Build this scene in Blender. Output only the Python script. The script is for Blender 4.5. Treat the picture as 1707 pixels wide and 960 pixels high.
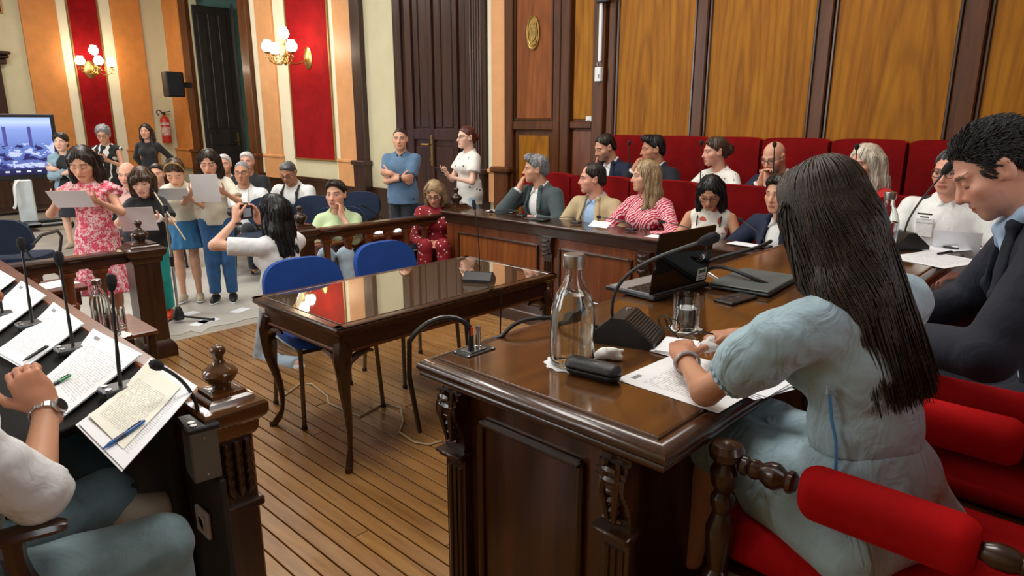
import bpy, bmesh, math, random
import numpy as np
from mathutils import Vector, Matrix
for o in list(bpy.data.objects): bpy.data.objects.remove(o)
S = bpy.context.scene
C = bpy.context.collection
PI = math.pi
R = math.radians
# ------------------------------------------------------------------ camera
F, CX, CY, HC = 1115.0, 853.5, 480.0, 1.6
PITCH, YAW = R(14.0), R(43.4)
cd = bpy.data.cameras.new('camera'); cam = bpy.data.objects.new('camera', cd); C.objects.link(cam)
cd.sensor_width = 36; cd.lens = 36 * F / 1707; cd.clip_start = 0.02
cam.location = (0, 0, HC); cam.rotation_euler = (PI/2 - PITCH, 0, YAW - PI/2)
S.camera = cam
_fw = np.array([math.cos(YAW), math.sin(YAW), 0]); _rt = np.array([math.sin(YAW), -math.cos(YAW), 0]); _up = np.array([0, 0, 1.])
_f = _fw*math.cos(PITCH) - _up*math.sin(PITCH); _u = _up*math.cos(PITCH) + _fw*math.sin(PITCH)
_O = np.array([0, 0, HC])
def ray(x, y): return _f + _rt*(x-CX)/F + _u*(CY-y)/F
def atZ(x, y, z): d = ray(x, y); return _O + d*((z-HC)/d[2])
def atX(x, y, X): d = ray(x, y); return _O + d*(X/d[0])
def atY(x, y, Y): d = ray(x, y); return _O + d*(Y/d[1])
def atD(x, y, t): return _O + ray(x, y)*t
# ------------------------------------------------------------------ world, lights, exposure
w = bpy.data.worlds.new('world'); S.world = w; w.use_nodes = True
w.node_tree.nodes['Background'].inputs[0].default_value = (0.9, 0.93, 1, 1)
w.node_tree.nodes['Background'].inputs[1].default_value = 0.08
S.view_settings.view_transform = 'Standard'; S.view_settings.look = 'None'
S.view_settings.exposure = 0.0; S.view_settings.gamma = 1.0; S.view_settings.use_curve_mapping = False
def area(name, loc, rot, sx, sy, power, col=(1, 1, 1), spread=180):
    l = bpy.data.lights.new(name, 'AREA'); l.shape = 'RECTANGLE'; l.size = sx; l.size_y = sy; l.energy = power; l.color = col; l.spread = R(spread)
    o = bpy.data.objects.new(name, l); C.objects.link(o); o.location = loc; o.rotation_euler = rot; return o
# ceiling luminaires over the chamber and the public end, and daylight from the tall windows of the left side wall
area('ceiling_light', (1.6, 2.2, 4.7), (0, 0, 0), 1.6, 1.6, 95, (1, .97, .92))
area('ceiling_light', (4.2, 2.6, 4.7), (0, 0, 0), 1.2, 1.6, 60, (1, .97, .92))
area('ceiling_light', (2.2, 6.2, 4.7), (0, 0, 0), 1.6, 1.6, 150, (1, .97, .92))
area('ceiling_light', (3.2, 11.4, 4.7), (0, 0, 0), 1.6, 1.6, 130, (1, .95, .88))
area('cool_area_light', (-2.35, 4.2, 2.6), (0, R(-90), 0), 2.6, 1.4, 85, (.92, .96, 1))
area('cool_area_light', (-2.35, 8.6, 2.6), (0, R(-90), 0), 2.6, 1.4, 190, (.92, .96, 1))
area('cool_area_light', (1.6, -2.35, 2.7), (R(90), 0, 0), 1.4, 2.4, 38, (.92, .96, 1))  # unseen cool area light at the near wall, behind the camera
# ------------------------------------------------------------------ material helpers
def _mat(name):
    m = bpy.data.materials.new(name); m.use_nodes = True
    return m, m.node_tree, m.node_tree.nodes['Principled BSDF']
def _nd(nt, t, **kw):
    n = nt.nodes.new(t)
    for k, v in kw.items(): setattr(n, k, v)
    return n
def rgba(c): return (c[0], c[1], c[2], 1.0)
def hexc(h):
    v = [int(h[i:i+2], 16)/255 for i in (0, 2, 4)]
    return tuple(x/12.92 if x <= .04045 else ((x+.055)/1.055)**2.4 for x in v)
def _map(nt, scale, coord='Object', rot=(0, 0, 0)):
    tc = _nd(nt, 'ShaderNodeTexCoord'); mp = _nd(nt, 'ShaderNodeMapping')
    mp.inputs['Scale'].default_value = scale; mp.inputs['Rotation'].default_value = rot
    nt.links.new(tc.outputs[coord], mp.inputs['Vector']); return mp.outputs[0]
def _noise(nt, vec, scale, detail=3, rough=.55, dist=0):
    n = _nd(nt, 'ShaderNodeTexNoise'); n.inputs['Scale'].default_value = scale; n.inputs['Detail'].default_value = detail
    n.inputs['Roughness'].default_value = rough; n.inputs['Distortion'].default_value = dist
    if vec is not None: nt.links.new(vec, n.inputs['Vector'])
    return n
def _ramp(nt, fac, stops, interp='LINEAR'):
    r = _nd(nt, 'ShaderNodeValToRGB'); e = r.color_ramp.elements; r.color_ramp.interpolation = interp
    while len(e) < len(stops): e.new(.5)
    for i, (p, c) in enumerate(stops): e[i].position = p; e[i].color = rgba(c)
    nt.links.new(fac, r.inputs[0]); return r.outputs[0]
def _bump(nt, b, h, strength, dist):
    n = _nd(nt, 'ShaderNodeBump'); n.inputs['Strength'].default_value = strength; n.inputs['Distance'].default_value = dist
    nt.links.new(h, n.inputs['Height']); nt.links.new(n.outputs[0], b.inputs['Normal'])
def _mixc(nt, fac, a, b):
    n = _nd(nt, 'ShaderNodeMix', data_type='RGBA')
    for sock, v in ((n.inputs[0], fac), (n.inputs[6], a), (n.inputs[7], b)):
        if isinstance(v, tuple): sock.default_value = rgba(v)
        elif isinstance(v, (int, float)): sock.default_value = v
        else: nt.links.new(v, sock)
    return n.outputs[2]
def _math(nt, op, a, b=0.0, c=None):
    n = _nd(nt, 'ShaderNodeMath', operation=op)
    for i, v in enumerate((a, b) if c is None else (a, b, c)):
        if isinstance(v, (int, float)): n.inputs[i].default_value = v
        else: nt.links.new(v, n.inputs[i])
    return n.outputs[0]
def plain(name, col, rough=.5, metal=0, var=.08, vscale=6, bump=0, bscale=80, coat=0, spec=.5, sheen=0):
    m, nt, b = _mat(name)
    v = _map(nt, (1, 1, 1)); n = _noise(nt, v, vscale, 4)
    c = _ramp(nt, n.outputs[0], [(.3, tuple(x*(1-var) for x in col)), (.7, tuple(min(1, x*(1+var)) for x in col))])
    nt.links.new(c, b.inputs['Base Color']); b.inputs['Roughness'].default_value = rough; b.inputs['Metallic'].default_value = metal
    b.inputs['Coat Weight'].default_value = coat; b.inputs['Specular IOR Level'].default_value = spec
    b.inputs['Sheen Weight'].default_value = sheen
    if bump:
        n2 = _noise(nt, v, bscale, 3); _bump(nt, b, n2.outputs[0], bump, .004)
    return m
def wood(name, c1, c2, axis=2, scale=9, rough=.3, coat=.25, figure=.0, c3=None, spec=.5, arch=0):
    m, nt, b = _mat(name)
    sc = [1.0, 1.0, 1.0]; sc[axis] = .09
    v = _map(nt, tuple(sc)); n = _noise(nt, v, scale, 6, .65, .6)
    n2 = _noise(nt, v, scale*6, 3, .6)
    mixed = _math(nt, 'ADD', _math(nt, 'MULTIPLY', n.outputs[0], .75), _math(nt, 'MULTIPLY', n2.outputs[0], .25))
    st = [(.32, c1), (.68, c2)] if c3 is None else [(.3, c1), (.5, c2), (.72, c3)]
    c = _ramp(nt, mixed, st)
    if figure:
        sc2 = [1.0, 1.0, 1.0]; sc2[axis] = .22
        v2 = _map(nt, tuple(sc2)); wv = _nd(nt, 'ShaderNodeTexWave', wave_type='RINGS', rings_direction='SPHERICAL'); wv.inputs['Scale'].default_value = 3.0
        wv.inputs['Distortion'].default_value = 5; wv.inputs['Detail'].default_value = 3; wv.inputs['Detail Scale'].default_value = 1.2
        nt.links.new(v2, wv.inputs['Vector'])
        c = _mixc(nt, _math(nt, 'MULTIPLY', wv.outputs['Fac'], figure), c, c1)
    if arch:
        tc = _nd(nt, 'ShaderNodeTexCoord'); oi = _nd(nt, 'ShaderNodeObjectInfo'); mp = _nd(nt, 'ShaderNodeMapping'); nt.links.new(tc.outputs['Object'], mp.inputs[0]); mp.inputs['Scale'].default_value = (1, 1, .13)
        cb = _nd(nt, 'ShaderNodeCombineXYZ'); nt.links.new(_math(nt, 'MULTIPLY_ADD', oi.outputs['Random'], .3, -.15), cb.inputs[1]); nt.links.new(_math(nt, 'MULTIPLY_ADD', oi.outputs['Random'], .2, .05), cb.inputs[2]); nt.links.new(cb.outputs[0], mp.inputs['Location'])
        w2 = _nd(nt, 'ShaderNodeTexWave', wave_type='RINGS', rings_direction='SPHERICAL'); w2.inputs['Scale'].default_value = 5.0; w2.inputs['Distortion'].default_value = 3.2; w2.inputs['Detail'].default_value = 3; w2.inputs['Detail Scale'].default_value = 1.6; nt.links.new(mp.outputs[0], w2.inputs['Vector'])
        c = _mixc(nt, _math(nt, 'MULTIPLY', _math(nt, 'POWER', w2.outputs['Fac'], 2.2), arch), c, tuple(x*.55 for x in c1))
    nt.links.new(c, b.inputs['Base Color']); b.inputs['Roughness'].default_value = rough
    b.inputs['Coat Weight'].default_value = coat; b.inputs['Coat Roughness'].default_value = .12; b.inputs['Specular IOR Level'].default_value = spec
    _bump(nt, b, mixed, .12, .003)
    return m
def fabric(name, col, rough=.85, var=.06, wr=.35, sheen=.15, weave=True):
    m, nt, b = _mat(name)
    v = _map(nt, (1, 1, 1)); n = _noise(nt, v, 9, 4, .6, .4)
    c = _ramp(nt, n.outputs[0], [(.3, tuple(x*(1-var) for x in col)), (.7, tuple(min(1, x*(1+var)) for x in col))])
    nt.links.new(c, b.inputs['Base Color']); b.inputs['Roughness'].default_value = rough; b.inputs['Sheen Weight'].default_value = sheen
    n2 = _noise(nt, _map(nt, (1, 1, .55)), 16, 3, .5, .8)
    _bump(nt, b, n2.outputs[0], wr, .02)
    return m
def velvet(name, col):
    m, nt, b = _mat(name)
    v = _map(nt, (1, 1, 1)); n = _noise(nt, v, 4, 5, .65, .5)
    c = _ramp(nt, n.outputs[0], [(.3, tuple(x*.72 for x in col)), (.7, tuple(min(1, x*1.15) for x in col))])
    nt.links.new(c, b.inputs['Base Color']); b.inputs['Roughness'].default_value = .9
    b.inputs['Sheen Weight'].default_value = .5; b.inputs['Sheen Roughness'].default_value = .4
    b.inputs['Sheen Tint'].default_value = rgba(tuple(min(1, x*2) for x in col)); b.inputs['Specular IOR Level'].default_value = .15
    n2 = _noise(nt, v, 300, 2); _bump(nt, b, n2.outputs[0], .2, .002)
    return m
def spots(name, base, spot, scale, size, base2=None, warp=.0, rough=.8, stretch=(1, 1, 1)):
    m, nt, b = _mat(name)
    v = _map(nt, stretch)
    if warp:
        nz = _noise(nt, v, scale*.6, 2)
        ad = _nd(nt, 'ShaderNodeVectorMath', operation='MULTIPLY_ADD'); nt.links.new(nz.outputs['Color'], ad.inputs[0]); ad.inputs[1].default_value = (warp,)*3; nt.links.new(v, ad.inputs[2]); v = ad.outputs[0]
    vo = _nd(nt, 'ShaderNodeTexVoronoi'); vo.inputs['Scale'].default_value = scale; nt.links.new(v, vo.inputs['Vector'])
    f = _math(nt, 'LESS_THAN', vo.outputs['Distance'], size)
    if base2 is not None:
        n = _noise(nt, v, scale*.35, 2); base = _ramp(nt, n.outputs[0], [(.42, base), (.58, base2)])
    c = _mixc(nt, f, base, spot); nt.links.new(c, b.inputs['Base Color']); b.inputs['Roughness'].default_value = rough
    n2 = _noise(nt, _map(nt, (1, 1, .55)), 16, 3, .5, .8); _bump(nt, b, n2.outputs[0], .3, .02)
    return m
def waves(name, base, line, scale, width=.5, distort=6, rough=.8, rot=(0, 0, 0)):
    m, nt, b = _mat(name)
    v = _map(nt, (1, 1, 1), rot=rot); wv = _nd(nt, 'ShaderNodeTexWave'); wv.inputs['Scale'].default_value = scale; wv.inputs['Distortion'].default_value = distort
    wv.inputs['Detail'].default_value = 2; wv.inputs['Detail Scale'].default_value = 1.5; nt.links.new(v, wv.inputs['Vector'])
    f = _math(nt, 'GREATER_THAN', wv.outputs['Fac'], width)
    c = _mixc(nt, f, base, line); nt.links.new(c, b.inputs['Base Color']); b.inputs['Roughness'].default_value = rough
    n2 = _noise(nt, _map(nt, (1, 1, .55)), 16, 3, .5, .8); _bump(nt, b, n2.outputs[0], .3, .02)
    return m
def attrcol(name, rough=.5, sss=.0, spec=.4, bump=.0):
    m, nt, b = _mat(name)
    a = _nd(nt, 'ShaderNodeAttribute', attribute_name='tint')
    n = _noise(nt, _map(nt, (1, 1, 1)), 35, 4)
    c = _mixc(nt, _math(nt, 'MULTIPLY', n.outputs[0], .14), a.outputs[0], (.5, .16, .1))
    nt.links.new(c, b.inputs['Base Color']); b.inputs['Roughness'].default_value = rough; b.inputs['Specular IOR Level'].default_value = spec
    if sss:
        b.inputs['Subsurface Weight'].default_value = sss; b.inputs['Subsurface Scale'].default_value = .02; b.inputs['Subsurface Radius'].default_value = (1, .35, .2)
    n2 = _noise(nt, _map(nt, (1, 1, 1)), 220, 2); _bump(nt, b, n2.outputs[0], .12, .002)
    return m
def hairmat(name, c1, c2, axis=2, scale=70, rough=.38):
    m, nt, b = _mat(name)
    sc = [1.0, 1.0, 1.0]; sc[axis] = .07
    n = _noise(nt, _map(nt, tuple(sc)), scale, 4, .6, .3)
    c = _ramp(nt, n.outputs[0], [(.3, c1), (.7, c2)])
    nt.links.new(c, b.inputs['Base Color']); b.inputs['Roughness'].default_value = rough; b.inputs['Specular IOR Level'].default_value = .45
    _bump(nt, b, n.outputs[0], .5, .006)
    return m
def glass(name, col=(1, 1, 1), rough=.0, ior=1.45):
    m, nt, b = _mat(name)
    b.inputs['Base Color'].default_value = rgba(col); b.inputs['Transmission Weight'].default_value = 1; b.inputs['Roughness'].default_value = rough; b.inputs['IOR'].default_value = ior
    return m
def emit(name, col, strength):
    m, nt, b = _mat(name); b.inputs['Base Color'].default_value = rgba(col)
    b.inputs['Emission Color'].default_value = rgba(col); b.inputs['Emission Strength'].default_value = strength; return m
def paper(name, base=(.86, .87, .88), ink=.35, lines=34, logo=True, density=.55, margin=.1):
    """printed sheet: text lines laid out in the sheet's own UV space"""
    m, nt, b = _mat(name)
    tc = _nd(nt, 'ShaderNodeTexCoord'); sp = _nd(nt, 'ShaderNodeSeparateXYZ'); nt.links.new(tc.outputs['UV'], sp.inputs[0])
    u, v = sp.outputs[0], sp.outputs[1]
    lv = _math(nt, 'MULTIPLY', v, lines); fr = _math(nt, 'FRACT', lv); row = _math(nt, 'FLOOR', lv)
    inl = _math(nt, 'LESS_THAN', fr, .45)
    cb = _nd(nt, 'ShaderNodeCombineXYZ'); nt.links.new(_math(nt, 'MULTIPLY', u, 26), cb.inputs[0]); nt.links.new(_math(nt, 'MULTIPLY', row, 7.3), cb.inputs[1])
    nz = _noise(nt, cb.outputs[0], 1.0, 1); word = _math(nt, 'GREATER_THAN', nz.outputs[0], 1-density)
    cb2 = _nd(nt, 'ShaderNodeCombineXYZ'); nt.links.new(_math(nt, 'MULTIPLY', v, 6), cb2.inputs[1]); nz2 = _noise(nt, cb2.outputs[0], 1.0, 0); para = _math(nt, 'GREATER_THAN', nz2.outputs[0], .42)
    mg = _math(nt, 'MULTIPLY', _math(nt, 'GREATER_THAN', u, margin), _math(nt, 'LESS_THAN', u, 1-margin))
    mv = _math(nt, 'MULTIPLY', _math(nt, 'GREATER_THAN', v, .08), _math(nt, 'LESS_THAN', v, .8))
    t = _math(nt, 'MULTIPLY', _math(nt, 'MULTIPLY', inl, word), _math(nt, 'MULTIPLY', _math(nt, 'MULTIPLY', mg, mv), para))
    t = _math(nt, 'MULTIPLY', t, ink)
    if logo:
        lg = _math(nt, 'MULTIPLY', _math(nt, 'MULTIPLY', _math(nt, 'GREATER_THAN', u, .12), _math(nt, 'LESS_THAN', u, .24)), _math(nt, 'MULTIPLY', _math(nt, 'GREATER_THAN', v, .88), _math(nt, 'LESS_THAN', v, .93)))
        t = _math(nt, 'MAXIMUM', t, _math(nt, 'MULTIPLY', lg, .75))
    c = _mixc(nt, t, base, (.05, .05, .06)); nt.links.new(c, b.inputs['Base Color']); b.inputs['Roughness'].default_value = .7
    return m
# ------------------------------------------------------------------ mesh helpers
def NB(): return bmesh.new()
def box(bm, c, s, b=0, M=None):
    """axis-aligned box centre c, full size s, chamfer b, optional 3x3/4x4 rotation about its centre"""
    g = bmesh.ops.create_cube(bm, size=1.0); vs = g['verts']
    for v in vs: v.co = Vector((v.co.x*s[0], v.co.y*s[1], v.co.z*s[2]))
    if b:
        es = list({e for v in vs for e in v.link_edges})
        r = bmesh.ops.bevel(bm, geom=es, offset=b, segments=1, affect='EDGES', profile=.5); vs = list({v for f in r['faces'] for v in f.verts} | {v for v in vs if v.is_valid})
    for v in vs:
        p = M.to_3x3() @ v.co if M is not None else v.co
        v.co = p + Vector(c)
    return vs
def bx(bm, x0, x1, y0, y1, z0, z1, b=0): return box(bm, ((x0+x1)/2, (y0+y1)/2, (z0+z1)/2), (abs(x1-x0), abs(y1-y0), abs(z1-z0)), b)
def tube(bm, pts, r, n=8, caps=True, flat=1.0):
    pts = [Vector(p) for p in pts]; m = len(pts); rs = r if isinstance(r, (list, tuple)) else [r]*m
    t0 = (pts[1]-pts[0]).normalized(); up = Vector((0, 0, 1)) if abs(t0.z) < .95 else Vector((0, 1, 0))
    x = t0.cross(up).normalized(); rings = []
    for i in range(m):
        t = (pts[min(i+1, m-1)]-pts[max(i-1, 0)]).normalized()
        x = (x - t*x.dot(t)).normalized(); y = t.cross(x)
        rings.append([bm.verts.new(pts[i] + (x*math.cos(2*PI*k/n) + y*math.sin(2*PI*k/n)*flat)*rs[i]) for k in range(n)])
    for i in range(m-1):
        for k in range(n): bm.faces.new((rings[i][k], rings[i][(k+1) % n], rings[i+1][(k+1) % n], rings[i+1][k]))
    if caps: bm.faces.new(rings[0][::-1]); bm.faces.new(rings[-1])
def lathe(bm, prof, c=(0, 0, 0), n=20, M=None, sq=False):
    """prof: list of (radius, z); sq gives a square section"""
    c = Vector(c); rings = []
    for (r, z) in prof:
        ring = []
        for k in range(4 if sq else n):
            a = 2*PI*k/(4 if sq else n) + (PI/4 if sq else 0); rr = max(r, 1e-4)*(math.sqrt(2) if sq else 1)
            p = Vector((rr*math.cos(a), rr*math.sin(a), z)); p = M.to_3x3() @ p if M is not None else p
            ring.append(bm.verts.new(c+p))
        rings.append(ring)
    k = len(rings[0])
    for i in range(len(rings)-1):
        for j in range(k): bm.faces.new((rings[i][j], rings[i][(j+1) % k], rings[i+1][(j+1) % k], rings[i+1][j]))
    bm.faces.new(rings[0][::-1]); bm.faces.new(rings[-1])
def prism(bm, poly, h, M=None):
    """poly in local xy extruded along local z by h, M a 4x4"""
    M = M or Matrix()
    a = [bm.verts.new(M @ Vector((p[0], p[1], 0))) for p in poly]; b = [bm.verts.new(M @ Vector((p[0], p[1], h))) for p in poly]; n = len(poly)
    bm.faces.new(a[::-1]); bm.faces.new(b)
    for i in range(n): bm.faces.new((a[i], a[(i+1) % n], b[(i+1) % n], b[i]))
def _finish(me, smooth):
    if smooth:
        me.polygons.foreach_set('use_smooth', [True]*len(me.polygons))
        if smooth is not True: me.set_sharp_from_angle(angle=R(smooth))
def obj(name, bm, m, parent=None, smooth=32, kind=None):
    bmesh.ops.recalc_face_normals(bm, faces=bm.faces)
    me = bpy.data.meshes.new(name); bm.to_mesh(me); bm.free(); _finish(me, smooth)
    o = bpy.data.objects.new(name, me); C.objects.link(o); me.materials.append(m)
    if parent: o.parent = parent
    if kind: o['kind'] = kind
    return o
def meshobj(name, verts, faces, m, parent=None, smooth=True, tint=None):
    me = bpy.data.meshes.new(name); V = np.asarray(verts, np.float32); Q = np.asarray(faces, np.int32)
    me.vertices.add(len(V)); me.vertices.foreach_set('co', V.ravel())
    k = Q.shape[1]; me.loops.add(Q.size); me.loops.foreach_set('vertex_index', Q.ravel())
    me.polygons.add(len(Q)); me.polygons.foreach_set('loop_start', np.arange(0, Q.size, k, dtype=np.int32))
    if tint is not None:
        a = me.color_attributes.new('tint', 'FLOAT_COLOR', 'POINT'); T = np.ones((len(V), 4), np.float32); T[:, :3] = tint; a.data.foreach_set('color', T.ravel())
    me.update(calc_edges=True); me.validate(); _finish(me, smooth)
    o = bpy.data.objects.new(name, me); C.objects.link(o); me.materials.append(m)
    if parent: o.parent = parent
    return o
def tag(o, label, cat, group=None):
    o['label'] = label; o['category'] = cat
    if group: o['group'] = group
    return o
def thing(name, label, cat, loc=(0, 0, 0), rz=0, group=None):
    o = bpy.data.objects.new(name, None); o.empty_display_size = .05; C.objects.link(o); o.location = loc; o.rotation_euler = (0, 0, rz); return tag(o, label, cat, group)
def struct(name, bm, m, parent=None, smooth=32):
    o = obj(name, bm, m, parent, smooth)
    if not parent: o['kind'] = 'structure'
    return o
def copyt(o, parent=None, loc=None, rz=None, label=None):
    c = o.copy(); C.objects.link(c)
    if parent: c.parent = parent
    if loc is not None: c.location = loc
    if rz is not None: c.rotation_euler = (0, 0, rz)
    if label: c['label'] = label
    for ch in list(o.children): copyt(ch, c)
    return c
def sheet(name, w, h, m, parent=None, curl=0.0, n=6, nx=6, thick=.0008, bend='v'):
    """a sheet of paper in local xy (w along x, h along y, origin at centre) with UVs; curl lifts the far end"""
    bm = NB(); uv = bm.loops.layers.uv.new('UVMap'); g = []
    for j in range(n+1):
        row = []
        for i in range(nx+1):
            t = (j/n-.5) if bend == 'v' else (i/nx-.5); z = curl*(t*t*4-.35)+.0 if curl else 0
            row.append(bm.verts.new(((i/nx-.5)*w, (j/n-.5)*h, max(z, 0)+thick)))
        g.append(row)
    for j in range(n):
        for i in range(nx):
            f = bm.faces.new((g[j][i], g[j][i+1], g[j+1][i+1], g[j+1][i]))
            for l, (a, b_) in zip(f.loops, ((i, j), (i+1, j), (i+1, j+1), (i, j+1))): l[uv].uv = (a/nx, b_/n)
    r = bmesh.ops.extrude_face_region(bm, geom=list(bm.faces), use_keep_orig=True) 
    for e in r['geom']:
        if isinstance(e, bmesh.types.BMVert): e.co.z -= thick
    return obj(name, bm, m, parent, smooth=50)
# ------------------------------------------------------------------ signed-distance figures -> one continuous skin
def V3(*a): return np.array(a, float)
def unit(v): v = np.asarray(v, float); return v/max(np.linalg.norm(v), 1e-9)
def rotm(axis, ang):
    a = unit(axis); c, s = math.cos(ang), math.sin(ang); x, y, z = a
    return np.array([[c+x*x*(1-c), x*y*(1-c)-z*s, x*z*(1-c)+y*s], [y*x*(1-c)+z*s, c+y*y*(1-c), y*z*(1-c)-x*s], [z*x*(1-c)-y*s, z*y*(1-c)+x*s, c+z*z*(1-c)]])
class Cone:      # capsule whose radius changes from ra to rb
    def __init__(s, a, b, ra, rb, k=.02, tag='', sub=False): s.a, s.b, s.ra, s.rb, s.k, s.tag, s.sub = np.asarray(a, float), np.asarray(b, float), ra, rb, k, tag, sub
    def bb(s, o): r = max(s.ra, s.rb)+o; return np.minimum(s.a, s.b)-r, np.maximum(s.a, s.b)+r
    def ev(s, x, y, z):
        d = s.b-s.a; L = max(d.dot(d), 1e-9); px, py, pz = x-s.a[0], y-s.a[1], z-s.a[2]
        t = np.clip((px*d[0]+py*d[1]+pz*d[2])/L, 0, 1)
        return np.sqrt((px-t*d[0])**2+(py-t*d[1])**2+(pz-t*d[2])**2) - (s.ra+(s.rb-s.ra)*t)
    def grow(s, o): return Cone(s.a, s.b, s.ra+o, s.rb+o, s.k, s.tag, s.sub)
class Ell:       # ellipsoid with its own axes (columns of M)
    def __init__(s, c, r, M=None, k=.02, tag='', sub=False): s.c, s.r, s.M, s.k, s.tag, s.sub = np.asarray(c, float), np.asarray(r, float), (np.eye(3) if M is None else M), k, tag, sub
    def bb(s, o): e = np.sqrt(((s.M*(s.r+o))**2).sum(1)); return s.c-e, s.c+e
    def ev(s, x, y, z):
        p = (x-s.c[0], y-s.c[1], z-s.c[2]); q = [(p[0]*s.M[0, i]+p[1]*s.M[1, i]+p[2]*s.M[2, i]) for i in range(3)]
        k0 = np.sqrt(sum((q[i]/s.r[i])**2 for i in range(3))); k1 = np.sqrt(sum((q[i]/s.r[i]**2)**2 for i in range(3)))
        return k0*(k0-1)/np.maximum(k1, 1e-6)
    def grow(s, o): return Ell(s.c, s.r+o, s.M, s.k, s.tag, s.sub)
class Skirt:     # elliptic frustum hanging from a to b, gathered in folds
    def __init__(s, a, b, ra, rb, folds=9, amp=.05, k=.02, tag=''): s.a, s.b, s.ra, s.rb, s.n, s.amp, s.k, s.tag, s.sub = np.asarray(a, float), np.asarray(b, float), ra, rb, folds, amp, k, tag, False
    def bb(s, o):
        r = max(max(s.ra), max(s.rb))*(1+s.amp)+o+.02; return np.minimum(s.a, s.b)-r, np.maximum(s.a, s.b)+r
    def ev(s, x, y, z):
        L = s.b[2]-s.a[2]; t = np.clip((z-s.a[2])/L, 0, 1); cx = s.a[0]+(s.b[0]-s.a[0])*t; cy = s.a[1]+(s.b[1]-s.a[1])*t
        th = np.arctan2(y-cy, x-cx); w = 1+s.amp*t*np.sin(s.n*th+1.3*np.sin(2*th))
        rx = (s.ra[0]+(s.rb[0]-s.ra[0])*t)*w; ry = (s.ra[1]+(s.rb[1]-s.ra[1])*t)*w
        d = (np.sqrt(((x-cx)/rx)**2+((y-cy)/ry)**2)-1)*np.minimum(rx, ry)
        mid = (s.a[2]+s.b[2])/2; return np.maximum(d, np.abs(z-mid)-abs(L)/2)
    def grow(s, o): return Skirt(s.a, s.b, (s.ra[0]+o, s.ra[1]+o), (s.rb[0]+o, s.rb[1]+o), s.n, s.amp, s.k, s.tag)
_rs = np.random.RandomState(5); _nk = _rs.normal(size=(6, 3)); _np = _rs.uniform(0, 6.28, 6)
def wob(x, y, z, f):
    s = 0
    for i in range(5): s = s + np.sin(f*(_nk[i, 0]*x+_nk[i, 1]*y+_nk[i, 2]*z)+_np[i]+1.1*np.sin(f*.6*(_nk[i, 2]*x+_nk[i, 0]*z)))
    return s/5
def polygonize(prims, vox, cuts=(), wr=0, wf=40):
    adds = [p for p in prims if not p.sub]
    lo = np.min([p.bb(.0)[0] for p in adds], 0)-3*vox; hi = np.max([p.bb(.0)[1] for p in adds], 0)+3*vox
    n = np.ceil((hi-lo)/vox).astype(int)+1; ax = [lo[i]+vox*np.arange(n[i]) for i in range(3)]
    D = np.full(n, .5, np.float32)
    for p in prims:
        a, b = p.bb(p.k*1.2+3*vox); i0 = np.clip(((a-lo)/vox).astype(int), 0, n-1); i1 = np.clip(np.ceil((b-lo)/vox).astype(int)+1, 1, n)
        if (i1 <= i0).any(): continue
        sl = tuple(slice(i0[i], i1[i]) for i in range(3))
        d = p.ev(ax[0][sl[0]][:, None, None], ax[1][sl[1]][None, :, None], ax[2][sl[2]][None, None, :]).astype(np.float32); e = D[sl]
        if p.sub: h = np.maximum(p.k-np.abs(e+d), 0)/p.k; D[sl] = np.maximum(e, -d)+h*h*p.k*.25
        else: h = np.maximum(p.k-np.abs(e-d), 0)/p.k; D[sl] = np.minimum(e, d)-h*h*p.k*.25
    X, Y, Zz = ax[0][:, None, None], ax[1][None, :, None], ax[2][None, None, :]
    if wr: D = D+(wr*wob(X, Y, Zz, wf)).astype(np.float32)
    for c in cuts: D = np.maximum(D, c(X, Y, Zz).astype(np.float32))
    # surface nets
    s = D < 0; m = s[:-1, :-1, :-1].astype(np.int8)
    for dx in (0, 1):
        for dy in (0, 1):
            for dz in (0, 1):
                if dx+dy+dz: m = m+s[dx:n[0]-1+dx, dy:n[1]-1+dy, dz:n[2]-1+dz]
    act = (m > 0) & (m < 8); I = np.argwhere(act)
    if not len(I): return np.zeros((0, 3)), np.zeros((0, 4), int)
    idx = np.full(act.shape, -1, np.int32); idx[act] = np.arange(len(I))
    P = np.zeros((len(I), 3)); cnt = np.zeros(len(I))
    cor = [(a, b, c) for a in (0, 1) for b in (0, 1) for c in (0, 1)]
    val = {c: D[I[:, 0]+c[0], I[:, 1]+c[1], I[:, 2]+c[2]] for c in cor}
    for a in cor:
        for k in range(3):
            if a[k]: continue
            b = list(a); b[k] = 1; b = tuple(b); va, vb = val[a], val[b]; mk = (va < 0) != (vb < 0)
            t = np.where(mk, va/np.where(mk, va-vb, 1), 0); q = np.tile(np.array(a, float), (len(I), 1)); q[:, k] += t
            P[mk] += q[mk]; cnt[mk] += 1
    P = lo+(I+P/cnt[:, None])*vox
    Q = []
    for k in range(3):
        i, j = (k+1) % 3, (k+2) % 3
        s0 = [slice(1, n[q]-1) for q in range(3)]; s0[k] = slice(0, n[k]-1); s1 = list(s0); s1[k] = slice(1, n[k])
        A, B = s[tuple(s0)], s[tuple(s1)]; E_ = np.argwhere(A != B)
        if not len(E_): continue
        base = E_.copy(); 
        for q in range(3):
            if q != k: base[:, q] += 1
        def cell(di, dj):
            c = base.copy(); c[:, i] += di; c[:, j] += dj; return idx[c[:, 0], c[:, 1], c[:, 2]]
        q4 = np.stack([cell(-1, -1), cell(0, -1), cell(0, 0), cell(-1, 0)], 1)
        fl = B[E_[:, 0], E_[:, 1], E_[:, 2]]; q4[fl] = q4[fl][:, ::-1]; Q.append(q4)
    Q = np.concatenate(Q); Q = Q[(Q >= 0).all(1)]
    return P, Q
def join(chunks):
    Vs, Qs, o = [], [], 0
    for v, q in chunks: Vs.append(v); Qs.append(q+o); o += len(v)
    return np.concatenate(Vs), np.concatenate(Qs)
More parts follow.
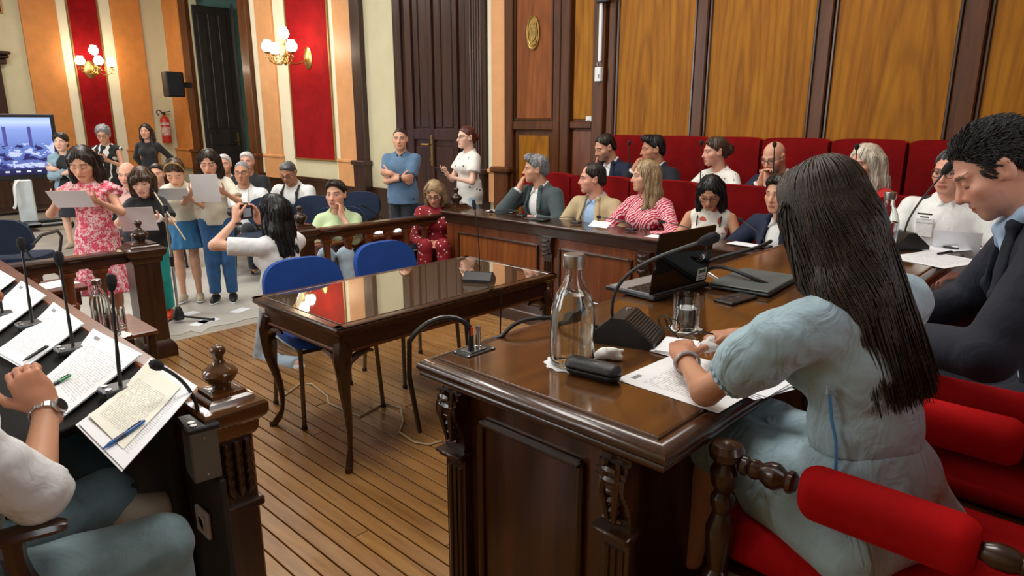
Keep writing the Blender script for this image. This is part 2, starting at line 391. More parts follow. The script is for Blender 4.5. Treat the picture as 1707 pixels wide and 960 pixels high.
def ik(a, t, l1, l2, pole):
    d = t-a; L = np.linalg.norm(d); u = d/max(L, 1e-6); L = min(L, (l1+l2)*.998); x = (l1*l1-l2*l2+L*L)/(2*L); h = math.sqrt(max(l1*l1-x*x, 0))
    p = np.asarray(pole, float); p = p-u*p.dot(u); p = unit(p); return a+u*x+p*h, a+u*L
def hand_prims(w, fwd, n, side, curl=.5, s=1.0, thumb=.5, tag='hand'):
    fwd = unit(fwd); n = np.asarray(n, float); n = unit(n-fwd*n.dot(fwd)); t = -side*np.cross(n, fwd); P = []
    M = np.stack([t, fwd, n], 1)
    P.append(Ell(w+fwd*.052*s, V3(.042, .055, .018)*s, M, .015, tag)); P.append(Cone(w-fwd*.02*s, w+fwd*.03*s, .024*s, .026*s, .02, tag))
    for k, (off, L, r) in enumerate(((.030, .074, .0088), (.010, .083, .0090), (-.011, .077, .0086), (-.029, .060, .0076))):
        p = w+fwd*(.092 if k else .088)*s+t*off*s; d = fwd.copy(); base = w+fwd*.06*s+t*off*.9*s; P.append(Cone(base, p, .0105*s, r*s*1.05, .008, tag))
        for q, (fr, bend) in enumerate(((.46, .75), (.30, 1.0), (.24, .75))):
            d = rotm(np.cross(d, n), curl*bend*(1+.06*k)) @ d; e = p+d*L*fr*s; P.append(Cone(p, e, r*s*(1-.06*q), r*s*(1-.06*(q+1)), .004, tag)); p = e
    p = w+fwd*.028*s+t*.03*s; d = unit(fwd*.75+t*.7+n*.25)
    for q, (L, r) in enumerate(((.042, .0125), (.033, .0108), (.026, .0095))):
        e = p+d*L*s; P.append(Cone(p, e, r*s, r*s*.92, .006, tag)); p = e; d = unit(d+(fwd*.6+n*.9-t*.6)*thumb*.6)
    return P
def strands(path_fn, n, seed, r=.0022, sides=3, segs=14):
    """many thin locks, each following path_fn(rng) -> list of points"""
    rng = np.random.RandomState(seed); Vs, Fs, off = [], [], 0; ang = [2*PI*k/sides for k in range(sides)]
    for _ in range(n):
        P = np.array(path_fn(rng)); m = len(P); t = np.gradient(P, axis=0); t /= np.linalg.norm(t, axis=1)[:, None]+1e-9
        a = np.cross(t, np.array([.3, .2, 1.])); a /= np.linalg.norm(a, axis=1)[:, None]+1e-9; b = np.cross(t, a)
        rr = r*(.7+.6*rng.rand())*np.clip(np.minimum(np.linspace(.6, 4, m), np.linspace(4.5, .25, m)), 0, 1)[:, None]
        ring = np.stack([P+(a*math.cos(q)+b*math.sin(q))*rr for q in ang], 1); Vs.append(ring.reshape(-1, 3))
        i = np.arange(m-1)[:, None]*sides+np.arange(sides)[None, :]; j = np.arange(m-1)[:, None]*sides+(np.arange(sides)+1)[None, :] % sides
        Fs.append((np.stack([i, j, j+sides, i+sides], -1).reshape(-1, 4))+off); off += m*sides
    return np.concatenate(Vs), np.concatenate(Fs)
def coat(v, q, hc, M, s_, n, step, r, gd, segs=6, seed=8):
    """covers a hair volume with fine locks that follow its surface from the crown downwards"""
    from mathutils.kdtree import KDTree
    kd = KDTree(len(v)); [kd.insert(Vector(p), i) for i, p in enumerate(v)]; kd.balance()
    nr = np.zeros_like(v); fn = np.cross(v[q[:, 2]]-v[q[:, 0]], v[q[:, 3]]-v[q[:, 1]])
    for i in range(4): np.add.at(nr, q[:, i], fn)
    nr /= np.linalg.norm(nr, axis=1)[:, None]+1e-9; nr *= np.sign((nr*(v-v.mean(0))).sum(1).mean()); crown = hc+M @ (V3(0, -.02, .13)*s_)
    def path(rng):
        p = v[rng.randint(len(v))].copy(); pts = []; ln = step*(.7+.6*rng.rand())
        for k in range(segs):
            co, i, d_ = kd.find(Vector(p)); n_ = nr[i]; b_ = v[i]; L_ = M.T @ (b_-hc)
            fl = gd*1.0 if L_[2] < .02*s_ else unit(b_-crown)+gd*.35
            fl = fl-n_*fl.dot(n_); pts.append(b_+n_*(r*.6+r*math.sin(k/(segs-1)*PI))); p = b_+unit(fl)*ln
        return pts
    return strands(path, n, seed, r)
SKIN = {'light': hexc('d9a88c'), 'mid': hexc('d2a083'), 'tan': hexc('c08c6c'), 'pink': hexc('dca48c'), 'pale': hexc('e2b8a0')}
M_skin = attrcol('skin', .48, .12, .35)
def head_build(hc, M, s, sk, vox, female=False, neck=None, gaze=0.0, lips=None, brow=(.03, .02, .015), stubble=None, open_eyes=True, age=0):
    """head and neck as one mesh; paints brows, lips and eyes on the vertices"""
    T = lambda x, y, z: hc + M @ (V3(x, y, z)*s)
    E_ = lambda c, r, k=.02, sub=False: Ell(T(*c), V3(*r)*s, M, k*s, 'head', sub)
    K = lambda a, b, ra, rb, k=.012, sub=False: Cone(T(*a), T(*b), ra*s, rb*s, k*s, 'head', sub)
    jw = .052 if female else .058
    P = [E_((0, -.012, .032), (.074, .094, .084)), E_((0, .018, -.03), (.064, .070, .078), .03), E_((0, .045, -.062), (jw, .045, .050), .03), K((-.014, .072, -.098), (.014, .072, -.098), .018, .018, .02)]
    if neck is not None: P.append(Cone(T(0, -.03, -.06), neck, .052*s*(.92 if female else 1.08), .056*s*(.95 if female else 1.15), .03, 'neck'))
    for e in (-1, 1):
        P += [E_((e*.043, .052, -.022), (.026, .026, .020), .025), K((e*.012, .083, .022), (e*.048, .070, .024), .010, .008, .016)]
        P += [E_((e*.077, -.012, -.004), (.010, .020, .034), .008), K((e*.074, .004, -.02), (e*.079, -.018, .018), .007, .010, .006), E_((e*.090, -.006, -.002), (.010, .009, .018), .004, True)]
        P += [E_((e*.033, .099, .004), (.019, .020, .0125), .012, True), E_((e*.032, .0715, .004), (.0165, .0155, .0135), .003)]
    P += [K((0, .083, .012), (0, .108, -.032), .0085, .0125, .012), K((-.013, .092, -.036), (.013, .092, -.036), .009, .009, .008)]
    P += [E_((0, .090, -.062), (.025, .010, .0075), .008), E_((0, .087, -.074), (.022, .011, .0075), .008), E_((0, .102, -.068), (.026, .010, .0016), .004, True)]
    V, Q = polygonize(P, vox)
    L = (V-hc) @ M / s; col = np.tile(np.array(sk), (len(V), 1)); x, y, z = np.abs(L[:, 0]), L[:, 1], L[:, 2]
    def pm(mask, c, a): col[mask] = col[mask]*(1-a)+np.array(c)*a
    pm((np.hypot(x-.043, z+.03) < .024) & (y > .04), (sk[0]*1.0, sk[1]*.72, sk[2]*.68), .35)
    pm((y > .092) & (np.abs(z+.03) < .016) & (x < .02), (sk[0], sk[1]*.75, sk[2]*.7), .35)
    if stubble is not None: pm((y > .02) & (z < -.045+.0*y) & ~((x < .026) & (np.abs(z+.068) < .010)), stubble, .42); pm((y > .07) & (z > -.058) & (z < -.044) & (x < .03), stubble, .4)
    lip = lips or (sk[0]*.78, sk[1]*.42, sk[2]*.40)
    pm((y > .075) & (((x/.026)**2+((z+.068)/.0135)**2) < 1), lip, .75); pm((y > .075) & (x < .024) & (np.abs(z+.068) < .0022), (.08, .02, .02), .7)
    bz = .026-.10*(x-.03)**2*40*.2
    pm((y > .05) & (x > .012) & (x < .054) & (np.abs(z-bz) < .0055), brow, .85)
    ew = ((x-.033)/.0150)**2+((z-.004)/.0058)**2
    if open_eyes:
        pm((y > .06) & (ew < 1), (.42, .38, .36), .9); pm((y > .06) & (np.hypot((L[:, 0]-np.sign(L[:, 0])*.033-gaze*.006), z-.004) < .0068) & (ew < 1.1), (.03, .02, .015), .97)
        pm((y > .06) & (ew >= .8) & (ew < 1.7) & (z > .004), (.03, .02, .02), .75)
    else:
        pm((y > .055) & (x > .018) & (x < .050) & (np.abs(z+.006-.0*x) < .0035), (.05, .03, .03), .85)
    pm((y > .05) & (ew > 1.0) & (ew < 2.6), (sk[0]*.7, sk[1]*.55, sk[2]*.5), .3)
    if age: pm((y > .07) & (np.abs(np.mod(z*1.0+.0, .012)-.006) < .0016) & (z > .035) & (z < .075), (sk[0]*.75, sk[1]*.6, sk[2]*.55), .5)
    return V, Q, col
def hair_build(style, hc, M, s, vox, seed=0, L1=.3):
    T = lambda x, y, z: hc + M @ (V3(x, y, z)*s)
    E_ = lambda c, r, k=.02, sub=False: Ell(T(*c), V3(*r)*s, M, k*s, 'hair', sub)
    K = lambda a, b, ra, rb, k=.02, sub=False: Cone(T(*a), T(*b), ra*s, rb*s, k*s, 'hair', sub)
    face = [E_((0, .105, -.022), (.061, .060, .114), .008, True)]
    lowcut = lambda zb: (lambda X, Y, Z_: -(((X-hc[0])*M[0, 2]+(Y-hc[1])*M[1, 2]+(Z_-hc[2])*M[2, 2])/s - zb))
    def slant(y0, z0, k):   # keep what lies above a line falling towards the nape
        def f(X, Y, Z_):
            yy = ((X-hc[0])*M[0, 1]+(Y-hc[1])*M[1, 1]+(Z_-hc[2])*M[2, 1])/s; zz = ((X-hc[0])*M[0, 2]+(Y-hc[1])*M[1, 2]+(Z_-hc[2])*M[2, 2])/s
            return ((z0+k*(yy-y0))-zz)*s
        return f
    cuts = []; wr, wf = .0042, 95
    cap = [E_((0, -.014, .036), (.080, .101, .091))]
    if style == 'short': P = cap+[E_((0, .02, .075), (.070, .075, .052), .02), E_((0, -.06, -.02), (.066, .055, .06), .02)]+face; cuts = [slant(-.02, -.012, .98)]
    elif style == 'crop': P = [E_((0, -.014, .035), (.0775, .098, .0885)), E_((0, -.06, -.02), (.066, .052, .06), .02)]+face; cuts = [slant(-.02, -.004, .98)]; wr = .002
    elif style == 'quiff': P = cap+[E_((0, .045, .092), (.062, .055, .042), .02), E_((0, -.06, -.02), (.066, .055, .06), .02)]+face; cuts = [slant(-.02, -.012, .95)]
    elif style == 'receding': P = cap+[E_((0, -.06, -.02), (.068, .055, .06), .02), E_((0, .10, .085), (.050, .070, .062), .012, True)]+face; cuts = [slant(-.02, -.012, .95)]
    elif style == 'fringe': P = [E_((0, -.018, .0), (.081, .098, .060)), E_((0, .09, .02), (.10, .085, .12), .01, True), E_((0, 0, .09), (.09, .12, .058), .01, True)]; cuts = [slant(-.02, -.02, .5)]; wr = .002
    elif style == 'curly': P = cap+[E_((0, -.02, .05), (.096, .105, .090)), E_((0, .055, .085), (.070, .045, .038), .02), E_((0, -.07, -.02), (.078, .055, .07), .02)]+face; cuts = [slant(-.02, -.03, .8)]; wr, wf = .011, 120
    elif style == 'bob':
        P = cap+[E_((0, -.03, .0), (.092, .10, .10), .02)]+[K((e*.072, .02, .03), (e*.074, .045, -.10), .032, .022) for e in (-1, 1)]+[K((e*.05, -.06, 0), (e*.052, -.045, -.11), .05, .04) for e in (-1, 1)]
        P += [E_((0, .11, -.05), (.052, .07, .082), .008, True), K((-.055, .068, .055), (.05, .082, .05), .018, .02), K((.03, .08, .05), (.062, .06, .0), .02, .012)]; wr = .0012
    elif style in ('long', 'longback'):
        P = cap+[E_((0, -.03, .0), (.086, .095, .09), .02)]
        for e in (-1, 1):
            P += [K((e*.066, .012, .04), (e*.082, -.005, -.11), .028, .028), K((e*.05, -.06, 0), (e*.06, -.07, -.13), .05, .045)]
            if style == 'long': P += [K((e*.080, -.005, -.11), (e*.084, .035, -.11-L1*.85), .024, .016), K((e*.06, -.06, -.12), (e*.085, -.02, -.11-L1*.7), .045, .035)]
            P += [K((e*.06, -.07, -.13), (e*.055, -.10, -.13-L1), .045, .038)]
        P += [K((0, -.075, -.1), (0, -.11, -.14-L1), .05, .04)]+face; wr = .0012
    elif style == 'bun': P = cap+[E_((0, -.06, -.02), (.066, .055, .06), .02)]+face+[E_((0, -.125, .0), (.045, .042, .045), .012)]; cuts = [slant(-.02, -.014, .85)]; wr = .004
    elif style == 'ponytail': P = cap+[E_((0, -.06, -.02), (.066, .055, .06), .02)]+face+[K((0, -.10, .05), (0, -.145, .02), .024, .032), K((0, -.145, .02), (0, -.13, -.13), .032, .018)]; cuts = [slant(-.02, -.014, .85)]; wr = .0035
    V, Q = polygonize(P, vox, cuts, wr, wf)
    return V, Q
HM = {'black': hairmat('black_hair', (.004, .004, .005), (.022, .018, .016)), 'dark': hairmat('dark_brown_hair', (.010, .006, .004), (.045, .028, .018)), 'brown': hairmat('brown_hair', (.035, .017, .009), (.12, .065, .035)),
      'blonde': hairmat('blonde_hair', (.20, .12, .055), (.50, .36, .20)), 'platinum': hairmat('platinum_hair', (.45, .38, .27), (.80, .74, .62)), 'grey': hairmat('grey_hair', (.10, .10, .10), (.36, .36, .37)), 'white': hairmat('white_hair', (.45, .44, .43), (.75, .74, .73)),
      'dgrey': hairmat('dark_grey_hair', (.03, .03, .03), (.14, .14, .14)), 'auburn': hairmat('auburn_hair', (.04, .010, .008), (.13, .035, .025))}
M_frame = plain('spectacle_frame', (.015, .015, .017), .3); M_lens = glass('spectacle_lens', (1, 1, 1), 0, 1.05)
def spectacles(hc, M, s, parent, m=None):
    """frames as a child part of the person who wears them"""
    bm = NB(); T = lambda x, y, z: Vector(hc + M @ (V3(x, y, z)*s))
    for e in (-1, 1):
        tube(bm, [T(e*.034+.024*math.cos(a), .098, .001+.018*math.sin(a)) for a in np.linspace(0, 2*PI, 15)], .0019*s, 5, False)
        tube(bm, [T(e*.058, .096, .008), T(e*.078, .06, .010), T(e*.084, 0, .008), T(e*.080, -.02, -.005)], .0018*s, 5)
    tube(bm, [T(-.010, .099, .005), T(0, .102, .008), T(.010, .099, .005)], .0018*s, 5)
    return obj('spectacles', bm, m or M_frame, parent)
DEF = dict(H=1.72, female=False, seat=None, lean=0, side=0, twist=0, hyaw=0, hpitch=0, hroll=0, skin='light', vox=.013, fvox=.0069, hair=('short', 'dark'), L=None, Rr=None, feet=None,
           top=None, legs=None, curlL=.5, curlR=.5, fat=0.0, glasses=False, eyes=True, stubble=None, brow=None, lips=None, gaze=0, hscale=1.0, bare=(), age=0)
class Fig: pass
def skeleton(o):
    """joints in the figure's own frame: faces +Y, right hand at +X, pelvis centre at the origin"""
    f = Fig(); s = o['H']/1.74; f.s = s; fem = o['female']; sw = (.155 if fem else .178)+o['fat']*.25
    tor = rotm((0, 0, 1), R(o['twist'])) @ rotm((0, 1, 0), R(o['side'])) @ rotm((1, 0, 0), R(-o['lean']))
    low = rotm((0, 1, 0), R(o['side']*.5)) @ rotm((1, 0, 0), R(-o['lean']*.5))
    f.tor, f.low = tor, low; f.pel = V3(0, 0, 0); f.wa = low @ V3(0, 0, .19)*s
    up = lambda x, y, z: f.wa + tor @ (V3(x, y, z-.19)*s)
    f.up = up; f.neck = up(0, -.012, .545); f.sh = {-1: up(-sw, -.005, .452), 1: up(sw, -.005, .452)}
    hm = tor @ rotm((0, 0, 1), R(o['hyaw'])) @ rotm((1, 0, 0), R(o['hpitch'])) @ rotm((0, 1, 0), R(o['hroll'])); f.hM = hm
    f.hs = s**.6*o['hscale']; f.hc = up(0, .008, .575) + hm @ (V3(0, .018, .112)*f.hs)
    f.hip = {-1: V3(-.085, 0, -.02)*s, 1: V3(.085, 0, -.02)*s}
    ak = o.get('armk', 1.0); f.la, f.lf, f.lt, f.ls = .295*s*ak, .255*s*ak, .43*s, .43*s
    return f
def person(name, label, o_, loc=None, head=None, heading=0, group=None, floor=0.0):
    o = dict(DEF); o.update(o_); f = skeleton(o); s = f.s; fem = o['female']; fat = o['fat']
    rz = R(heading-90); Rz = rotm((0, 0, 1), rz)
    if head is not None:           # put the head at a world point; a seated figure takes its seat height from it
        hw = Rz @ f.hc; loc = (head[0]-hw[0], head[1]-hw[1], head[2]-f.hc[2])
    pz = loc[2]
    t = thing(name, label, 'person', (loc[0], loc[1], loc[2]), rz, group)
    fz = floor-pz                  # floor level in the local frame
    # legs
    f.kn, f.an = {}, {}
    for e in (-1, 1):
        if o['feet'] and e in o['feet']: tgt, pole = o['feet'][e]; tgt = V3(*tgt)
        elif o['seat'] is not None: tgt = V3(e*.12*s, .40*s, max(fz+.08*s, -.5*s)); pole = (0, 1, .6)
        else: tgt = V3(e*.095*s, -.02, fz+.08*s); pole = (0, 1, 0)
        f.kn[e], f.an[e] = ik(f.hip[e], tgt, f.lt, f.ls, pole)
    # arms
    f.el, f.wr, f.hd, f.pn = {}, {}, {}, {}
    for e, key in ((-1, 'L'), (1, 'Rr')):
        a = o[key]
        if a is None:
            if o['seat'] is not None: a = dict(t=(e*.12*s, .30*s, .10*s), pole=(e*.6, -.6, -.6), n=(0, 0, -1))
            else: a = dict(t=(e*.27*s, .03, -.12*s), pole=(e*.3, -1, 0), n=(-e, 0, 0))
        tg = V3(*a['t'])
        if a.get('frame') == 'head': tg = f.hc + f.hM @ tg
        f.el[e], f.wr[e] = ik(f.sh[e], tg, f.la, f.lf, a.get('pole', (e, -.5, -.6)))
        if 'el' in a: f.el[e], f.wr[e] = V3(*a['el']), tg
        fd = unit(f.wr[e]-f.el[e]); f.hd[e] = unit(V3(*a['fwd'])) if 'fwd' in a else fd; f.pn[e] = V3(*a.get('n', (0, 0, -1)))
    r = lambda v: v*s
    B = []
    fw = 1.06 if fem else 1.0; low, tor, up = f.low, f.tor, f.up
    B += [Ell(f.pel+low @ V3(0, -.015, .02)*s, V3(.158*fw+fat, .112+fat, .115)*s, low, .05, 'hips'), Ell(f.wa+low @ V3(0, .0, 0)*s, V3((.128 if fem else .140)+fat, .094+fat*1.5, .13)*s, low, .06, 'torso'),
          Ell(up(0, .0, .345), V3((.138 if fem else .155)+fat*.7, .106+fat*.7, .155)*s, tor, .035, 'torso'), Cone(up(-(.105 if fem else .125), -.01, .448), up(.105 if fem else .125, -.01, .448), .055*s, .055*s, .035, 'torso'),
          Cone(up(-.085, -.02, .47), up(0, -.02, .53), .04*s, .05*s, .03, 'torso'), Cone(up(.085, -.02, .47), up(0, -.02, .53), .04*s, .05*s, .03, 'torso')]
    if fem:
        for e in (-1, 1): B.append(Ell(up(e*.068, .088, .345), V3(.062, .050, .062)*s, tor, .03, 'torso'))
    for e in (-1, 1):
        B += [Cone(f.sh[e], f.el[e], r(.047 if fem else .054)+fat*.2, r(.038 if fem else .043), .025, 'ua%d' % e), Cone(f.el[e], f.wr[e], r(.041 if fem else .045), r(.026 if fem else .030), .02, 'fa%d' % e)]
        B += [Cone(f.hip[e], f.kn[e], r(.088)+fat*.4, r(.058), .04, 'th%d' % e), Cone(f.kn[e], f.an[e], r(.056), r(.040), .03, 'sn%d' % e), Ell(f.kn[e]+(f.an[e]-f.kn[e])*.3+V3(0, -.015, 0)*s, V3(.048, .052, .09)*s, None, .04, 'sn%d' % e)]
    sk = SKIN[o['skin']]; hv = o['fvox']
    brow = o['brow'] or (.04, .025, .018)
    hV, hQ, hC = head_build(f.hc, f.hM, f.hs, sk, hv, fem, f.neck-tor @ V3(0, 0, .03)*s, o['gaze'], o['lips'], brow, o['stubble'], o['eyes'], o['age'])
    chunks = [(hV, hQ)]; cols = [hC]
    bp = [p.grow(-.004) for p in B if p.tag in ('hips', 'torso') or p.tag[:2] in ('ua', 'th', 'sn') or p.tag[:2] == 'fa']
    v, q = polygonize(bp, .024 if not o['bare'] else max(o['vox'], .009)); chunks.append((v, q)); cols.append(np.tile(np.array(sk), (len(v), 1)))
    for e, ck in ((-1, 'curlL'), (1, 'curlR')):
        hp = hand_prims(f.wr[e], f.hd[e], f.pn[e], e, o[ck], s*(.93 if fem else 1.0)*o.get('hand', 1.0))
        hp.append(Cone(f.wr[e]-(f.wr[e]-f.el[e])*.30, f.wr[e], r(.024 if fem else .028), r(.0245 if fem else .0275), .02, 'fa'))
        v, q = polygonize(hp, hv*.92); chunks.append((v, q)); c = np.tile(np.array(sk), (len(v), 1)); c[:, 1:] *= .93; cols.append(c)
    V, Q = join(chunks); meshobj('body', V, Q, M_skin, t, True, np.concatenate(cols))
    if o['hair']:
        hs_, hm_ = o['hair'][0], o['hair'][1]; v, q = hair_build(hs_, f.hc, f.hM, f.hs, hv*1.1, 0, o['hair'][2] if len(o['hair']) > 2 else .3)
        ho = meshobj('hair', v, q, HM[hm_], t)
        if hs_ not in ('curly', 'fringe') and hv < .0075:
            v2, q2 = coat(v, q, f.hc, f.hM, f.hs, 420 if hs_[:4] in ('long', 'bob') else 260, .020, .0028, V3(0, 0, -1)); hl = meshobj('hair_lock', v2, q2, HM[hm_], ho); hl['kind'] = 'stuff'
    if o['glasses']: spectacles(f.hc, f.hM, f.hs, t)
    f.o, f.B, f.t, f.fz, f.loc, f.Rz = o, B, t, fz, np.array(loc), Rz
    if o['top']: o['top'](f)
    if o['legs']: o['legs'](f)
    return f
def world(f, p): return f.loc + f.Rz @ np.asarray(p, float)
def local(f, p): return f.Rz.T @ (np.asarray(p, float)-f.loc)
def half(pt, nrm):       # keeps the side the normal points away from
    pt, nrm = np.asarray(pt, float), unit(nrm); return lambda X, Y, Z_: (X-pt[0])*nrm[0]+(Y-pt[1])*nrm[1]+(Z_-pt[2])*nrm[2]
def partial(p, t0, t1):
    a, b = p.a+(p.b-p.a)*t0, p.a+(p.b-p.a)*t1; ra, rb = p.ra+(p.rb-p.ra)*t0, p.ra+(p.rb-p.ra)*t1; return Cone(a, b, ra, rb, p.k, p.tag)
def cappedsleeve(p, t1, off, flare=0.0):
    q = partial(p, 0, t1).grow(off); q.rb += flare; return q, half(p.a+(p.b-p.a)*t1, p.b-p.a)
class CutCone(Cone):     # sleeve or trouser leg with a clean flat end
    def __init__(s, c, pt, nrm): Cone.__init__(s, c.a, c.b, c.ra, c.rb, c.k, c.tag); s.h = half(pt, nrm)
    def ev(s, x, y, z): return np.maximum(Cone.ev(s, x, y, z), s.h(x, y, z))
def shirt(m, sleeve=.6, off=.010, hem=-.06, neck=.062, vneck=0.0, name='shirt', wr=.0022, collar=None, vox=None, flare=.008, loose=0.0, puff=0, wf=38, open_=0, lapel=None, cuff=None):
    """sleeve: 0..1 upper arm, 1..2 forearm; neck: radius of the neck hole; vneck: depth of a V; open_: half width of an open jacket front at the hem"""
    def go(f):
        s = f.s; P = []; cuts = []
        for p in f.B:
            if p.tag == 'torso': P.append(p.grow(off))
            elif p.tag == 'hips' and hem < .12: P.append(p.grow(off+loose))
            elif p.tag[:2] == 'ua' and sleeve > 0:
                t1 = min(sleeve, 1); q = partial(p, 0, t1).grow(off); q.rb += flare if sleeve <= 1 else 0; q.k = .025
                if sleeve <= 1: q = CutCone(q, p.a+(p.b-p.a)*t1, p.b-p.a)
                P.append(q)
            elif p.tag[:2] == 'fa' and sleeve > 1:
                t1 = sleeve-1; q = partial(p, 0, t1).grow(off); q.rb += .004; q = CutCone(q, p.a+(p.b-p.a)*t1, p.b-p.a); P.append(q)
        if hem < 0 and f.o['seat'] is None and not open_: P.append(Skirt(f.low @ V3(0, -.01, .16)*s, f.low @ V3(0, -.01, hem)*s, ((.148+f.o['fat'])*s+loose, (.112+f.o['fat'])*s+loose), ((.172+f.o['fat'])*s+loose, (.135+f.o['fat'])*s+loose), 7, .02, .03))
        if loose: P.append(Ell(f.wa+V3(0, 0, -.06)*s, V3(.15+loose, .11+loose, .16)*s, f.low, .05, ''))
        cuts.append(half(f.low @ V3(0, 0, hem)*s, f.low @ V3(0, 0, -1)))
        nd = f.tor @ V3(0, .35, 1)
        if neck: P.append(Ell(f.neck+f.tor @ V3(0, .02, .012)*s, V3(neck, neck*1.2, .06)*s, f.tor, .004, '', True))
        if vneck: P += [Cone(f.up(0, .15, .50), f.up(0, .15, .50-vneck*k), .05*s*(1-k*.75), .05*s*(1-k*.9), .004, '', True) for k in (.35, .65, 1.0)]
        if open_:
            a, b = f.up(0, .12, .50), f.wa+f.low @ V3(0, .15, -.03)*s
            P += [Cone(a, a+(b-a)*k, .068*s, (.068+(open_-.068)*k)*s, .006, '', True) for k in (.5, 1.0)]+[Cone(b, f.low @ V3(0, .17, hem-.05)*s, open_*s, (open_+.06)*s, .006, '', True)]
        v, q = polygonize(P, vox or f.o['vox'], cuts, wr, wf); ob = meshobj(name, v, q, m, f.t)
        if lapel is not None:
            L = []
            for e in (-1, 1):
                a, b = f.up(e*.062, .055, .525), f.up(e*(.066+open_*.4), .135, .36); c = f.wa+f.low @ V3(e*(open_+.012), .118, .02)*s
                L += [Ell((a+b)/2, V3(.024, np.linalg.norm(b-a)/2/s+.02, .011)*s, None, .006)]
                L[-1].M = np.stack([unit(np.cross(unit(b-a), f.tor @ V3(e*.5, 1, .2))), unit(b-a), unit(np.cross(np.cross(unit(b-a), f.tor @ V3(e*.5, 1, .2)), unit(b-a)))], 1)
                L += [Cone(b, c, .017*s, .008*s, .01), Cone(f.up(e*.03, -.075, .545), a, .017*s, .02*s, .01)]
            v, q = polygonize(L, .0085); meshobj('lapel', v, q, lapel, ob)
        if collar is not None:
            L = [];
            for e in (-1, 1):
                nk = f.neck
                pts = [nk+f.tor @ V3(0, -.066, .012)*s, nk+f.tor @ V3(e*.058, -.03, .010)*s, nk+f.tor @ V3(e*.058, .03, -.012)*s, nk+f.tor @ V3(e*.022, .072, -.045)*s]
                L += [Cone(pts[i], pts[i+1], .0135*s, .0135*s, .012) for i in range(3)]+[Cone(pts[3], pts[3]+f.tor @ V3(e*.03, .012, -.035)*s, .014*s, .008*s, .01)]
            v, q = polygonize(L, .0075); meshobj('collar', v, q, collar, ob)
        if cuff is not None:
            for e in (-1, 1):
                d = unit(f.wr[e]-f.el[e]); a = f.wr[e]-d*.035; v, q = polygonize([CutCone(Cone(a-d*.03, a+d*.03, .042*s, .040*s, .005), a+d*.022, d)], .009); meshobj('cuff', v, q, cuff, ob)
        f.shirt = ob
    return go
def trousers(m, off=.012, length=2.0, name='trousers', top=.02, wr=.003, shoe=None, sole=None, shoevox=.010, waist=None, sock=None, flare=.006, vox=None, wf=34):
    def go(f):
        s = f.s; P = []
        for p in f.B:
            if p.tag == 'hips': P.append(p.grow(off))
            elif p.tag[:2] == 'th': t1 = min(length, 1); q = partial(p, 0, t1).grow(off); q.rb += flare if length <= 1 else 0; P.append(q if length > 1 else CutCone(q, p.a+(p.b-p.a)*t1, p.b-p.a))
            elif p.tag[:2] == 'sn' and length > 1 and isinstance(p, Cone): t1 = length-1; q = partial(p, 0, t1).grow(off); q.rb += flare; P.append(CutCone(q, p.a+(p.b-p.a)*t1, p.b-p.a))
            elif p.tag[:2] == 'sn' and length > 1.6: P.append(p.grow(off*.7))
        v, q = polygonize(P, vox or f.o['vox'], [half(f.low @ V3(0, 0, .10+top)*s, f.low @ V3(0, 0, 1) if f.o['seat'] is None else f.low @ V3(0, -1.0, 1))], wr, wf); meshobj(name, v, q, m, f.t)
        if shoe is not None: shoes(f, shoe, sole, shoevox)
    return go
def shoes(f, m, sole=None, vox=.010, turn=8):
    s = f.s
    for e in (-1, 1):
        a = f.an[e]; d = rotm((0, 0, 1), R(-e*turn)) @ V3(0, 1, 0); rt = V3(d[1], -d[0], 0); Mx = np.stack([rt, d, V3(0, 0, 1)], 1); z0 = a[2]-.08*s
        P = [Ell(a*V3(1, 1, 0)+d*.06*s+V3(0, 0, z0+.04*s), V3(.044, .13, .042)*s, Mx, .02), Cone(a+V3(0, 0, -.02*s), a+d*.05*s+V3(0, 0, -.035*s), .046*s, .036*s, .03)]
        fl = half((0, 0, z0+.012*s), (0, 0, -1))
        v, q = polygonize(P, vox, [fl]); sh = meshobj('shoe', v, q, m, f.t)
        if sole is not None:
            v, q = polygonize([Ell(a*V3(1, 1, 0)+d*.06*s+V3(0, 0, z0+.02*s), V3(.050, .138, .035)*s, Mx, .02)], vox, [half((0, 0, z0), (0, 0, -1)), half((0, 0, z0+.022*s), (0, 0, 1))]); meshobj('sole', v, q, sole, sh)
def skirt(m, length=.45, ra=(.15, .11), rb=(.26, .22), folds=9, amp=.06, name='skirt', top=.1, vox=None, shoe=None, sole=None):
    def go(f):
        s = f.s; P = [p.grow(.014) for p in f.B if p.tag == 'hips']+[Skirt(f.low @ V3(0, -.01, top)*s, V3(0, .0, top-length)*s, (ra[0]*s, ra[1]*s), (rb[0]*s, rb[1]*s), folds, amp, .03)]
        v, q = polygonize(P, vox or f.o['vox'], [half(V3(0, 0, top+.02)*s, (0, 0, 1)), half(V3(0, 0, top-length)*s, (0, 0, -1))], .002, 40); meshobj(name, v, q, m, f.t)
        if shoe is not None: shoes(f, shoe, sole)
    return go
def both(*fs):
    def go(f):
        for g in fs: g(f)
    return go
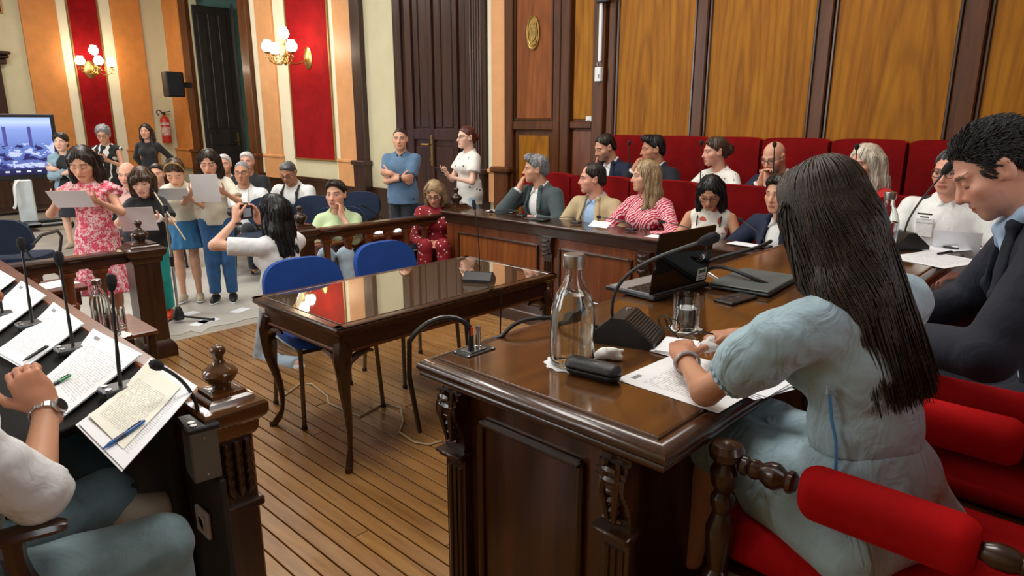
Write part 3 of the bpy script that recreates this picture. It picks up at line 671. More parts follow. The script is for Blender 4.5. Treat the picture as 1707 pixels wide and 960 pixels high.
# ================================================================== materials of the place
W_dark = wood('dark_walnut', hexc('1a0d06'), hexc('4a2a17'), 2, 9, .28, .35)
W_darkx = wood('dark_walnut_lengthwise', hexc('1e1008'), hexc('52301a'), 0, 9, .25, .4)
W_darky = wood('dark_walnut_crosswise', hexc('1e1008'), hexc('4e2d18'), 1, 9, .28, .35)
W_desk = wood('desk_top_walnut', hexc('2e1b0c'), hexc('573619'), 0, 7, .16, .6, 0, hexc('744a22'))
W_side_shaded = wood('shaded_figured_walnut', hexc('1c0d06'), hexc('4c2810'), 2, 7, .3, .3, .4, hexc('66391a'))  # dark figured walnut, colour deepened for the low light on the desk sides
W_mid = wood('reddish_walnut', hexc('4a2210'), hexc('8a4a24'), 2, 8, .3, .35, .25)
W_panel = wood('honey_veneer', hexc('744208'), hexc('9c620c'), 2, 6, .5, .0, .18, hexc('b07818'), .18, .30)
W_panel2 = wood('red_brown_veneer', hexc('62331a'), hexc('85491f'), 2, 6, .5, .0, .15, hexc('985a2a'), .2, .25)
W_stile = wood('brown_stile', hexc('351a09'), hexc('663814'), 2, 9, .4, .12, 0, None, .3)
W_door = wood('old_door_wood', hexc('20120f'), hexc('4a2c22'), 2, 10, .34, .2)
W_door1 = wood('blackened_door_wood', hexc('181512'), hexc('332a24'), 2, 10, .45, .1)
M_cream = plain('cream_plaster', hexc('cfc5a2'), .7, 0, .05, 3, .1, 60)
M_light = plain('light_cream_plaster', hexc('e6dcc0'), .65, 0, .04, 3, .1, 60)
M_orange = plain('orange_stucco', hexc('d0853f'), .5, 0, .10, 5, .08, 60)
M_peach = plain('peach_stucco', hexc('d59a66'), .42, 0, .07, 5, .08, 60)
M_red = velvet('crimson_wall_velvet', hexc('8e0f14'))
M_seat = velvet('red_seat_velvet', hexc('a80b0e')); M_seat_shaded = velvet('shaded_seat_velvet', hexc('7a0609'))  # benches: same seat velvet, with their dimmer light put into the colour
M_gold = plain('gilt_moulding', hexc('9c7a45'), .4, .6, .1, 20)
M_brass = plain('aged_brass', hexc('b8985a'), .3, .9, .2, 30)
M_plaster = plain('white_ceiling', (.75, .74, .71), .8)
M_public = plain('pale_stone_floor', hexc('a29a8d'), .45, 0, .12, 2.5, .05, 30)
M_gap = plain('dark_joint', (.015, .010, .006), .9)
def plank_mat():
    m, nt, b = _mat('pine_plank')
    oi = _nd(nt, 'ShaderNodeObjectInfo'); tc = _nd(nt, 'ShaderNodeTexCoord')
    cb = _nd(nt, 'ShaderNodeCombineXYZ'); nt.links.new(_math(nt, 'MULTIPLY', oi.outputs['Random'], 40), cb.inputs[1]); nt.links.new(_math(nt, 'MULTIPLY', oi.outputs['Random'], 13), cb.inputs[0])
    ad = _nd(nt, 'ShaderNodeVectorMath', operation='ADD'); nt.links.new(tc.outputs['Object'], ad.inputs[0]); nt.links.new(cb.outputs[0], ad.inputs[1])
    mp = _nd(nt, 'ShaderNodeMapping'); mp.inputs['Scale'].default_value = (1, .1, 1); nt.links.new(ad.outputs[0], mp.inputs[0])
    n = _noise(nt, mp.outputs[0], 14, 5, .6, .8); wear = _noise(nt, ad.outputs[0], 2.2, 4, .6)
    c = _ramp(nt, n.outputs[0], [(.25, hexc('6b4723')), (.5, hexc('9a6f3c')), (.75, hexc('b68a50'))])
    c = _mixc(nt, _math(nt, 'MULTIPLY', wear.outputs[0], .45), c, hexc('7d552b'))
    c = _mixc(nt, _math(nt, 'MULTIPLY', oi.outputs['Random'], .35), c, hexc('845a2c'))
    vo = _nd(nt, 'ShaderNodeTexVoronoi'); vo.inputs['Scale'].default_value = 3.1; nt.links.new(ad.outputs[0], vo.inputs['Vector'])
    c = _mixc(nt, _math(nt, 'LESS_THAN', vo.outputs['Distance'], .035), c, hexc('2e1a0c'))
    nt.links.new(c, b.inputs['Base Color'])
    r = _ramp(nt, wear.outputs[0], [(.35, (.24,)*3), (.7, (.42,)*3)]); nt.links.new(r, b.inputs['Roughness']); b.inputs['Coat Weight'].default_value = .25; b.inputs['Coat Roughness'].default_value = .2
    _bump(nt, b, n.outputs[0], .1, .003); return m
M_plank = plank_mat()
# ================================================================== the room
XW, YW, XN, YN, ZC = 5.94, 15.87, -2.4, -2.4, 5.2
bm = NB(); bx(bm, XN, XW+.1, YN, 5.12, -.12, -.02); floor = struct('floor', bm, M_gap)
bm = NB(); bx(bm, XN, XW+1.6, 5.12, YW+1.4, -.12, 0); struct('floor_far', bm, M_public)
rnd = random.Random(3); pm = {}
for i in range(int((4.3-XN)/.0705)):
    x = XN+.035+i*.0705; cuts = [YN, YN+1.5+rnd.random()*2.5]; cuts += [min(cuts[1]+2.2+rnd.random()*2.4, 5.0), 5.12]
    if i % 3 == 1: cuts = [YN, 1.0+rnd.random()*3, 5.12]
    for a, b_ in zip(cuts, cuts[1:]):
        L = round(b_-a, 2); key = L
        if L < .15: continue
        if key not in pm:
            bm = NB(); bx(bm, -.0325, .0325, -L/2+.0015, L/2-.0015, -.022, 0, .002); o = obj('plank', bm, M_plank, floor); pm[key] = o.data
        else: o = bpy.data.objects.new('plank', pm[key]); C.objects.link(o); o.parent = floor
        o.location = (x, (a+b_)/2, 0)
bm = NB(); bx(bm, XN-.2, XW+1.7, YN-.2, YW+1.5, ZC, ZC+.15); struct('ceiling', bm, M_plaster)
bm = NB(); bx(bm, XN-.15, XN, YN-.15, YW+.15, -.1, ZC); struct('wall_left', bm, M_cream)
bm = NB(); bx(bm, XN, XW+.2, YN-.15, YN, -.1, ZC); struct('wall_near', bm, W_panel2)
D0, D1, DH = 12.22, 14.46, 4.0          # doorway of the far door in the right wall
bm = NB(); bx(bm, XW, XW+.15, YN, D0, -.1, ZC); bx(bm, XW, XW+.15, D1, YW+.15, -.1, ZC); bx(bm, XW, XW+.15, D0, D1, DH, ZC); wall_r = struct('wall_right', bm, M_cream)
bm = NB(); bx(bm, XN, XW, YW, YW+.15, -.1, ZC); wall_f = struct('wall_far', bm, M_cream)
bm = NB(); bx(bm, XW+.15, 7.5, 14.6, 14.75, 0, ZC); bx(bm, 7.4, 7.5, 11.6, 14.6, 0, ZC); bx(bm, XW+.15, 7.4, 11.5, 11.6, 0, ZC); struct('wall_vestibule', bm, plain('vestibule_paint', hexc('86aaa2'), .6))
# --- right wall: plaster stripes, pilasters, velvet panel
def pil(par, Y0, Y1, m, z1=4.6, d=.045, base=True, ax='x'):
    bm = NB()
    def b3(a, b_, dd, z0, z1_, ch=.004):
        if ax == 'x': bx(bm, XW-dd, XW+.01, a, b_, z0, z1_, ch)
        else: bx(bm, a, b_, YW-dd, YW+.01, z0, z1_, ch)
    b3(Y0, Y1, d, 1.0, z1); o = obj('pilaster', bm, m, par)
    if base:
        bm = NB(); b3(Y0-.03, Y1+.03, d+.03, .62, .98); b3(Y0-.05, Y1+.05, d+.05, .98, 1.03, .012); obj('pedestal', bm, m, o)
    return o
pil(wall_r, 14.95, 15.75, M_orange); pil(wall_r, 11.12, 11.68, M_peach); pil(wall_r, 8.80, 9.27, M_peach); pil(wall_r, 5.70, 5.92, M_peach, d=.04)
def strip(par, a, b_, m, ax='x', z0=.68, z1=4.6, d=.012):
    bm = NB(); (bx(bm, XW-d, XW, a, b_, z0, z1) if ax == 'x' else bx(bm, a, b_, YW-d, YW, z0, z1)); return obj('plaster_strip', bm, m, par)
for a, b_ in ((11.70, 11.90), (10.70, 11.10), (9.29, 9.42), (5.93, 6.0), (14.80, 14.93), (15.76, 15.86)): strip(wall_r, a, b_, M_light)
def redpanel(par, a, b_, z0, z1, ax='x'):
    bm = NB(); (bx(bm, XW-.02, XW, a, b_, z0, z1) if ax == 'x' else bx(bm, a, b_, YW-.02, YW, z0, z1)); o = obj('velvet_panel', bm, M_red, par)
    bm = NB(); t = .03
    for (p, q, r_, s_) in ((a-t, a, z0-t, z1+t), (b_, b_+t, z0-t, z1+t), (a, b_, z0-t, z0), (a, b_, z1, z1+t)):
        (bx(bm, XW-.04, XW, p, q, r_, s_, .006) if ax == 'x' else bx(bm, p, q, YW-.04, YW, r_, s_, .006))
    obj('gilt_frame', bm, M_gold, o); return o
redpanel(wall_r, 9.45, 10.66, 1.0, 4.4)
bm = NB(); bx(bm, XW-.03, XW, 8.76, 11.9, 0, .66, .006); bx(bm, XW-.05, XW, 8.76, 11.9, .64, .69, .01); bx(bm, XW-.03, XW, 7.8, 8.55, 0, .64, .006); obj('wainscot', bm, W_dark, wall_r)
def darkpilaster(Y0, Y1, m, flutes=0, ped=True):
    bm = NB(); bx(bm, XW-.09, XW, Y0, Y1, 1.02, 4.7, .006)
    if flutes:
        for k in range(flutes): y = Y0+(k+.5)*(Y1-Y0)/flutes; tube(bm, [(XW-.09, y, 1.06), (XW-.09, y, 4.65)], (Y1-Y0)/flutes*.36, 8)
    o = obj('door_pilaster', bm, m, wall_r)
    bm = NB(); bx(bm, XW-.14, XW, Y0-.03, Y1+.03, 0, .97, .008); bx(bm, XW-.17, XW, Y0-.06, Y1+.06, .96, 1.03, .015); bx(bm, XW-.15, XW, Y0-.04, Y1+.04, 0, .14, .008); obj('pedestal', bm, m, o)
darkpilaster(8.53, 8.76, W_door); darkpilaster(6.02, 6.24, W_door, 5); darkpilaster(11.93, 12.22, W_stile); darkpilaster(14.46, 14.78, W_stile)
# --- tall closed door between the pilasters
door = NB(); bx(door, XW-.03, XW, 6.24, 7.78, 0, 4.7); door = struct('door_1', door, W_door)
def bar(par, name, x0, a, b_, z0, z1, m, d=.03, ch=.006): bm = NB(); bx(bm, x0-d, x0, a, b_, z0, z1, ch); return obj(name, bm, m, par)
for a, b_ in ((7.62, 7.78), (7.40, 7.52), (6.98, 7.06), (6.50, 6.58), (6.24, 6.34)): bar(door, 'stile', XW-.03, a, b_, 0, 4.7, W_door, .04)
for a, b_ in ((7.28, 7.37), (7.09, 7.25), (6.83, 6.95), (6.62, 6.80), (6.37, 6.47)): bar(door, 'board', XW-.03, a, b_, 1.52, 4.7, W_door, .018, .008)
for z0, z1 in ((1.36, 1.5), (.1, .24)): bar(door, 'rail', XW-.03, 6.34, 7.4, z0, z1, W_door, .035)
for a, b_ in ((7.08, 7.38), (6.6, 6.96)): bar(door, 'lower_panel', XW-.03, a, b_, .30, 1.28, W_door, .022, .015)
bm = NB(); bx(bm, XW-.085, XW-.07, 6.99, 7.03, 1.02, 1.42, .004); tube(bm, [(XW-.08, 7.01, 1.30), (XW-.13, 7.01, 1.30), (XW-.13, 7.16, 1.30)], .011, 8); tube(bm, [(XW-.08, 7.01, 1.10), (XW-.10, 7.01, 1.10)], .016, 8); obj('door_handle', bm, M_brass, door)
# --- far open door: two folded leaves
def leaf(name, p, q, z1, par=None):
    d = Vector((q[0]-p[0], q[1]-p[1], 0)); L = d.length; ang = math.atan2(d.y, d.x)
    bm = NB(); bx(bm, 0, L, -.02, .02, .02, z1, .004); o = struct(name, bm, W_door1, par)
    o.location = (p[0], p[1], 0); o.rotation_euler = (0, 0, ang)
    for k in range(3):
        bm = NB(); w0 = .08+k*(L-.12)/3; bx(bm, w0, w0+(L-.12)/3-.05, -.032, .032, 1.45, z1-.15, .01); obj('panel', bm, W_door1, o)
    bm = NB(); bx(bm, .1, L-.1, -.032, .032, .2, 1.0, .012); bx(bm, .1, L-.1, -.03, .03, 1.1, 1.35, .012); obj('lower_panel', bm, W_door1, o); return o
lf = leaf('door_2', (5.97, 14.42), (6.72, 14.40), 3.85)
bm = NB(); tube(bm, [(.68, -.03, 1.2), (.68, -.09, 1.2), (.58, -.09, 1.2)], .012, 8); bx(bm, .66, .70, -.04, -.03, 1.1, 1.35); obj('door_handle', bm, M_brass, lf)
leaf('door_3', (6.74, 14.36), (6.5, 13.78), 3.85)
# --- left part of the far wall
for a, b_ in ((3.39, 3.98), (4.94, 5.49)): pil(wall_f, a, b_, M_orange, ax='y')
for a, b_ in ((3.99, 4.15), (4.73, 4.93)): strip(wall_f, a, b_, M_light, 'y')
redpanel(wall_f, 4.19, 4.69, .95, 4.6, 'y'); redpanel(wall_f, 1.7, 3.1, 3.55, 4.9, 'y')
bm = NB(); bx(bm, XN, XW, YW-.03, YW, 0, .66); obj('wainscot', bm, W_dark, wall_f)
bm = NB()
for k, (d, z0, z1) in enumerate(((.16, 2.62, 2.72), (.26, 2.72, 2.78), (.34, 2.78, 2.84))): bx(bm, 1.6, 3.0+d*.25, YW-d, YW, z0, z1, .02)
bx(bm, 1.6, 2.94, YW-.1, YW, 0, 2.62, .01); trim = struct('trim_1', bm, W_dark)
# --- panelled wall behind the councillors
XP = XW-.04
bm = NB(); bx(bm, XP, XW, YN, 5.66, 0, 4.3); pan = struct('trim_2', bm, W_stile)
def wpanel(a, b_, z0, z1, m, ch=.006): bm = NB(); y_, z_ = (a+b_)/2, (z0+z1)/2; bx(bm, -.012, 0, a-y_, b_-y_, z0-z_, z1-z_, ch); o = obj('panel', bm, m, pan); o.location = (XP, y_, z_); return o
def wstile(a, b_, d=.045, z0=0, z1=4.3): bm = NB(); bx(bm, XP-d, XP, a, b_, z0, z1, .01); return obj('stile', bm, W_stile, pan)
ys = [(4.10, 3.25), (3.10, 2.17), (2.02, 1.17), (.98, .1), (-.05, -.95), (-1.1, -2.0)]
for a, b_ in ys:
    wpanel(b_, a, .3, 4.2, W_panel)
    bm = NB()
    for yy in (a, b_): bx(bm, XP-.03, XP, yy-.012, yy+.012, .3, 4.2, .006)
    obj('bead', bm, W_dark, pan)
for (a, _), (_, b_) in zip(ys[1:], ys[:-1]): wstile(a+.02, b_-.02)
wstile(4.12, 4.20, .05); wstile(4.22, 4.36, .09)
wpanel(4.40, 4.66, 1.62, 4.2, W_panel); wpanel(4.40, 4.66, .5, 1.50, W_mid); wstile(4.68, 4.80, .07); wstile(4.82, 4.92, .05); wstile(5.53, 5.66, .05)
o = wpanel(4.96, 5.50, 1.62, 4.2, W_panel2, .012); wpanel(5.0, 5.46, .5, 1.44, W_panel)
bm = NB(); bx(bm, XP-.045, XP, 4.92, 5.53, 1.50, 1.60, .012); bx(bm, XP-.05, XP, 4.38, 4.68, 1.52, 1.60, .012); obj('rail', bm, W_stile, pan)
bm = NB()
for yy in (4.95, 5.51): bx(bm, XP-.03, XP, yy-.012, yy+.012, 1.6, 4.2, .006)
bx(bm, XP-.03, XP, 4.95, 5.51, 1.60, 1.625, .006); obj('bead', bm, W_dark, pan)
bm = NB(); bx(bm, XP-.10, XP, 5.56, 5.80, 0, 1.0, .01); bx(bm, XP-.14, XP, 5.52, 5.84, 1.0, 1.07, .02); obj('pedestal', bm, W_stile, pan)
# emblem medallion
c = atX(889, 55, XP-.02); t = thing('wall_emblem', 'oval gilded coat of arms on the reddish wood panel', 'emblem', (XP-.012, c[1], c[2]))
def ovalz(bm, a, b_, x0, x1, n=28):
    pr = [(math.cos(2*PI*k/n)*a, math.sin(2*PI*k/n)*b_) for k in range(n)]; prism(bm, pr, x0-x1, Matrix(((0, 0, -1, x0), (1, 0, 0, 0), (0, 1, 0, 0), (0, 0, 0, 1))))
bm = NB(); ovalz(bm, .092, .178, 0, -.012); obj('plate', bm, M_brass, t)
bm = NB(); tube(bm, [(-.016, .088*math.cos(a), .172*math.sin(a)) for a in np.linspace(0, 2*PI, 33)], .008, 6, False); obj('rim', bm, M_brass, t)
bm = NB(); prism(bm, [(-.045, .06), (.045, .06), (.045, -.02), (.03, -.06), (0, -.08), (-.03, -.06), (-.045, -.02)], .012, Matrix(((0, 0, -1, -.012), (1, 0, 0, 0), (0, 1, 0, -.01), (0, 0, 0, 1)))); obj('shield', bm, M_brass, t)
bm = NB()
for k in range(5): tube(bm, [(-.018, -.04+.02*k, .06), (-.022, -.045+.0225*k, .105)], [.010, .006], 6)
bx(bm, -.026, -.012, -.05, .05, .052, .068); obj('crown', bm, M_brass, t)
bm = NB(); tube(bm, [(-.018, -.065, .03), (-.02, -.07, -.05), (-.018, -.04, -.12), (-.018, 0, -.135), (-.018, .04, -.12), (-.02, .07, -.05), (-.018, .065, .03)], .009, 6)
for k in range(3): box(bm, (-.024, -.02+.02*k, -.01+.02*(k % 2)), (.012, .013, .03), .003)
obj('wreath', bm, M_brass, t)
M_wp = plain('white_plastic', (.72, .73, .72), .4)
y = atX(1001, 60, XP-.1)[1]; t = thing('cable_duct', 'white vertical cable duct with small junction box beside the dark stile', 'cable duct', (XP-.09, y, 1.6))
zb, zt = atX(1001, 136, XP-.1)[2]-1.6, 4.3-1.6; zm = atX(1001, 112, XP-.1)[2]-1.6
bm = NB(); bx(bm, -.022, 0, -.018, .018, zm+.06, zt, .003); obj('duct', bm, M_wp, t)
bm = NB(); bx(bm, -.045, 0, -.038, .038, zb, zm, .006); bj = obj('junction_box', bm, M_wp, t)
bm = NB(); bx(bm, -.047, -.044, -.024, -.008, zb+.03, zb+.07); obj('indicator', bm, plain('grey_mark', (.2, .2, .2)), bj)
bm = NB(); tube(bm, [(-.012, 0, zm+.07), (-.03, .02, zm+.03), (-.02, .01, zm-.005)], .005, 6); tube(bm, [(-.012, 0, zm+.07), (-.03, -.02, zm+.03), (-.02, -.01, zm-.005)], .005, 6); obj('cable', bm, plain('grey_cable', (.35, .35, .35)), t)
c = atX(982, 200, XP-.012); t = thing('wall_socket', 'small white socket plate on the narrow honey panel', 'socket', (XP-.012, c[1], c[2]))
bm = NB(); bx(bm, -.012, 0, -.04, .04, -.04, .04, .005); obj('plate', bm, M_wp, t)
bm = NB(); bx(bm, -.015, -.01, -.022, .022, -.018, .006, .002); obj('switch', bm, plain('grey_switch', (.4, .4, .4), .4), t)
bm = NB(); bx(bm, -.05, -.0, -.07, .07, -.06, .06, .01); o = obj('sensor_box', bm, plain('black_plastic_matt', (.015, .015, .015), .5)); c = atX(1003, 2, XP-.14); o.location = (XP-.09, c[1], c[2]+.05); tag(o, 'small black box above the white cable duct at the top of the wall', 'sensor')
# --- platforms
bm = NB(); bx(bm, 3.86, XP, 1.9, 4.72, -.02, .10, .008); bx(bm, 4.35, XP, 4.6, 5.6, -.02, .10, .008); bx(bm, 3.86, XP, YN, 1.9, -.02, .099, .008); struct('floor_step', bm, W_darky)
bm = NB(); bx(bm, 4.95, XP, YN, 4.9, .1, .24, .008); struct('floor_tier', bm, W_darky)
bm = NB(); bx(bm, 1.13, 3.9, YN, 1.40, -.02, .18, .008); struct('floor_dais', bm, W_darkx)
# public floor sheet with a ragged edge
pts = [(1.55, 5.13), (1.72, 5.16), (1.9, 5.27), (2.1, 5.22), (2.25, 5.34), (2.45, 5.40), (2.6, 5.28), (2.75, 5.30), (2.9, 5.18)]
pe = [atZ(x, y, 0) for x, y in ((262, 561), (300, 559), (318, 552), (335, 556), (352, 545), (392, 539), (408, 533), (425, 530), (470, 528))]
bm = NB(); poly = [(p[0], p[1]) for p in pe]+[(4.3, 5.3), (4.3, 7.6), (.2, 7.6), (.2, 5.25)]
prism(bm, poly, .004, Matrix.Translation((0, 0, .0005))); tag(obj('floor_sheet', bm, plain('pale_floor_film', hexc('b5b1a8'), .4, 0, .1, 3)), 'pale grey protective sheet with a ragged front edge under the standing readers', 'floor sheet')
for k, (x, y, a) in enumerate(((315, 523, .3), (333, 538, .5), (348, 534, .2), (400, 517, .4))):
    p = atZ(x, y, .006); o = sheet('paper_scrap', .16, .10, plain('white_scrap%d' % k, (.8, .82, .86), .5)); o.location = (p[0], p[1], .005); o.rotation_euler = (0, 0, a)
    tag(o, ['white paper slip on the floor nearest the sandalled girl', 'white paper slip beside the foot of the microphone stand, nearer the newel post', 'white paper slip beside the foot of the microphone stand, nearer the jeans', 'white paper slip on the floor close to the photographer'][k], 'paper', 'paper slips on the floor')
# ================================================================== furniture
M_black = plain('black_plastic', (.012, .012, .013), .38, 0, .1, 30)
M_foam = plain('microphone_foam', (.01, .01, .011), .9, 0, .2, 60, .5, 200)
M_chrome = plain('brushed_steel', (.55, .55, .54), .28, 1, .05)
M_gun = plain('grey_metal_tube', hexc('6f6a5e'), .35, .8, .1)
M_blue = fabric('blue_upholstery', hexc('0a3c86'), .95, .08, .12, .02)
M_navy = fabric('navy_upholstery', hexc('0f1f38'), .95, .1, .12, .02)
M_glass = glass('clear_glass', (.96, .99, .98), 0, 1.45); M_water = glass('water', (.97, .99, .99), 0, 1.33)
M_white = plain('white_matt', (.78, .78, .77), .6)
M_cable = plain('black_cable', (.012, .012, .012), .35)
def dim(p): return Vector(p)
def seg(a, b_, n): return [Vector(a).lerp(Vector(b_), k/n) for k in range(n+1)]
def bez(p0, p1, p2, p3, n=12):
    p0, p1, p2, p3 = map(Vector, (p0, p1, p2, p3)); return [p0*(1-t)**3+p1*3*t*(1-t)**2+p2*3*t*t*(1-t)+p3*t**3 for t in [k/n for k in range(n+1)]]
# ---- table in the middle, with a glass top
TX0, TX1, TY0, TY1, TZ = 1.50, 3.01, 2.47, 3.27, .722
t = thing('carved_table', 'long dark walnut table with a reflecting glass top and carved cabriole legs', 'table', ((TX0+TX1)/2, (TY0+TY1)/2, 0))
hx, hy = (TX1-TX0)/2, (TY1-TY0)/2
bm = NB(); bx(bm, -hx, hx, -hy, hy, TZ-.035, TZ-.008, .008); bx(bm, -hx+.018, hx-.018, -hy+.018, hy-.018, TZ-.05, TZ-.03, .006)
for a, b_, c, d in ((-hx, hx, -hy, -hy+.045), (-hx, hx, hy-.045, hy), (-hx, -hx+.045, -hy, hy), (hx-.045, hx, -hy, hy)): bx(bm, a, b_, c, d, TZ-.012, TZ-.001, .005)
obj('table_top', bm, W_darkx, t)
m, nt, b = _mat('glass_over_dark_wood'); b.inputs['Base Color'].default_value = rgba(hexc('55402c')); b.inputs['Roughness'].default_value = .02; b.inputs['IOR'].default_value = 2.0; b.inputs['Coat Weight'].default_value = 1; b.inputs['Coat Roughness'].default_value = .0; b.inputs['Coat IOR'].default_value = 2.9
bm = NB(); bx(bm, -hx+.05, hx-.05, -hy+.05, hy-.05, TZ-.008, TZ, .001); obj('glass_plate', bm, m, t)
bm = NB()
for a, b_, c, d in ((-hx+.05, hx-.05, -hy+.04, -hy+.065), (-hx+.05, hx-.05, hy-.065, hy-.04), (-hx+.04, -hx+.065, -hy+.05, hy-.05), (hx-.065, hx-.04, -hy+.05, hy-.05)): bx(bm, a, b_, c, d, TZ-.135, TZ-.045, .004)
obj('apron', bm, W_darkx, t)
bm = NB()
for a, b_, c, d in ((-hx+.05, hx-.05, -hy+.034, -hy+.046), (-hx+.05, hx-.05, hy-.046, hy-.034), (-hx+.034, -hx+.046, -hy+.05, hy-.05), (hx-.046, hx-.034, -hy+.05, hy-.05)): bx(bm, a, b_, c, d, TZ-.142, TZ-.128, .004)
obj('apron_bead', bm, W_mid, t)
for sx in (-1, 1):
    for sy in (-1, 1):
        bm = NB(); pts = []; rs = []
        for k in range(17):
            u = k/16; z = (TZ-.10)*(1-u)+.012*u; off = .012*math.sin(u*PI*1.0)*0 + (.020*math.sin(u*2*PI) if u < .5 else -.018*math.sin((u-.5)*2*PI)); off += .02*(max(u-.9, 0)/.1)
            pts.append((sx*(hx-.062+off), sy*(hy-.062+off), z)); rs.append(.040-.028*min(u/.8, 1)+(.006 if u > .92 else 0)+(.010*math.exp(-((u-.12)/.07)**2)))
        tube(bm, pts, rs, 10); lathe(bm, [(.001, 0), (.018, .002), (.020, .014), (.012, .026)], (pts[-1][0]+sx*.006, pts[-1][1]+sy*.006, 0), 10); lg = obj('leg', bm, W_dark, t)
        bm = NB()
        for q, (ax, ay) in enumerate(((-sx, 0), (0, -sy))):    # carved scroll brackets left and right of the knee
            base = Vector((sx*(hx-.045), sy*(hy-.045), TZ-.14))
            dd = Vector((ax, ay, 0))
            tube(bm, [base+Vector((0, 0, -.09)), base+dd*.03+Vector((0, 0, -.045)), base+dd*.08+Vector((0, 0, -.022)), base+dd*.14+Vector((0, 0, -.012)), base+dd*.165+Vector((0, 0, -.022))], [.018, .02, .016, .012, .007], 8)
            for j in range(4): lathe(bm, [(.001, -.008), (.011, -.003), (.011, .003), (.001, .008)], base+dd*(.03+.03*j)+Vector((0, 0, -.05+.012*j)), 8)
        for j in range(5): lathe(bm, [(.001, -.012), (.010, -.004), (.010, .004), (.001, .012)], Vector(pts[2])+Vector((sx*.028*math.cos(j), sy*.028*math.sin(j+.5), -.012*j)), 8)
        obj('carving', bm, W_dark, lg)
# ---- stackable chairs
def chair(name, label, mat, loc, rz, group, leg=M_gun, arms=False):
    t = thing(name, label, 'chair', loc, rz, group); w, d = .225, .22
    bm = NB(); n = 10                                   # seat pad
    pr = [(w*math.copysign(abs(math.cos(a))**.55, math.cos(a)), d*math.copysign(abs(math.sin(a))**.55, math.sin(a))) for a in np.linspace(0, 2*PI, 28, endpoint=False)]
    prism(bm, pr, .05, Matrix.Translation((0, 0, .43))); obj('seat', bm, mat, t, 45)
    bm = NB(); R0 = []                                  # curved rounded backrest
    for side in (0, 1):
        ring = []
        for a in np.linspace(0, 2*PI, 32, endpoint=False):
            x = .235*math.copysign(abs(math.cos(a))**.62, math.cos(a)); z = .675+.150*math.copysign(abs(math.sin(a))**.75, math.sin(a))
            x *= 1-.10*max(0, -(z-.70)/.165)*0+.04*((.70-z)/.165)
            ring.append(bm.verts.new((x, -.235-.25*(z-.56)+.28*x*x+(-.022 if side else .022), z)))
        R0.append(ring)
    N = 32
    for k in range(N): bm.faces.new((R0[0][k], R0[0][(k+1) % N], R0[1][(k+1) % N], R0[1][k]))
    bm.faces.new(R0[0][::-1]); bm.faces.new(R0[1]); obj('backrest', bm, mat, t, 40)
    for sx in (-1, 1):
        for sy in (-1, 1):
            bm = NB(); tube(bm, [(sx*.215, sy*.19, .44), (sx*.235, sy*.215, 0)], .0125, 8); lg = obj('leg', bm, leg, t)
            bm = NB(); lathe(bm, [(.016, 0), (.016, .02)], (sx*.235, sy*.215, 0), 8); obj('foot_cap', bm, M_black, lg)
    bm = NB(); tube(bm, [(-.215, .19, .42), (.215, .19, .42)], .011, 6); tube(bm, [(-.215, -.19, .42), (.215, -.19, .42)], .011, 6)
    for sx in (-1, 1): tube(bm, [(sx*.215, .19, .42), (sx*.215, -.2, .42), (sx*.19, -.265, .52), (sx*.17, -.28, .62)], .011, 6)
    obj('frame', bm, leg, t)
    if arms:
        for sx in (-1, 1): bm = NB(); tube(bm, [(sx*.235, .16, .43), (sx*.265, .19, .60), (sx*.27, .12, .66), (sx*.27, -.18, .67), (sx*.22, -.26, .60)], .014, 8); obj('armrest', bm, M_black, t)
    return t
p1 = atY(493, 455, 3.52); p2 = atY(640, 430, 3.62)
chair('visitor_chair', 'bright blue padded chair nearest the photographer, tucked behind the glass-topped table', M_blue, (p1[0], 3.52-.27, 0), R(172), 'blue chairs at the glass-topped table')
chair('visitor_chair', 'bright blue padded chair in front of the red-dotted woman, behind the glass-topped table', M_blue, (p2[0], 3.62-.27, 0), R(180), 'blue chairs at the glass-topped table')
for bo in [o for o in bpy.data.objects if o.name.startswith('backrest')][:2]: bo.scale = (1, 1, 1.0)
# ---- microphones
def goose(name, label, pts, tip_r=.012, rad=.0045, tip_len=.05, foam=M_foam, parent=None, collar=True):
    """flexible neck with a foam-covered capsule; pts run from the base to the capsule"""
    p = [Vector(q) for q in pts]; base = p[0].copy(); p = [q-base for q in p]
    t = parent or thing(name, label, 'microphone', base)
    off = (base-t.location) if parent else Vector((0, 0, 0))
    p = [q+off for q in p]
    bm = NB(); tube(bm, p, rad, 8); obj('gooseneck', bm, M_black, t)
    d = (p[-1]-p[-2]).normalized(); bm = NB(); a = p[-1]
    tube(bm, [a-d*tip_len*.25, a, a+d*tip_len*.35, a+d*tip_len*.7, a+d*tip_len*.92, a+d*tip_len], [tip_r*.55, tip_r*.8, tip_r, tip_r, tip_r*.75, tip_r*.25], 12); obj('windshield', bm, foam, t)
    return t
def wedge(t, w, d, h, M=None, grille=True):
    """delegate unit: sloping loudspeaker face, keys and status light"""
    M = M or Matrix()
    bm = NB(); prism(bm, [(-d/2, 0), (d/2, 0), (d/2, h*.22), (d*.02, h), (-d*.18, h), (-d/2, h*.35)], w, M @ Matrix(((0, 0, 1, -w/2), (1, 0, 0, 0), (0, 1, 0, 0), (0, 0, 0, 1)))); o = obj('housing', bm, M_black, t)
    if grille:
        bm = NB(); a, b_ = Vector((0, d/2-.004, h*.24)), Vector((0, d*.03, h-.002)); k = 12
        for i in range(1, k): q = a.lerp(b_, i/k); box(bm, M @ (q+Vector((0, .0012, .0012))), (w*.86, .0035, .0022), 0, M.to_3x3())
        obj('speaker_grille', bm, plain('dark_grille', (.03, .035, .04), .45, .4), o)
    bm = NB(); lathe(bm, [(.010, 0), (.010, .003)], M @ Vector((-w*.30, -d*.08, h)), 12, M.to_3x3()); obj('button', bm, M_chrome, o)
    return o
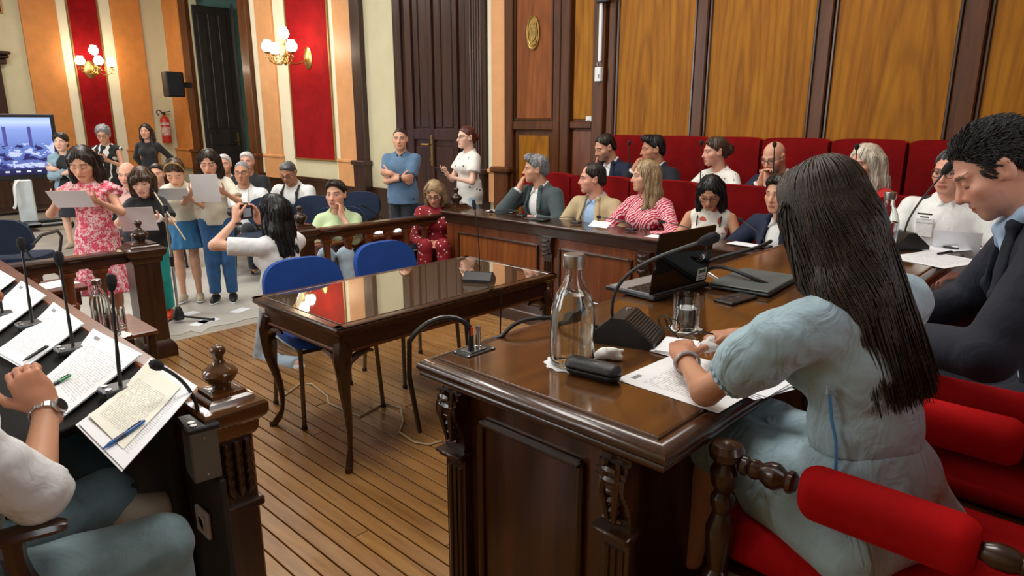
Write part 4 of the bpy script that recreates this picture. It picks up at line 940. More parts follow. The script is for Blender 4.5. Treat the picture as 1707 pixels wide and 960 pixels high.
p = atZ(799, 468, TZ); t = thing('table_microphone', 'black wedge microphone unit standing on the glass-topped table', 'microphone', (p[0], p[1], TZ), R(-60)); wedge(t, .16, .13, .055, None, False)
bm = NB(); tube(bm, bez((0, 0, .05), (.005, 0, .16), (.0, .0, .26), (-.03, .03, .40)), .0035, 6); obj('gooseneck', bm, M_black, t); bm = NB(); tube(bm, [(-.03, .03, .40), (-.035, .035, .425), (-.04, .04, .45)], [.009, .013, .008], 10); obj('windshield', bm, M_foam, t)
a = atZ(818, 485, TZ); e = atZ(812, 560, 0.0)
bm = NB(); tube(bm, [(p[0]+.02, p[1]-.05, TZ+.01), (a[0], a[1], TZ+.006), (a[0]+.06, TY0-.008, TZ+.004), (a[0]+.07, TY0-.02, TZ-.06), (a[0]+.05, TY0-.03, .35), (a[0]-.02, TY0+.02, .05), (a[0]-.1, TY0+.1, .006), (a[0]+.2, TY0+.3, .006)], .004, 6); tag(obj('microphone_cable', bm, M_cable), 'thin black cable hanging from the microphone over the glass table edge', 'cable')
fl = [atZ(x, y, .006) for x, y in ((470, 662), (500, 640), (520, 640), (545, 660), (548, 672), (600, 694), (640, 672), (668, 680), (672, 702), (666, 720), (690, 737), (715, 741), (736, 735))]
bm = NB(); tube(bm, [tuple(q) for q in fl], .005, 6); tag(obj('floor_cable', bm, plain('beige_cable', hexc('b9a98a'), .5)), 'thin beige cable snaking over the plank floor under the table', 'cable')
# ---- presiding desk
DX0, DX1, DY0, DY1, DZ = 1.11, 4.02, .62, 1.425, .95
t = thing('presiding_desk', 'massive dark walnut presiding desk with moulded top in the foreground', 'desk', (DX0, DY0, .18)); o0 = Vector((DX0, DY0, .18))
def dbx(bm, x0, x1, y0, y1, z0, z1, ch=0): bx(bm, x0-o0.x, x1-o0.x, y0-o0.y, y1-o0.y, z0-o0.z, z1-o0.z, ch)
bm = NB(); dbx(bm, DX0+.045, DX1-.045, DY0+.045, DY1-.045, DZ-.012, DZ, .002); obj('desk_top', bm, W_desk, t)
def edge_run(bm, x0, x1, y0, y1, prof):
    """moulded rim: profile (outset, z) swept round a rectangle"""
    rings = []
    for (o_, z) in prof: rings.append([bm.verts.new((x, y, z)) for x, y in ((x0-o_, y0-o_), (x1+o_, y0-o_), (x1+o_, y1+o_), (x0-o_, y1+o_))])
    for i in range(len(rings)-1):
        for k in range(4): bm.faces.new((rings[i][k], rings[i][(k+1) % 4], rings[i+1][(k+1) % 4], rings[i+1][k]))
bm = NB(); z = DZ-o0.z; edge_run(bm, .05, DX1-DX0-.05, .05, DY1-DY0-.05, [(-.006, z-.03), (-.006, z-.002), (0, z+.001), (.004, z-.006), (.010, z-.004), (.024, z-.001), (.038, z-.006), (.048, z-.018), (.050, z-.028), (.044, z-.036), (.040, z-.040), (.044, z-.046), (.040, z-.056), (.024, z-.066), (.012, z-.072), (-.02, z-.075)]); obj('moulded_edge', bm, W_darkx, t, 60)
bm = NB(); dbx(bm, DX0+.09, DX1-.1, DY0+.16, DY1-.09, .18, DZ-.07); obj('carcass', bm, W_side_shaded, t)
bm = NB(); dbx(bm, DX0+.06, DX1-.08, DY0+.12, DY1-.06, .18, .27, .01); obj('plinth', bm, W_dark, t)
pf = DX0+.09                                             # end face towards the photographer's left
bm = NB(); dbx(bm, pf-.006, pf, 0.905, 1.235, .25, .775, .002); obj('end_panel', bm, W_side_shaded, t)
bm = NB()
for a, b_, c, d in ((.885, .905, .27, .795), (1.235, 1.255, .27, .795), (.885, 1.255, .775, .795), (.885, 1.255, .27, .285)): dbx(bm, pf-.022, pf+.002, a, b_, c, d, .007)
obj('panel_moulding', bm, W_dark, t)
def console(name, ya, yb, z1, drop=.20):
    bm = NB(); w = yb-ya; prof = []
    for k in range(14): u = k/13; prof.append((.030+.026*math.sin(PI*(1-u)**1.3)*(1 if u < .5 else .8)+.010*math.sin(u*PI*2), z1-u*drop))
    for (dp, zz), (dp2, zz2) in zip(prof, prof[1:]): dbx(bm, pf-(dp+dp2)/2, pf, ya, yb, zz2, zz)
    for j in range(6):
        zz = z1-.025-.027*j; tube(bm, [Vector((pf-.062+.004*j, ya+w*(.5+s_*.32*(1 if j % 2 else .7)), zz))-o0 for s_ in (-1, 0, 1)], [.006, .011, .006], 6)
    tube(bm, [Vector((pf-.05, ya+w*.3, z1-.01))-o0, Vector((pf-.062, ya+w*.25, z1-.08))-o0, Vector((pf-.05, ya+w*.4, z1-.16))-o0], [.008, .010, .006], 6); tube(bm, [Vector((pf-.05, ya+w*.7, z1-.01))-o0, Vector((pf-.062, ya+w*.75, z1-.08))-o0, Vector((pf-.05, ya+w*.6, z1-.16))-o0], [.008, .010, .006], 6)
    dbx(bm, pf-.052, pf, ya-.008, yb+.008, z1-drop-.022, z1-drop, .005); dbx(bm, pf-.062, pf, ya-.012, yb+.012, z1-drop-.008, z1-drop+.004, .004)
    o = obj('carved_console', bm, W_dark, t, 40)
    bm = NB(); dbx(bm, pf-.03, pf, ya, yb, .2, z1-drop-.02, .003)
    for j in range(3): y_ = ya+w*(.25+.25*j); tube(bm, [Vector((pf-.03, y_, .25))-o0, Vector((pf-.03, y_, z1-drop-.05))-o0], .008, 6)
    obj('pilaster', bm, W_dark, o)
console('carved', 1.295, 1.375, DZ-.075); console('carved', .735, .815, DZ-.085, .19)
bm = NB(); dbx(bm, DX0+.09, DX1-.1, DY1-.09, DY1-.075, .25, DZ-.09, .002); obj('front_panel', bm, W_mid, t)
# power/network plate with plugs and cables
p = atZ(790, 585, DZ); t = thing('connector_plate', 'steel connector plate with plugs set into the desk top corner', 'connector', (p[0], p[1], DZ))
bm = NB(); bx(bm, -.055, .055, -.035, .035, 0, .004, .001); obj('base_plate', bm, plain('dark_plate', (.05, .05, .05), .4, .6), t)
bm = NB(); bx(bm, -.032, .032, -.022, .022, .004, .008, .001); obj('inner_plate', bm, M_chrome, t)
for x, y in ((-.048, -.028), (.048, -.028), (-.048, .028), (.048, .028)): bm = NB(); lathe(bm, [(.005, .004), (.004, .006)], (x, y, 0), 8); obj('screw', bm, M_chrome, t)
for k, (x, y) in enumerate(((-.012, .0), (.014, -.004))):
    bm = NB(); lathe(bm, [(.011, .006), (.011, .016), (.009, .017), (.009, .05), (.007, .055), (.007, .075)], (x, y, 0), 12); pl = obj('plug', bm, M_black if k == 0 else M_chrome, t)
    if k == 0: bm = NB(); box(bm, (x-.004, y-.010, .065), (.008, .003, .026), .001); obj('red_tag', bm, plain('red_tag', (.8, .06, .04), .5), pl)
q = [p+np.array(v) for v in ((-.012, 0, .07), (-.03, .02, .10), (-.09, .09, .09), (-.11, .16, .02), (-.10, .18, -.10), (-.06, .19, -.3))]
bm = NB(); tube(bm, bez(q[0], q[1]+np.array((0, 0, .02)), q[2]+np.array((0, 0, .03)), q[3], 10)+[q[4], q[5]], .008, 8); tag(obj('power_cable', bm, M_cable), 'thick black cable arching from the connector plate over the desk edge', 'cable')
a, b_, c = atZ(838, 560, DZ+.005), atZ(905, 535, DZ+.02), atZ(1000, 545, DZ+.006)
bm = NB(); tube(bm, [(a[0]-.05, DY1+.03, DZ-.12), (a[0]-.01, DY1+.012, DZ-.02)]+[tuple(v) for v in bez(a, a+np.array((.08, .02, .05)), b_+np.array((.03, 0, .02)), c, 10)], .007, 8); tag(obj('power_cable', bm, M_cable), 'black cable curving across the desk behind the water bottle', 'cable')
# ---- bottles, glasses
def bottle(name, label, loc, s=1.0, fill=.62, group=None):
    t = thing(name, label, 'bottle', loc, 0, group)
    P = [(.0, .0), (.052, .0), (.058, .006), (.060, .02), (.060, .135), (.058, .155), (.046, .195), (.030, .225), (.0235, .240), (.0225, .262), (.0245, .264), (.0245, .270)]
    P = [(r*s, z*s) for r, z in P]; inn = [(max(r-.004*s, .0003), z+(.007*s if z < .01 else 0)) for r, z in P[1:]][::-1]
    bm = NB(); lathe(bm, P+[(inn[0][0], P[-1][1])]+inn[1:], (0, 0, 0), 28); obj('glass_body', bm, M_glass, t, 40)
    zt = fill*.27*s; W = [(.0003, .0075*s)]+[(r-.0047*s, z+(.008*s if z < .01*s else 0)) for r, z in P[1:] if z < zt]
    r1 = np.interp(zt, [z for r, z in P[1:]], [r for r, z in P[1:]])-.0047*s; bm = NB(); lathe(bm, W+[(r1, zt), (.0003, zt)], (0, 0, 0), 28); obj('water', bm, M_water, t, 40)
    bm = NB(); lathe(bm, [(.001, .262*s), (.027*s, .262*s), (.0285*s, .266*s), (.0285*s, .297*s), (.026*s, .300*s), (.001, .300*s)], (0, 0, 0), 28); obj('cap', bm, M_chrome, t)
    return t
def tumbler(name, label, loc, r=.040, h=.10, fill=.5, group=None):
    t = thing(name, label, 'glass', loc, 0, group); bm = NB(); lathe(bm, [(.0003, 0), (r*.92, 0), (r, .006), (r, h), (r-.003, h), (r-.004, .012), (.0003, .011)], (0, 0, 0), 26); obj('glass_body', bm, M_glass, t, 40)
    if fill: bm = NB(); lathe(bm, [(.0003, .0117), (r-.0047, .0125), (r-.0042, h*fill), (.0003, h*fill)], (0, 0, 0), 26); obj('water', bm, M_water, t, 40)
    return t
def doily(label, p, r=.06, m=None, cat='doily', name='paper_doily'):
    bm = NB(); prism(bm, [((r+.004*math.sin(12*a))*math.cos(a), (r+.004*math.sin(12*a))*math.sin(a)) for a in np.linspace(0, 2*PI, 72, endpoint=False)], .0015); o = obj(name, bm, m or M_white); o.location = p; return tag(o, label, cat)
p = atZ(953, 606, DZ); doily('white scalloped paper doily under the large water bottle', (p[0], p[1], DZ+.001), .074); bottle('water_bottle', 'large clear glass water bottle with steel cap on the near desk', (p[0], p[1], DZ+.003), 1.02, .72)
p = atZ(1142, 549, DZ); doily('white saucer-like coaster under the water glass', (p[0], p[1], DZ+.001), .052, None, 'coaster', 'glass_coaster'); tumbler('water_glass', 'water tumbler half full in front of the long-haired woman', (p[0], p[1], DZ+.003), .042, .115, .62)
# ---- things lying on the presiding desk
P_txt = paper('printed_sheet'); P_txt2 = paper('printed_sheet_dense', (.84, .85, .87), .4, 46, False, .6); P_cream = paper('cream_sheet', (.82, .80, .68), .4, 40, False, .55); P_blank = plain('blank_paper', (.90, .91, .94), .6, 0, .02)
def lay(name, label, c, rz, w, h, m, z, group=None, curl=0, cat='paper', tilt=None):
    o = sheet(name, w, h, m, None, curl); o.location = (c[0], c[1], z); o.rotation_euler = (tilt[0] if tilt else 0, tilt[1] if tilt else 0, rz)
    return tag(o, label, cat, group)
def quadc(px4, z): q = [atZ(x, y, z) for x, y in px4]; return sum(q)/len(q)
c = quadc(((1030, 632), (1192, 686), (1310, 640), (1120, 585)), DZ); lay('document', 'white printed sheet under the forearm of the long-haired woman', (c[0], c[1]), R(-2), .30, .29, P_txt, DZ+.001)
for k, (x, y, rz) in enumerate(((1128, 583, 8), (1265, 648, -12))):
    c = atZ(x, y, DZ); t = thing('paper_stack', ['small stack of folded notes beside the microphone unit', 'stack of booklets at the desk edge below the puffed sleeve'][k], 'papers', (c[0], c[1], DZ+.0025+.0*k), R(rz))
    for j in range(4): o = sheet('paper_sheet', .14, .10, P_blank, t); o.location = (.004*j, .003*(j % 2), .0022*j); o.rotation_euler = (0, 0, R(5*j-6))
c = (atZ(940, 622, DZ)+atZ(1015, 655, DZ)+atZ(1035, 640, DZ)+atZ(965, 605, DZ))/4
t = thing('spectacle_case', 'black hinged spectacle case beside the large water bottle', 'spectacle case', (c[0], c[1], DZ), R(-82))
V, Q = polygonize([Cone((-.055, -.004, .022), (.055, -.004, .022), .022, .022, .01), Cone((-.055, .010, .022), (.055, .010, .022), .022, .022, .01)], .0028, [half((0, 0, .021), (0, 0, 1))]); meshobj('lower_shell', V, Q, plain('black_leatherette', (.014, .014, .016), .42, 0, .1, 60, .3, 300), t)
V, Q = polygonize([Cone((-.056, -.004, .024), (.056, -.004, .024), .023, .023, .01), Cone((-.056, .010, .024), (.056, .010, .024), .023, .023, .01)], .0028, [half((0, 0, .0235), (0, 0, -1))]); lid = meshobj('lid', V, Q, bpy.data.materials['black_leatherette'], t)
bm = NB(); 
for j in range(3): tube(bm, [(.008*math.cos(a)+.009*(j-1), .004+.009*math.sin(a), .0478) for a in np.linspace(0, 2*PI, 14)], .0008, 4, False)
obj('embossed_mark', bm, plain('black_emboss', (.006, .006, .006), .3), lid)
c = atZ(1015, 600, DZ); V, Q = polygonize([Cone((-.03, 0, .012), (.03, .004, .012), .013, .010, .01), Cone((-.02, .01, .02), (.01, -.005, .028), .010, .012, .01), Cone((.0, .0, .02), (.035, .012, .03), .008, .006, .008)], .004, (), .003, 160); o = meshobj('tissue', V, Q, plain('tissue_paper', (.80, .78, .74), .8), None); o.location = (c[0], c[1], DZ); o.rotation_euler = (0, 0, R(-70)); tag(o, 'crumpled white tissue next to the spectacle case', 'tissue')
c = quadc(((995, 570), (1045, 592), (1105, 572), (1045, 535)), DZ); t = thing('desk_microphone', 'large black microphone unit with speaker grille before the long-haired woman', 'microphone', (c[0], c[1], DZ), R(-162)); wedge(t, .15, .19, .085)
Mz = Matrix.Rotation(R(162), 3, 'Z'); tip = atD(1172, 402, 1.78); b0 = Vector((c[0], c[1], DZ))+Matrix.Rotation(R(-162), 3, 'Z') @ Vector((.045, -.04, .07)); lp = lambda v: Matrix.Rotation(R(162), 3, 'Z') @ (Vector(v)-Vector((c[0], c[1], DZ)))
g = [lp(v) for v in bez(b0, b0+Vector((.01, .03, .14)), b0.lerp(Vector(tip), .45)+Vector((0, .02, .075)), tip, 16)]; bm = NB(); tube(bm, g, .0052, 8); obj('gooseneck', bm, M_black, t)
d = (g[-1]-g[-2]).normalized(); bm = NB(); tube(bm, [g[-1]-d*.012, g[-1], g[-1]+d*.02, g[-1]+d*.04, g[-1]+d*.048], [.008, .013, .016, .014, .005], 12); obj('windshield', bm, M_foam, t)
# open laptop
L0, L1_, L2 = atZ(1019, 483, DZ), atZ(1092, 505, DZ), atZ(1175, 482, DZ)
ang = math.atan2(L2[1]-L1_[1], L2[0]-L1_[0]); t = thing('laptop', 'open black laptop with its glossy lid towards the microphone', 'laptop', (L1_[0], L1_[1], DZ), ang)
bm = NB(); bx(bm, 0, .36, .005, .245, .004, .022, .004); obj('base', bm, M_black, t)
bm = NB(); bx(bm, .01, .35, .02, .235, .022, .0235); obj('deck', bm, plain('silver_deck', (.35, .36, .37), .35, .5), t)
bm = NB()
for r_ in range(5):
    for k in range(13): box(bm, (.03+.0235*k, .045+.024*r_, .0245), (.019, .019, .003))
obj('keyboard', bm, M_black, t, kind='stuff')
Ml = Matrix.Rotation(R(8), 4, 'X'); m = plain('piano_black', (.004, .004, .005), .06, 0, .1, 10, 0, 80, .5)
ly = lambda z: .012-(z-.14)*math.tan(R(8))-.0062
bm = NB(); box(bm, (.18, .012, .022+.118), (.36, .011, .235), .004, Ml); lid = obj('lid', bm, m, t)
bm = NB()
for r_ in (.012, .022, .032): tube(bm, [Vector((.285, ly(.15), .15))+Ml.to_3x3() @ Vector((r_*math.cos(a), .0, r_*math.sin(a)*1.0)) for a in np.linspace(-2.2, .9, 14)], .0016, 5)
obj('ring_emblem', bm, M_chrome, lid)
bm = NB(); box(bm, (.315, ly(.06), .06), (.062, .001, .05), 0, Ml); st = obj('sticker', bm, plain('sticker_white', (.72, .74, .70), .6), lid)
bm = NB(); box(bm, (.315, ly(.072)-.0006, .072), (.046, .0012, .014), 0, Ml); bm.verts.ensure_lookup_table(); obj('sticker_stripe', bm, plain('sticker_green', (.07, .12, .08), .6), st)
bm = NB(); 
for j in range(2): box(bm, (.315, ly(.052-.010*j)-.0006, .052-.010*j), (.044-.012*j, .0012, .003), 0, Ml)
obj('sticker_text', bm, M_black, st)
c = quadc(((1175, 474), (1215, 462), (1290, 478), (1270, 492)), DZ); t = thing('closed_laptop', 'closed dark grey laptop lying beside the open one', 'laptop', (c[0]+.05, c[1]-.03, DZ), R(4)); mm = plain('slate_plastic', hexc('4d5657'), .5)
bm = NB(); bx(bm, -.18, .18, -.12, .12, .004, .016, .004); obj('base', bm, mm, t); bm = NB(); bx(bm, -.18, .18, -.12, .12, .0165, .026, .004); obj('lid', bm, mm, t)
c = quadc(((1182, 497), (1210, 490), (1245, 502), (1238, 515)), DZ); t = thing('smartphone', 'dark smartphone lying face down near the puffed sleeve', 'phone', (c[0]+.02, c[1]-.01, DZ), R(-8)); bm = NB(); bx(bm, -.085, .085, -.042, .042, 0, .010, .004); obj('case', bm, M_black, t)
bm = NB(); tube(bm, [(-.02+.026*math.cos(a), .012*math.sin(a)*2, .0105) for a in np.linspace(0, 2*PI, 20)], .002, 5, False); tube(bm, [(-.06+.008*math.cos(a), .02+.008*math.sin(a), .0105) for a in np.linspace(0, 2*PI, 14)], .0025, 5, False); obj('ring_grip', bm, plain('dark_grey_ring', (.08, .08, .09), .35), t)
# cables and necks behind the laptop
a, b_ = atZ(1170, 446, DZ+.05), atZ(1285, 402, DZ+.17); bm = NB(); tube(bm, bez(a, a+np.array((.1, 0, .05)), b_-np.array((.2, .0, .03)), b_), .008, 8); tag(obj('microphone_neck', bm, M_black), 'slanting black microphone neck between the laptop and the long hair', 'microphone')
a, b_ = atZ(1172, 458, DZ+.02), atZ(1290, 478, DZ+.01); bm = NB(); tube(bm, bez(a, a+np.array((.15, .02, .06)), b_+np.array((-.1, .06, .04)), b_), .009, 8); tag(obj('power_cable', bm, M_cable), 'thick dark cable lying behind the closed laptop', 'cable')
a, b_ = atZ(1178, 452, DZ+.004), atZ(1200, 466, DZ+.004); bm = NB(); tube(bm, [tuple(a), tuple((a+b_)/2), tuple(b_)], .003, 6); tag(obj('white_cable', bm, M_white), 'short white cable end beside the closed laptop', 'cable')
# far end of the desk
p = atZ(1474, 412, DZ); bottle('water_bottle', 'clear water bottle at the far end of the desk, half hidden by the long hair', (p[0]-.1, p[1]-.02, DZ+.001), 1.0, .55)
c = quadc(((1490, 420), (1540, 425), (1535, 395), (1495, 395)), DZ); t = thing('desk_microphone', 'black microphone unit at the far end of the desk before the dark-suited man', 'microphone', (c[0]-.12, c[1], DZ), R(-130)); wedge(t, .16, .18, .09)
b0 = Vector((c[0]-.12, c[1], DZ+.085)); tip = atD(1574, 287, 3.35); iv = Matrix.Rotation(R(130), 3, 'Z'); g = [iv @ (v-Vector((c[0]-.12, c[1], DZ))) for v in bez(b0, b0+Vector((0, 0, .1)), b0.lerp(Vector(tip), .6)+Vector((0, 0, .03)), tip, 12)]
bm = NB(); tube(bm, g, .005, 8); obj('gooseneck', bm, M_black, t); d = (g[-1]-g[-2]).normalized(); bm = NB(); tube(bm, [g[-1]-d*.01, g[-1], g[-1]+d*.03, g[-1]+d*.055, g[-1]+d*.062], [.01, .018, .022, .018, .006], 12); obj('windshield', bm, M_foam, t)
c = atZ(1562, 430, DZ); lay('document', 'printed document open in front of the dark-suited man', (c[0]-.05, c[1]), R(-20), .34, .30, P_txt, DZ+.001)
c = atZ(1590, 409, DZ); lay('document', 'second white sheet behind the pens at the far desk end', (c[0]-.12, c[1]), R(-28), .36, .16, P_blank, DZ+.001)
for k, (x0, y0, x1, y1) in enumerate(((1562, 423, 1612, 416), (1572, 411, 1625, 418))):
    a, b_ = Vector(atZ(x0, y0, DZ+.008)), Vector(atZ(x1, y1, DZ+.008)); d = (b_-a)*.5; t = thing('ballpoint_pen', ['black pen with silver clip lying on the open document', 'slim black pen lying across the white sheet'][k], 'pen', a)
    bm = NB(); tube(bm, [Vector((0, 0, 0)), d*.08, d*.6, d], [.002, .006, .006, .005], 8); obj('barrel', bm, M_black, t); bm = NB(); tube(bm, [d*.55+Vector((0, 0, .007)), d*.95+Vector((0, 0, .007))], .0016, 6); obj('clip', bm, M_chrome, t)
# ---- red armchairs behind the desk
def spindle(bm, a, b_, prof, n=14):
    """turned member between two points; prof lists (fraction, radius)"""
    a, b_ = Vector(a), Vector(b_); tube(bm, [a.lerp(b_, f) for f, r in prof], [r for f, r in prof], n)
def armchair(label, x0, x1, yf, yb, zarm, zseat, zf=.18):
    t = thing('velvet_armchair', label, 'chair', ((x0+x1)/2, (yf+yb)/2, zf), 0, 'red velvet armchairs at the presiding desk'); o = t.location
    q = lambda x, y, z: Vector((x, y, z))-o
    bm = NB(); bx(bm, x0+.02-o.x, x1-.02-o.x, yb-o.y, yf+.04-o.y, zseat-.10-o.z, zseat-o.z, .03); obj('seat', bm, M_seat, t, 50)
    bm = NB(); bx(bm, x0-o.x, x1-o.x, yb-o.y, yf+.03-o.y, zseat-.16-o.z, zseat-.10-o.z, .006); obj('seat_frame', bm, W_dark, t)
    bm = NB(); bx(bm, x0+.04-o.x, x1-.04-o.x, yb-.10-o.y, yb-.02-o.y, zseat+.04-o.z, zseat+.62-o.z, .03); obj('backrest', bm, M_seat, t, 50)
    for x in (x0, x1):
        bm = NB(); spindle(bm, q(x, yf, zf), q(x, yf, zarm+.045), [(0, .03), (.12, .026), (.3, .03), (.42, .024), (.5, .034), (.53, .036), (.56, .022), (.62, .03), (.70, .034), (.76, .020), (.79, .028), (.81, .028), (.83, .018), (.86, .03), (.90, .034), (.93, .022), (.945, .036), (.97, .040), (.99, .032), (1, .01)]); obj('front_post', bm, W_dark, t)
        bm = NB(); spindle(bm, q(x, yf-.03, zarm), q(x, yf-.155, zarm), [(0, .014), (.08, .022), (.16, .022), (.2, .016), (.26, .022), (.34, .022), (.4, .018), (.55, .029), (.68, .030), (.82, .018), (.88, .025), (.95, .025), (1, .018)]); obj('front_turning', bm, W_dark, t)
        V, Q = polygonize([Cone((x-o.x, yf-.20-o.y, zarm+dz_-o.z), (x-o.x, yf-.44-o.y, zarm+dz_-o.z), .037, .037, .02) for dz_ in (-.026, 0, .018)], .006, [half((0, yf-.165-o.y, 0), (0, 1, 0)), half((0, yf-.475-o.y, 0), (0, -1, 0))]); meshobj('arm_pad', V, Q, M_seat, t)
        bm = NB(); spindle(bm, q(x, yf-.475, zarm), q(x, yb-.03, zarm), [(0, .016), (.08, .024), (.16, .024), (.22, .018), (.3, .024), (.36, .018), (.55, .031), (.7, .028), (.82, .017), (.88, .025), (.96, .025), (1, .018)]); obj('rear_turning', bm, W_dark, t)
        bm = NB(); spindle(bm, q(x, yb-.05, zf), q(x, yb-.07, zseat+.72), [(0, .024), (.3, .028), (.5, .024), (.75, .028), (.95, .022), (1, .01)]); obj('rear_post', bm, W_dark, t)
    return t
armchair('red velvet armchair with turned wooden arms under the long-haired woman', 1.315, 1.86, .585, -.14, .868, .69)
armchair('red velvet armchair with turned wooden arms under the dark-suited man', 2.06, 2.60, .55, -.20, .868, .66)
# ================================================================== councillors' benches
BX, BZ = 4.05, .80
t = thing('councillor_bench', 'long walnut councillor bench front with carved pilasters facing the glass-topped table', 'bench', (BX, 3.1, .10)); o0 = Vector((BX, 3.1, .10))
def bb(name, m, boxes, par=None, ch=.004):
    bm = NB()
    for (x0, x1, y0, y1, z0, z1) in boxes: bx(bm, x0-o0.x, x1-o0.x, y0-o0.y, y1-o0.y, z0-o0.z, z1-o0.z, ch)
    return obj(name, bm, m, par or t)
Y0b, Y1b = 1.52, 4.70
bb('front_board', W_mid, [(BX+.03, BX+.06, Y0b, Y1b, .10, BZ-.08)]); bb('frieze', W_darky, [(BX+.005, BX+.05, Y0b, Y1b, BZ-.105, BZ-.03)])
bb('bench_top', W_darky, [(BX-.03, BX+.36, Y0b, Y1b, BZ-.03, BZ-.008), (BX-.05, BX+.02, Y0b, Y1b, BZ-.018, BZ+.004)], None, .007); bb('plinth', W_dark, [(BX, BX+.06, Y0b, Y1b, .10, .19)])
yc = [atX(912, 390, BX)[1], atX(1074, 420, BX)[1]]; yc = [yc[0], yc[1], yc[1]-(yc[0]-yc[1])]
for y in yc:
    pl = bb('pilaster', W_dark, [(BX+.01, BX+.04, y-.045, y+.045, .12, BZ-.27)], None, .004)
    bm = NB()
    for j in range(3): tube(bm, [Vector((BX+.01, y-.026+.026*j, .2))-o0, Vector((BX+.01, y-.026+.026*j, BZ-.30))-o0], .009, 6)
    obj('flute', bm, W_dark, pl)
    bm = NB()
    for k in range(10): u = k/9; dpt = .02+.035*math.sin(PI*min(1, .15+u*.9))*(1-.4*u); bx(bm, BX+.02-dpt-o0.x, BX+.03-o0.x, y-.055-o0.y, y+.055-o0.y, BZ-.10-.017*(k+1)-o0.z, BZ-.10-.017*k-o0.z)
    for j in range(4): tube(bm, [Vector((BX-.028, y-.035, BZ-.125-.035*j))-o0, Vector((BX-.036, y, BZ-.135-.035*j))-o0, Vector((BX-.028, y+.035, BZ-.125-.035*j))-o0], [.006, .012, .006], 6)
    obj('carved_console', bm, W_dark, pl, 40)
ed = [Y1b-.06]+yc+[Y0b]
for a, b_ in zip(ed, ed[1:]):
    a2, b2 = a-.13, b_+.13
    if a2-b2 < .2: continue
    bb('panel', W_panel2 if a > 4 else W_mid, [(BX+.02, BX+.035, b2, a2, .24, BZ-.20)], None, .003)
    bb('panel_moulding', W_dark, [(BX+.008, BX+.04, b2-.02, b2, .22, BZ-.18), (BX+.008, BX+.04, a2, a2+.02, .22, BZ-.18), (BX+.008, BX+.04, b2, a2, BZ-.20, BZ-.18), (BX+.008, BX+.04, b2, a2, .22, .24)], None, .006)
# first-row bench back and second-row ledge, seat by seat
XB = 4.86
def seatback(label, y0, y1, x, z0, z1, group, zs, th=.10):
    w = y1-y0; t = thing('velvet_bench_chair', label, 'bench seat', (x, (y0+y1)/2, z0), 0, group); bm = NB(); n = 14; pr = [(-w/2, 0), (w/2, 0)]
    for k in range(n+1): u = 1-2*k/n; pr.append((w/2*u, z1-z0-.022*abs(u)**9-.004*u*u))
    prism(bm, pr, th, Matrix(((0, 0, 1, 0), (1, 0, 0, 0), (0, 1, 0, 0), (0, 0, 0, 1)))); bmesh.ops.bevel(bm, geom=[e for e in bm.edges], offset=.012, segments=2, affect='EDGES', profile=.6) if False else None
    obj('backrest', bm, M_seat_shaded, t, 40)
    bm = NB(); bx(bm, -.42, -.0, -w/2+.01, w/2-.01, zs-.08-z0, zs-z0, .02); obj('seat', bm, M_seat_shaded, t, 40)
    bm = NB(); bx(bm, -.40, .02, -w/2+.01, w/2-.01, zs-.36-z0, zs-.08-z0, .004); obj('seat_base', bm, W_dark, t)
    return t
r1 = [4.47, 3.86, 3.22, 2.58, 1.94, 1.30, .66]
nm1 = ['behind the grey-jacketed man', 'behind the beige-jacketed man', 'behind the woman in the pink zigzag blouse', 'behind the dark-haired woman with a pearl necklace', 'behind the near woman\'s head', 'at the far right end of the lower row']
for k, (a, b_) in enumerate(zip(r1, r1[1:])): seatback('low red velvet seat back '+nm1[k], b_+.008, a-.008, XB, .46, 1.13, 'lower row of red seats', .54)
t = thing('ledge_desk', 'narrow dark ledge desk behind the lower row of red seats', 'desk', (XB+.11, 2.6, .24)); bm = NB(); bx(bm, 0, .03, -2.3, 1.95, 0, .80); obj('front_board', bm, W_dark, t); bm = NB(); bx(bm, .0, .20, -2.3, 1.95, .80, .825, .006); obj('ledge_top', bm, W_darky, t)
r2 = [4.22, atX(1180, 235, XP-.14)[1], atX(1269, 235, XP-.14)[1], atX(1384, 238, XP-.14)[1], atX(1514, 240, XP-.14)[1], .9, .3, -.3]
r2.insert(1, (r2[0]+r2[1])/2)
nm2 = ['in the corner behind the navy-suited man', 'behind the man in profile', 'behind the woman with a bun', 'behind the bald man', 'between the bald man and the platinum-haired woman', 'behind the platinum-haired woman', 'behind the dark-suited man at the near desk', 'at the far right end of the upper row']
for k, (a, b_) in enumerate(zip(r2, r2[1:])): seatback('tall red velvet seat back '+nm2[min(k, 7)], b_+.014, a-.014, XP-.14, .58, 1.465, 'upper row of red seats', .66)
# things on the benches
def benchmic(label, base, tip, bz, depth=None):
    b0 = Vector(atX(base[0], base[1], BX+.2) if depth is None else depth); b0.z = bz
    X = b0.x; tp = Vector(atX(tip[0], tip[1], X-.0)); mid = b0.lerp(tp, .35)+Vector((0, 0, .05))
    t = thing('bench_microphone', label, 'microphone', b0); bm = NB(); bx(bm, -.03, .03, -.04, .04, 0, .018, .004); obj('base', bm, M_black, t)
    g = [v-b0 for v in bez(b0+Vector((0, 0, .015)), b0+Vector((0, 0, .06)), mid, tp, 10)]; bm = NB(); tube(bm, g, .004, 6); obj('gooseneck', bm, M_black, t)
    d = (g[-1]-g[-2]).normalized(); bm = NB(); tube(bm, [g[-1]-d*.01, g[-1], g[-1]+d*.02, g[-1]+d*.032], [.007, .012, .013, .005], 10); obj('windshield', bm, M_foam, t)
benchmic('thin bench microphone bowed before the grey-jacketed man', (870, 362), (820, 352), BZ); benchmic('thin bench microphone before the beige-jacketed man', (960, 376), (915, 366), BZ)
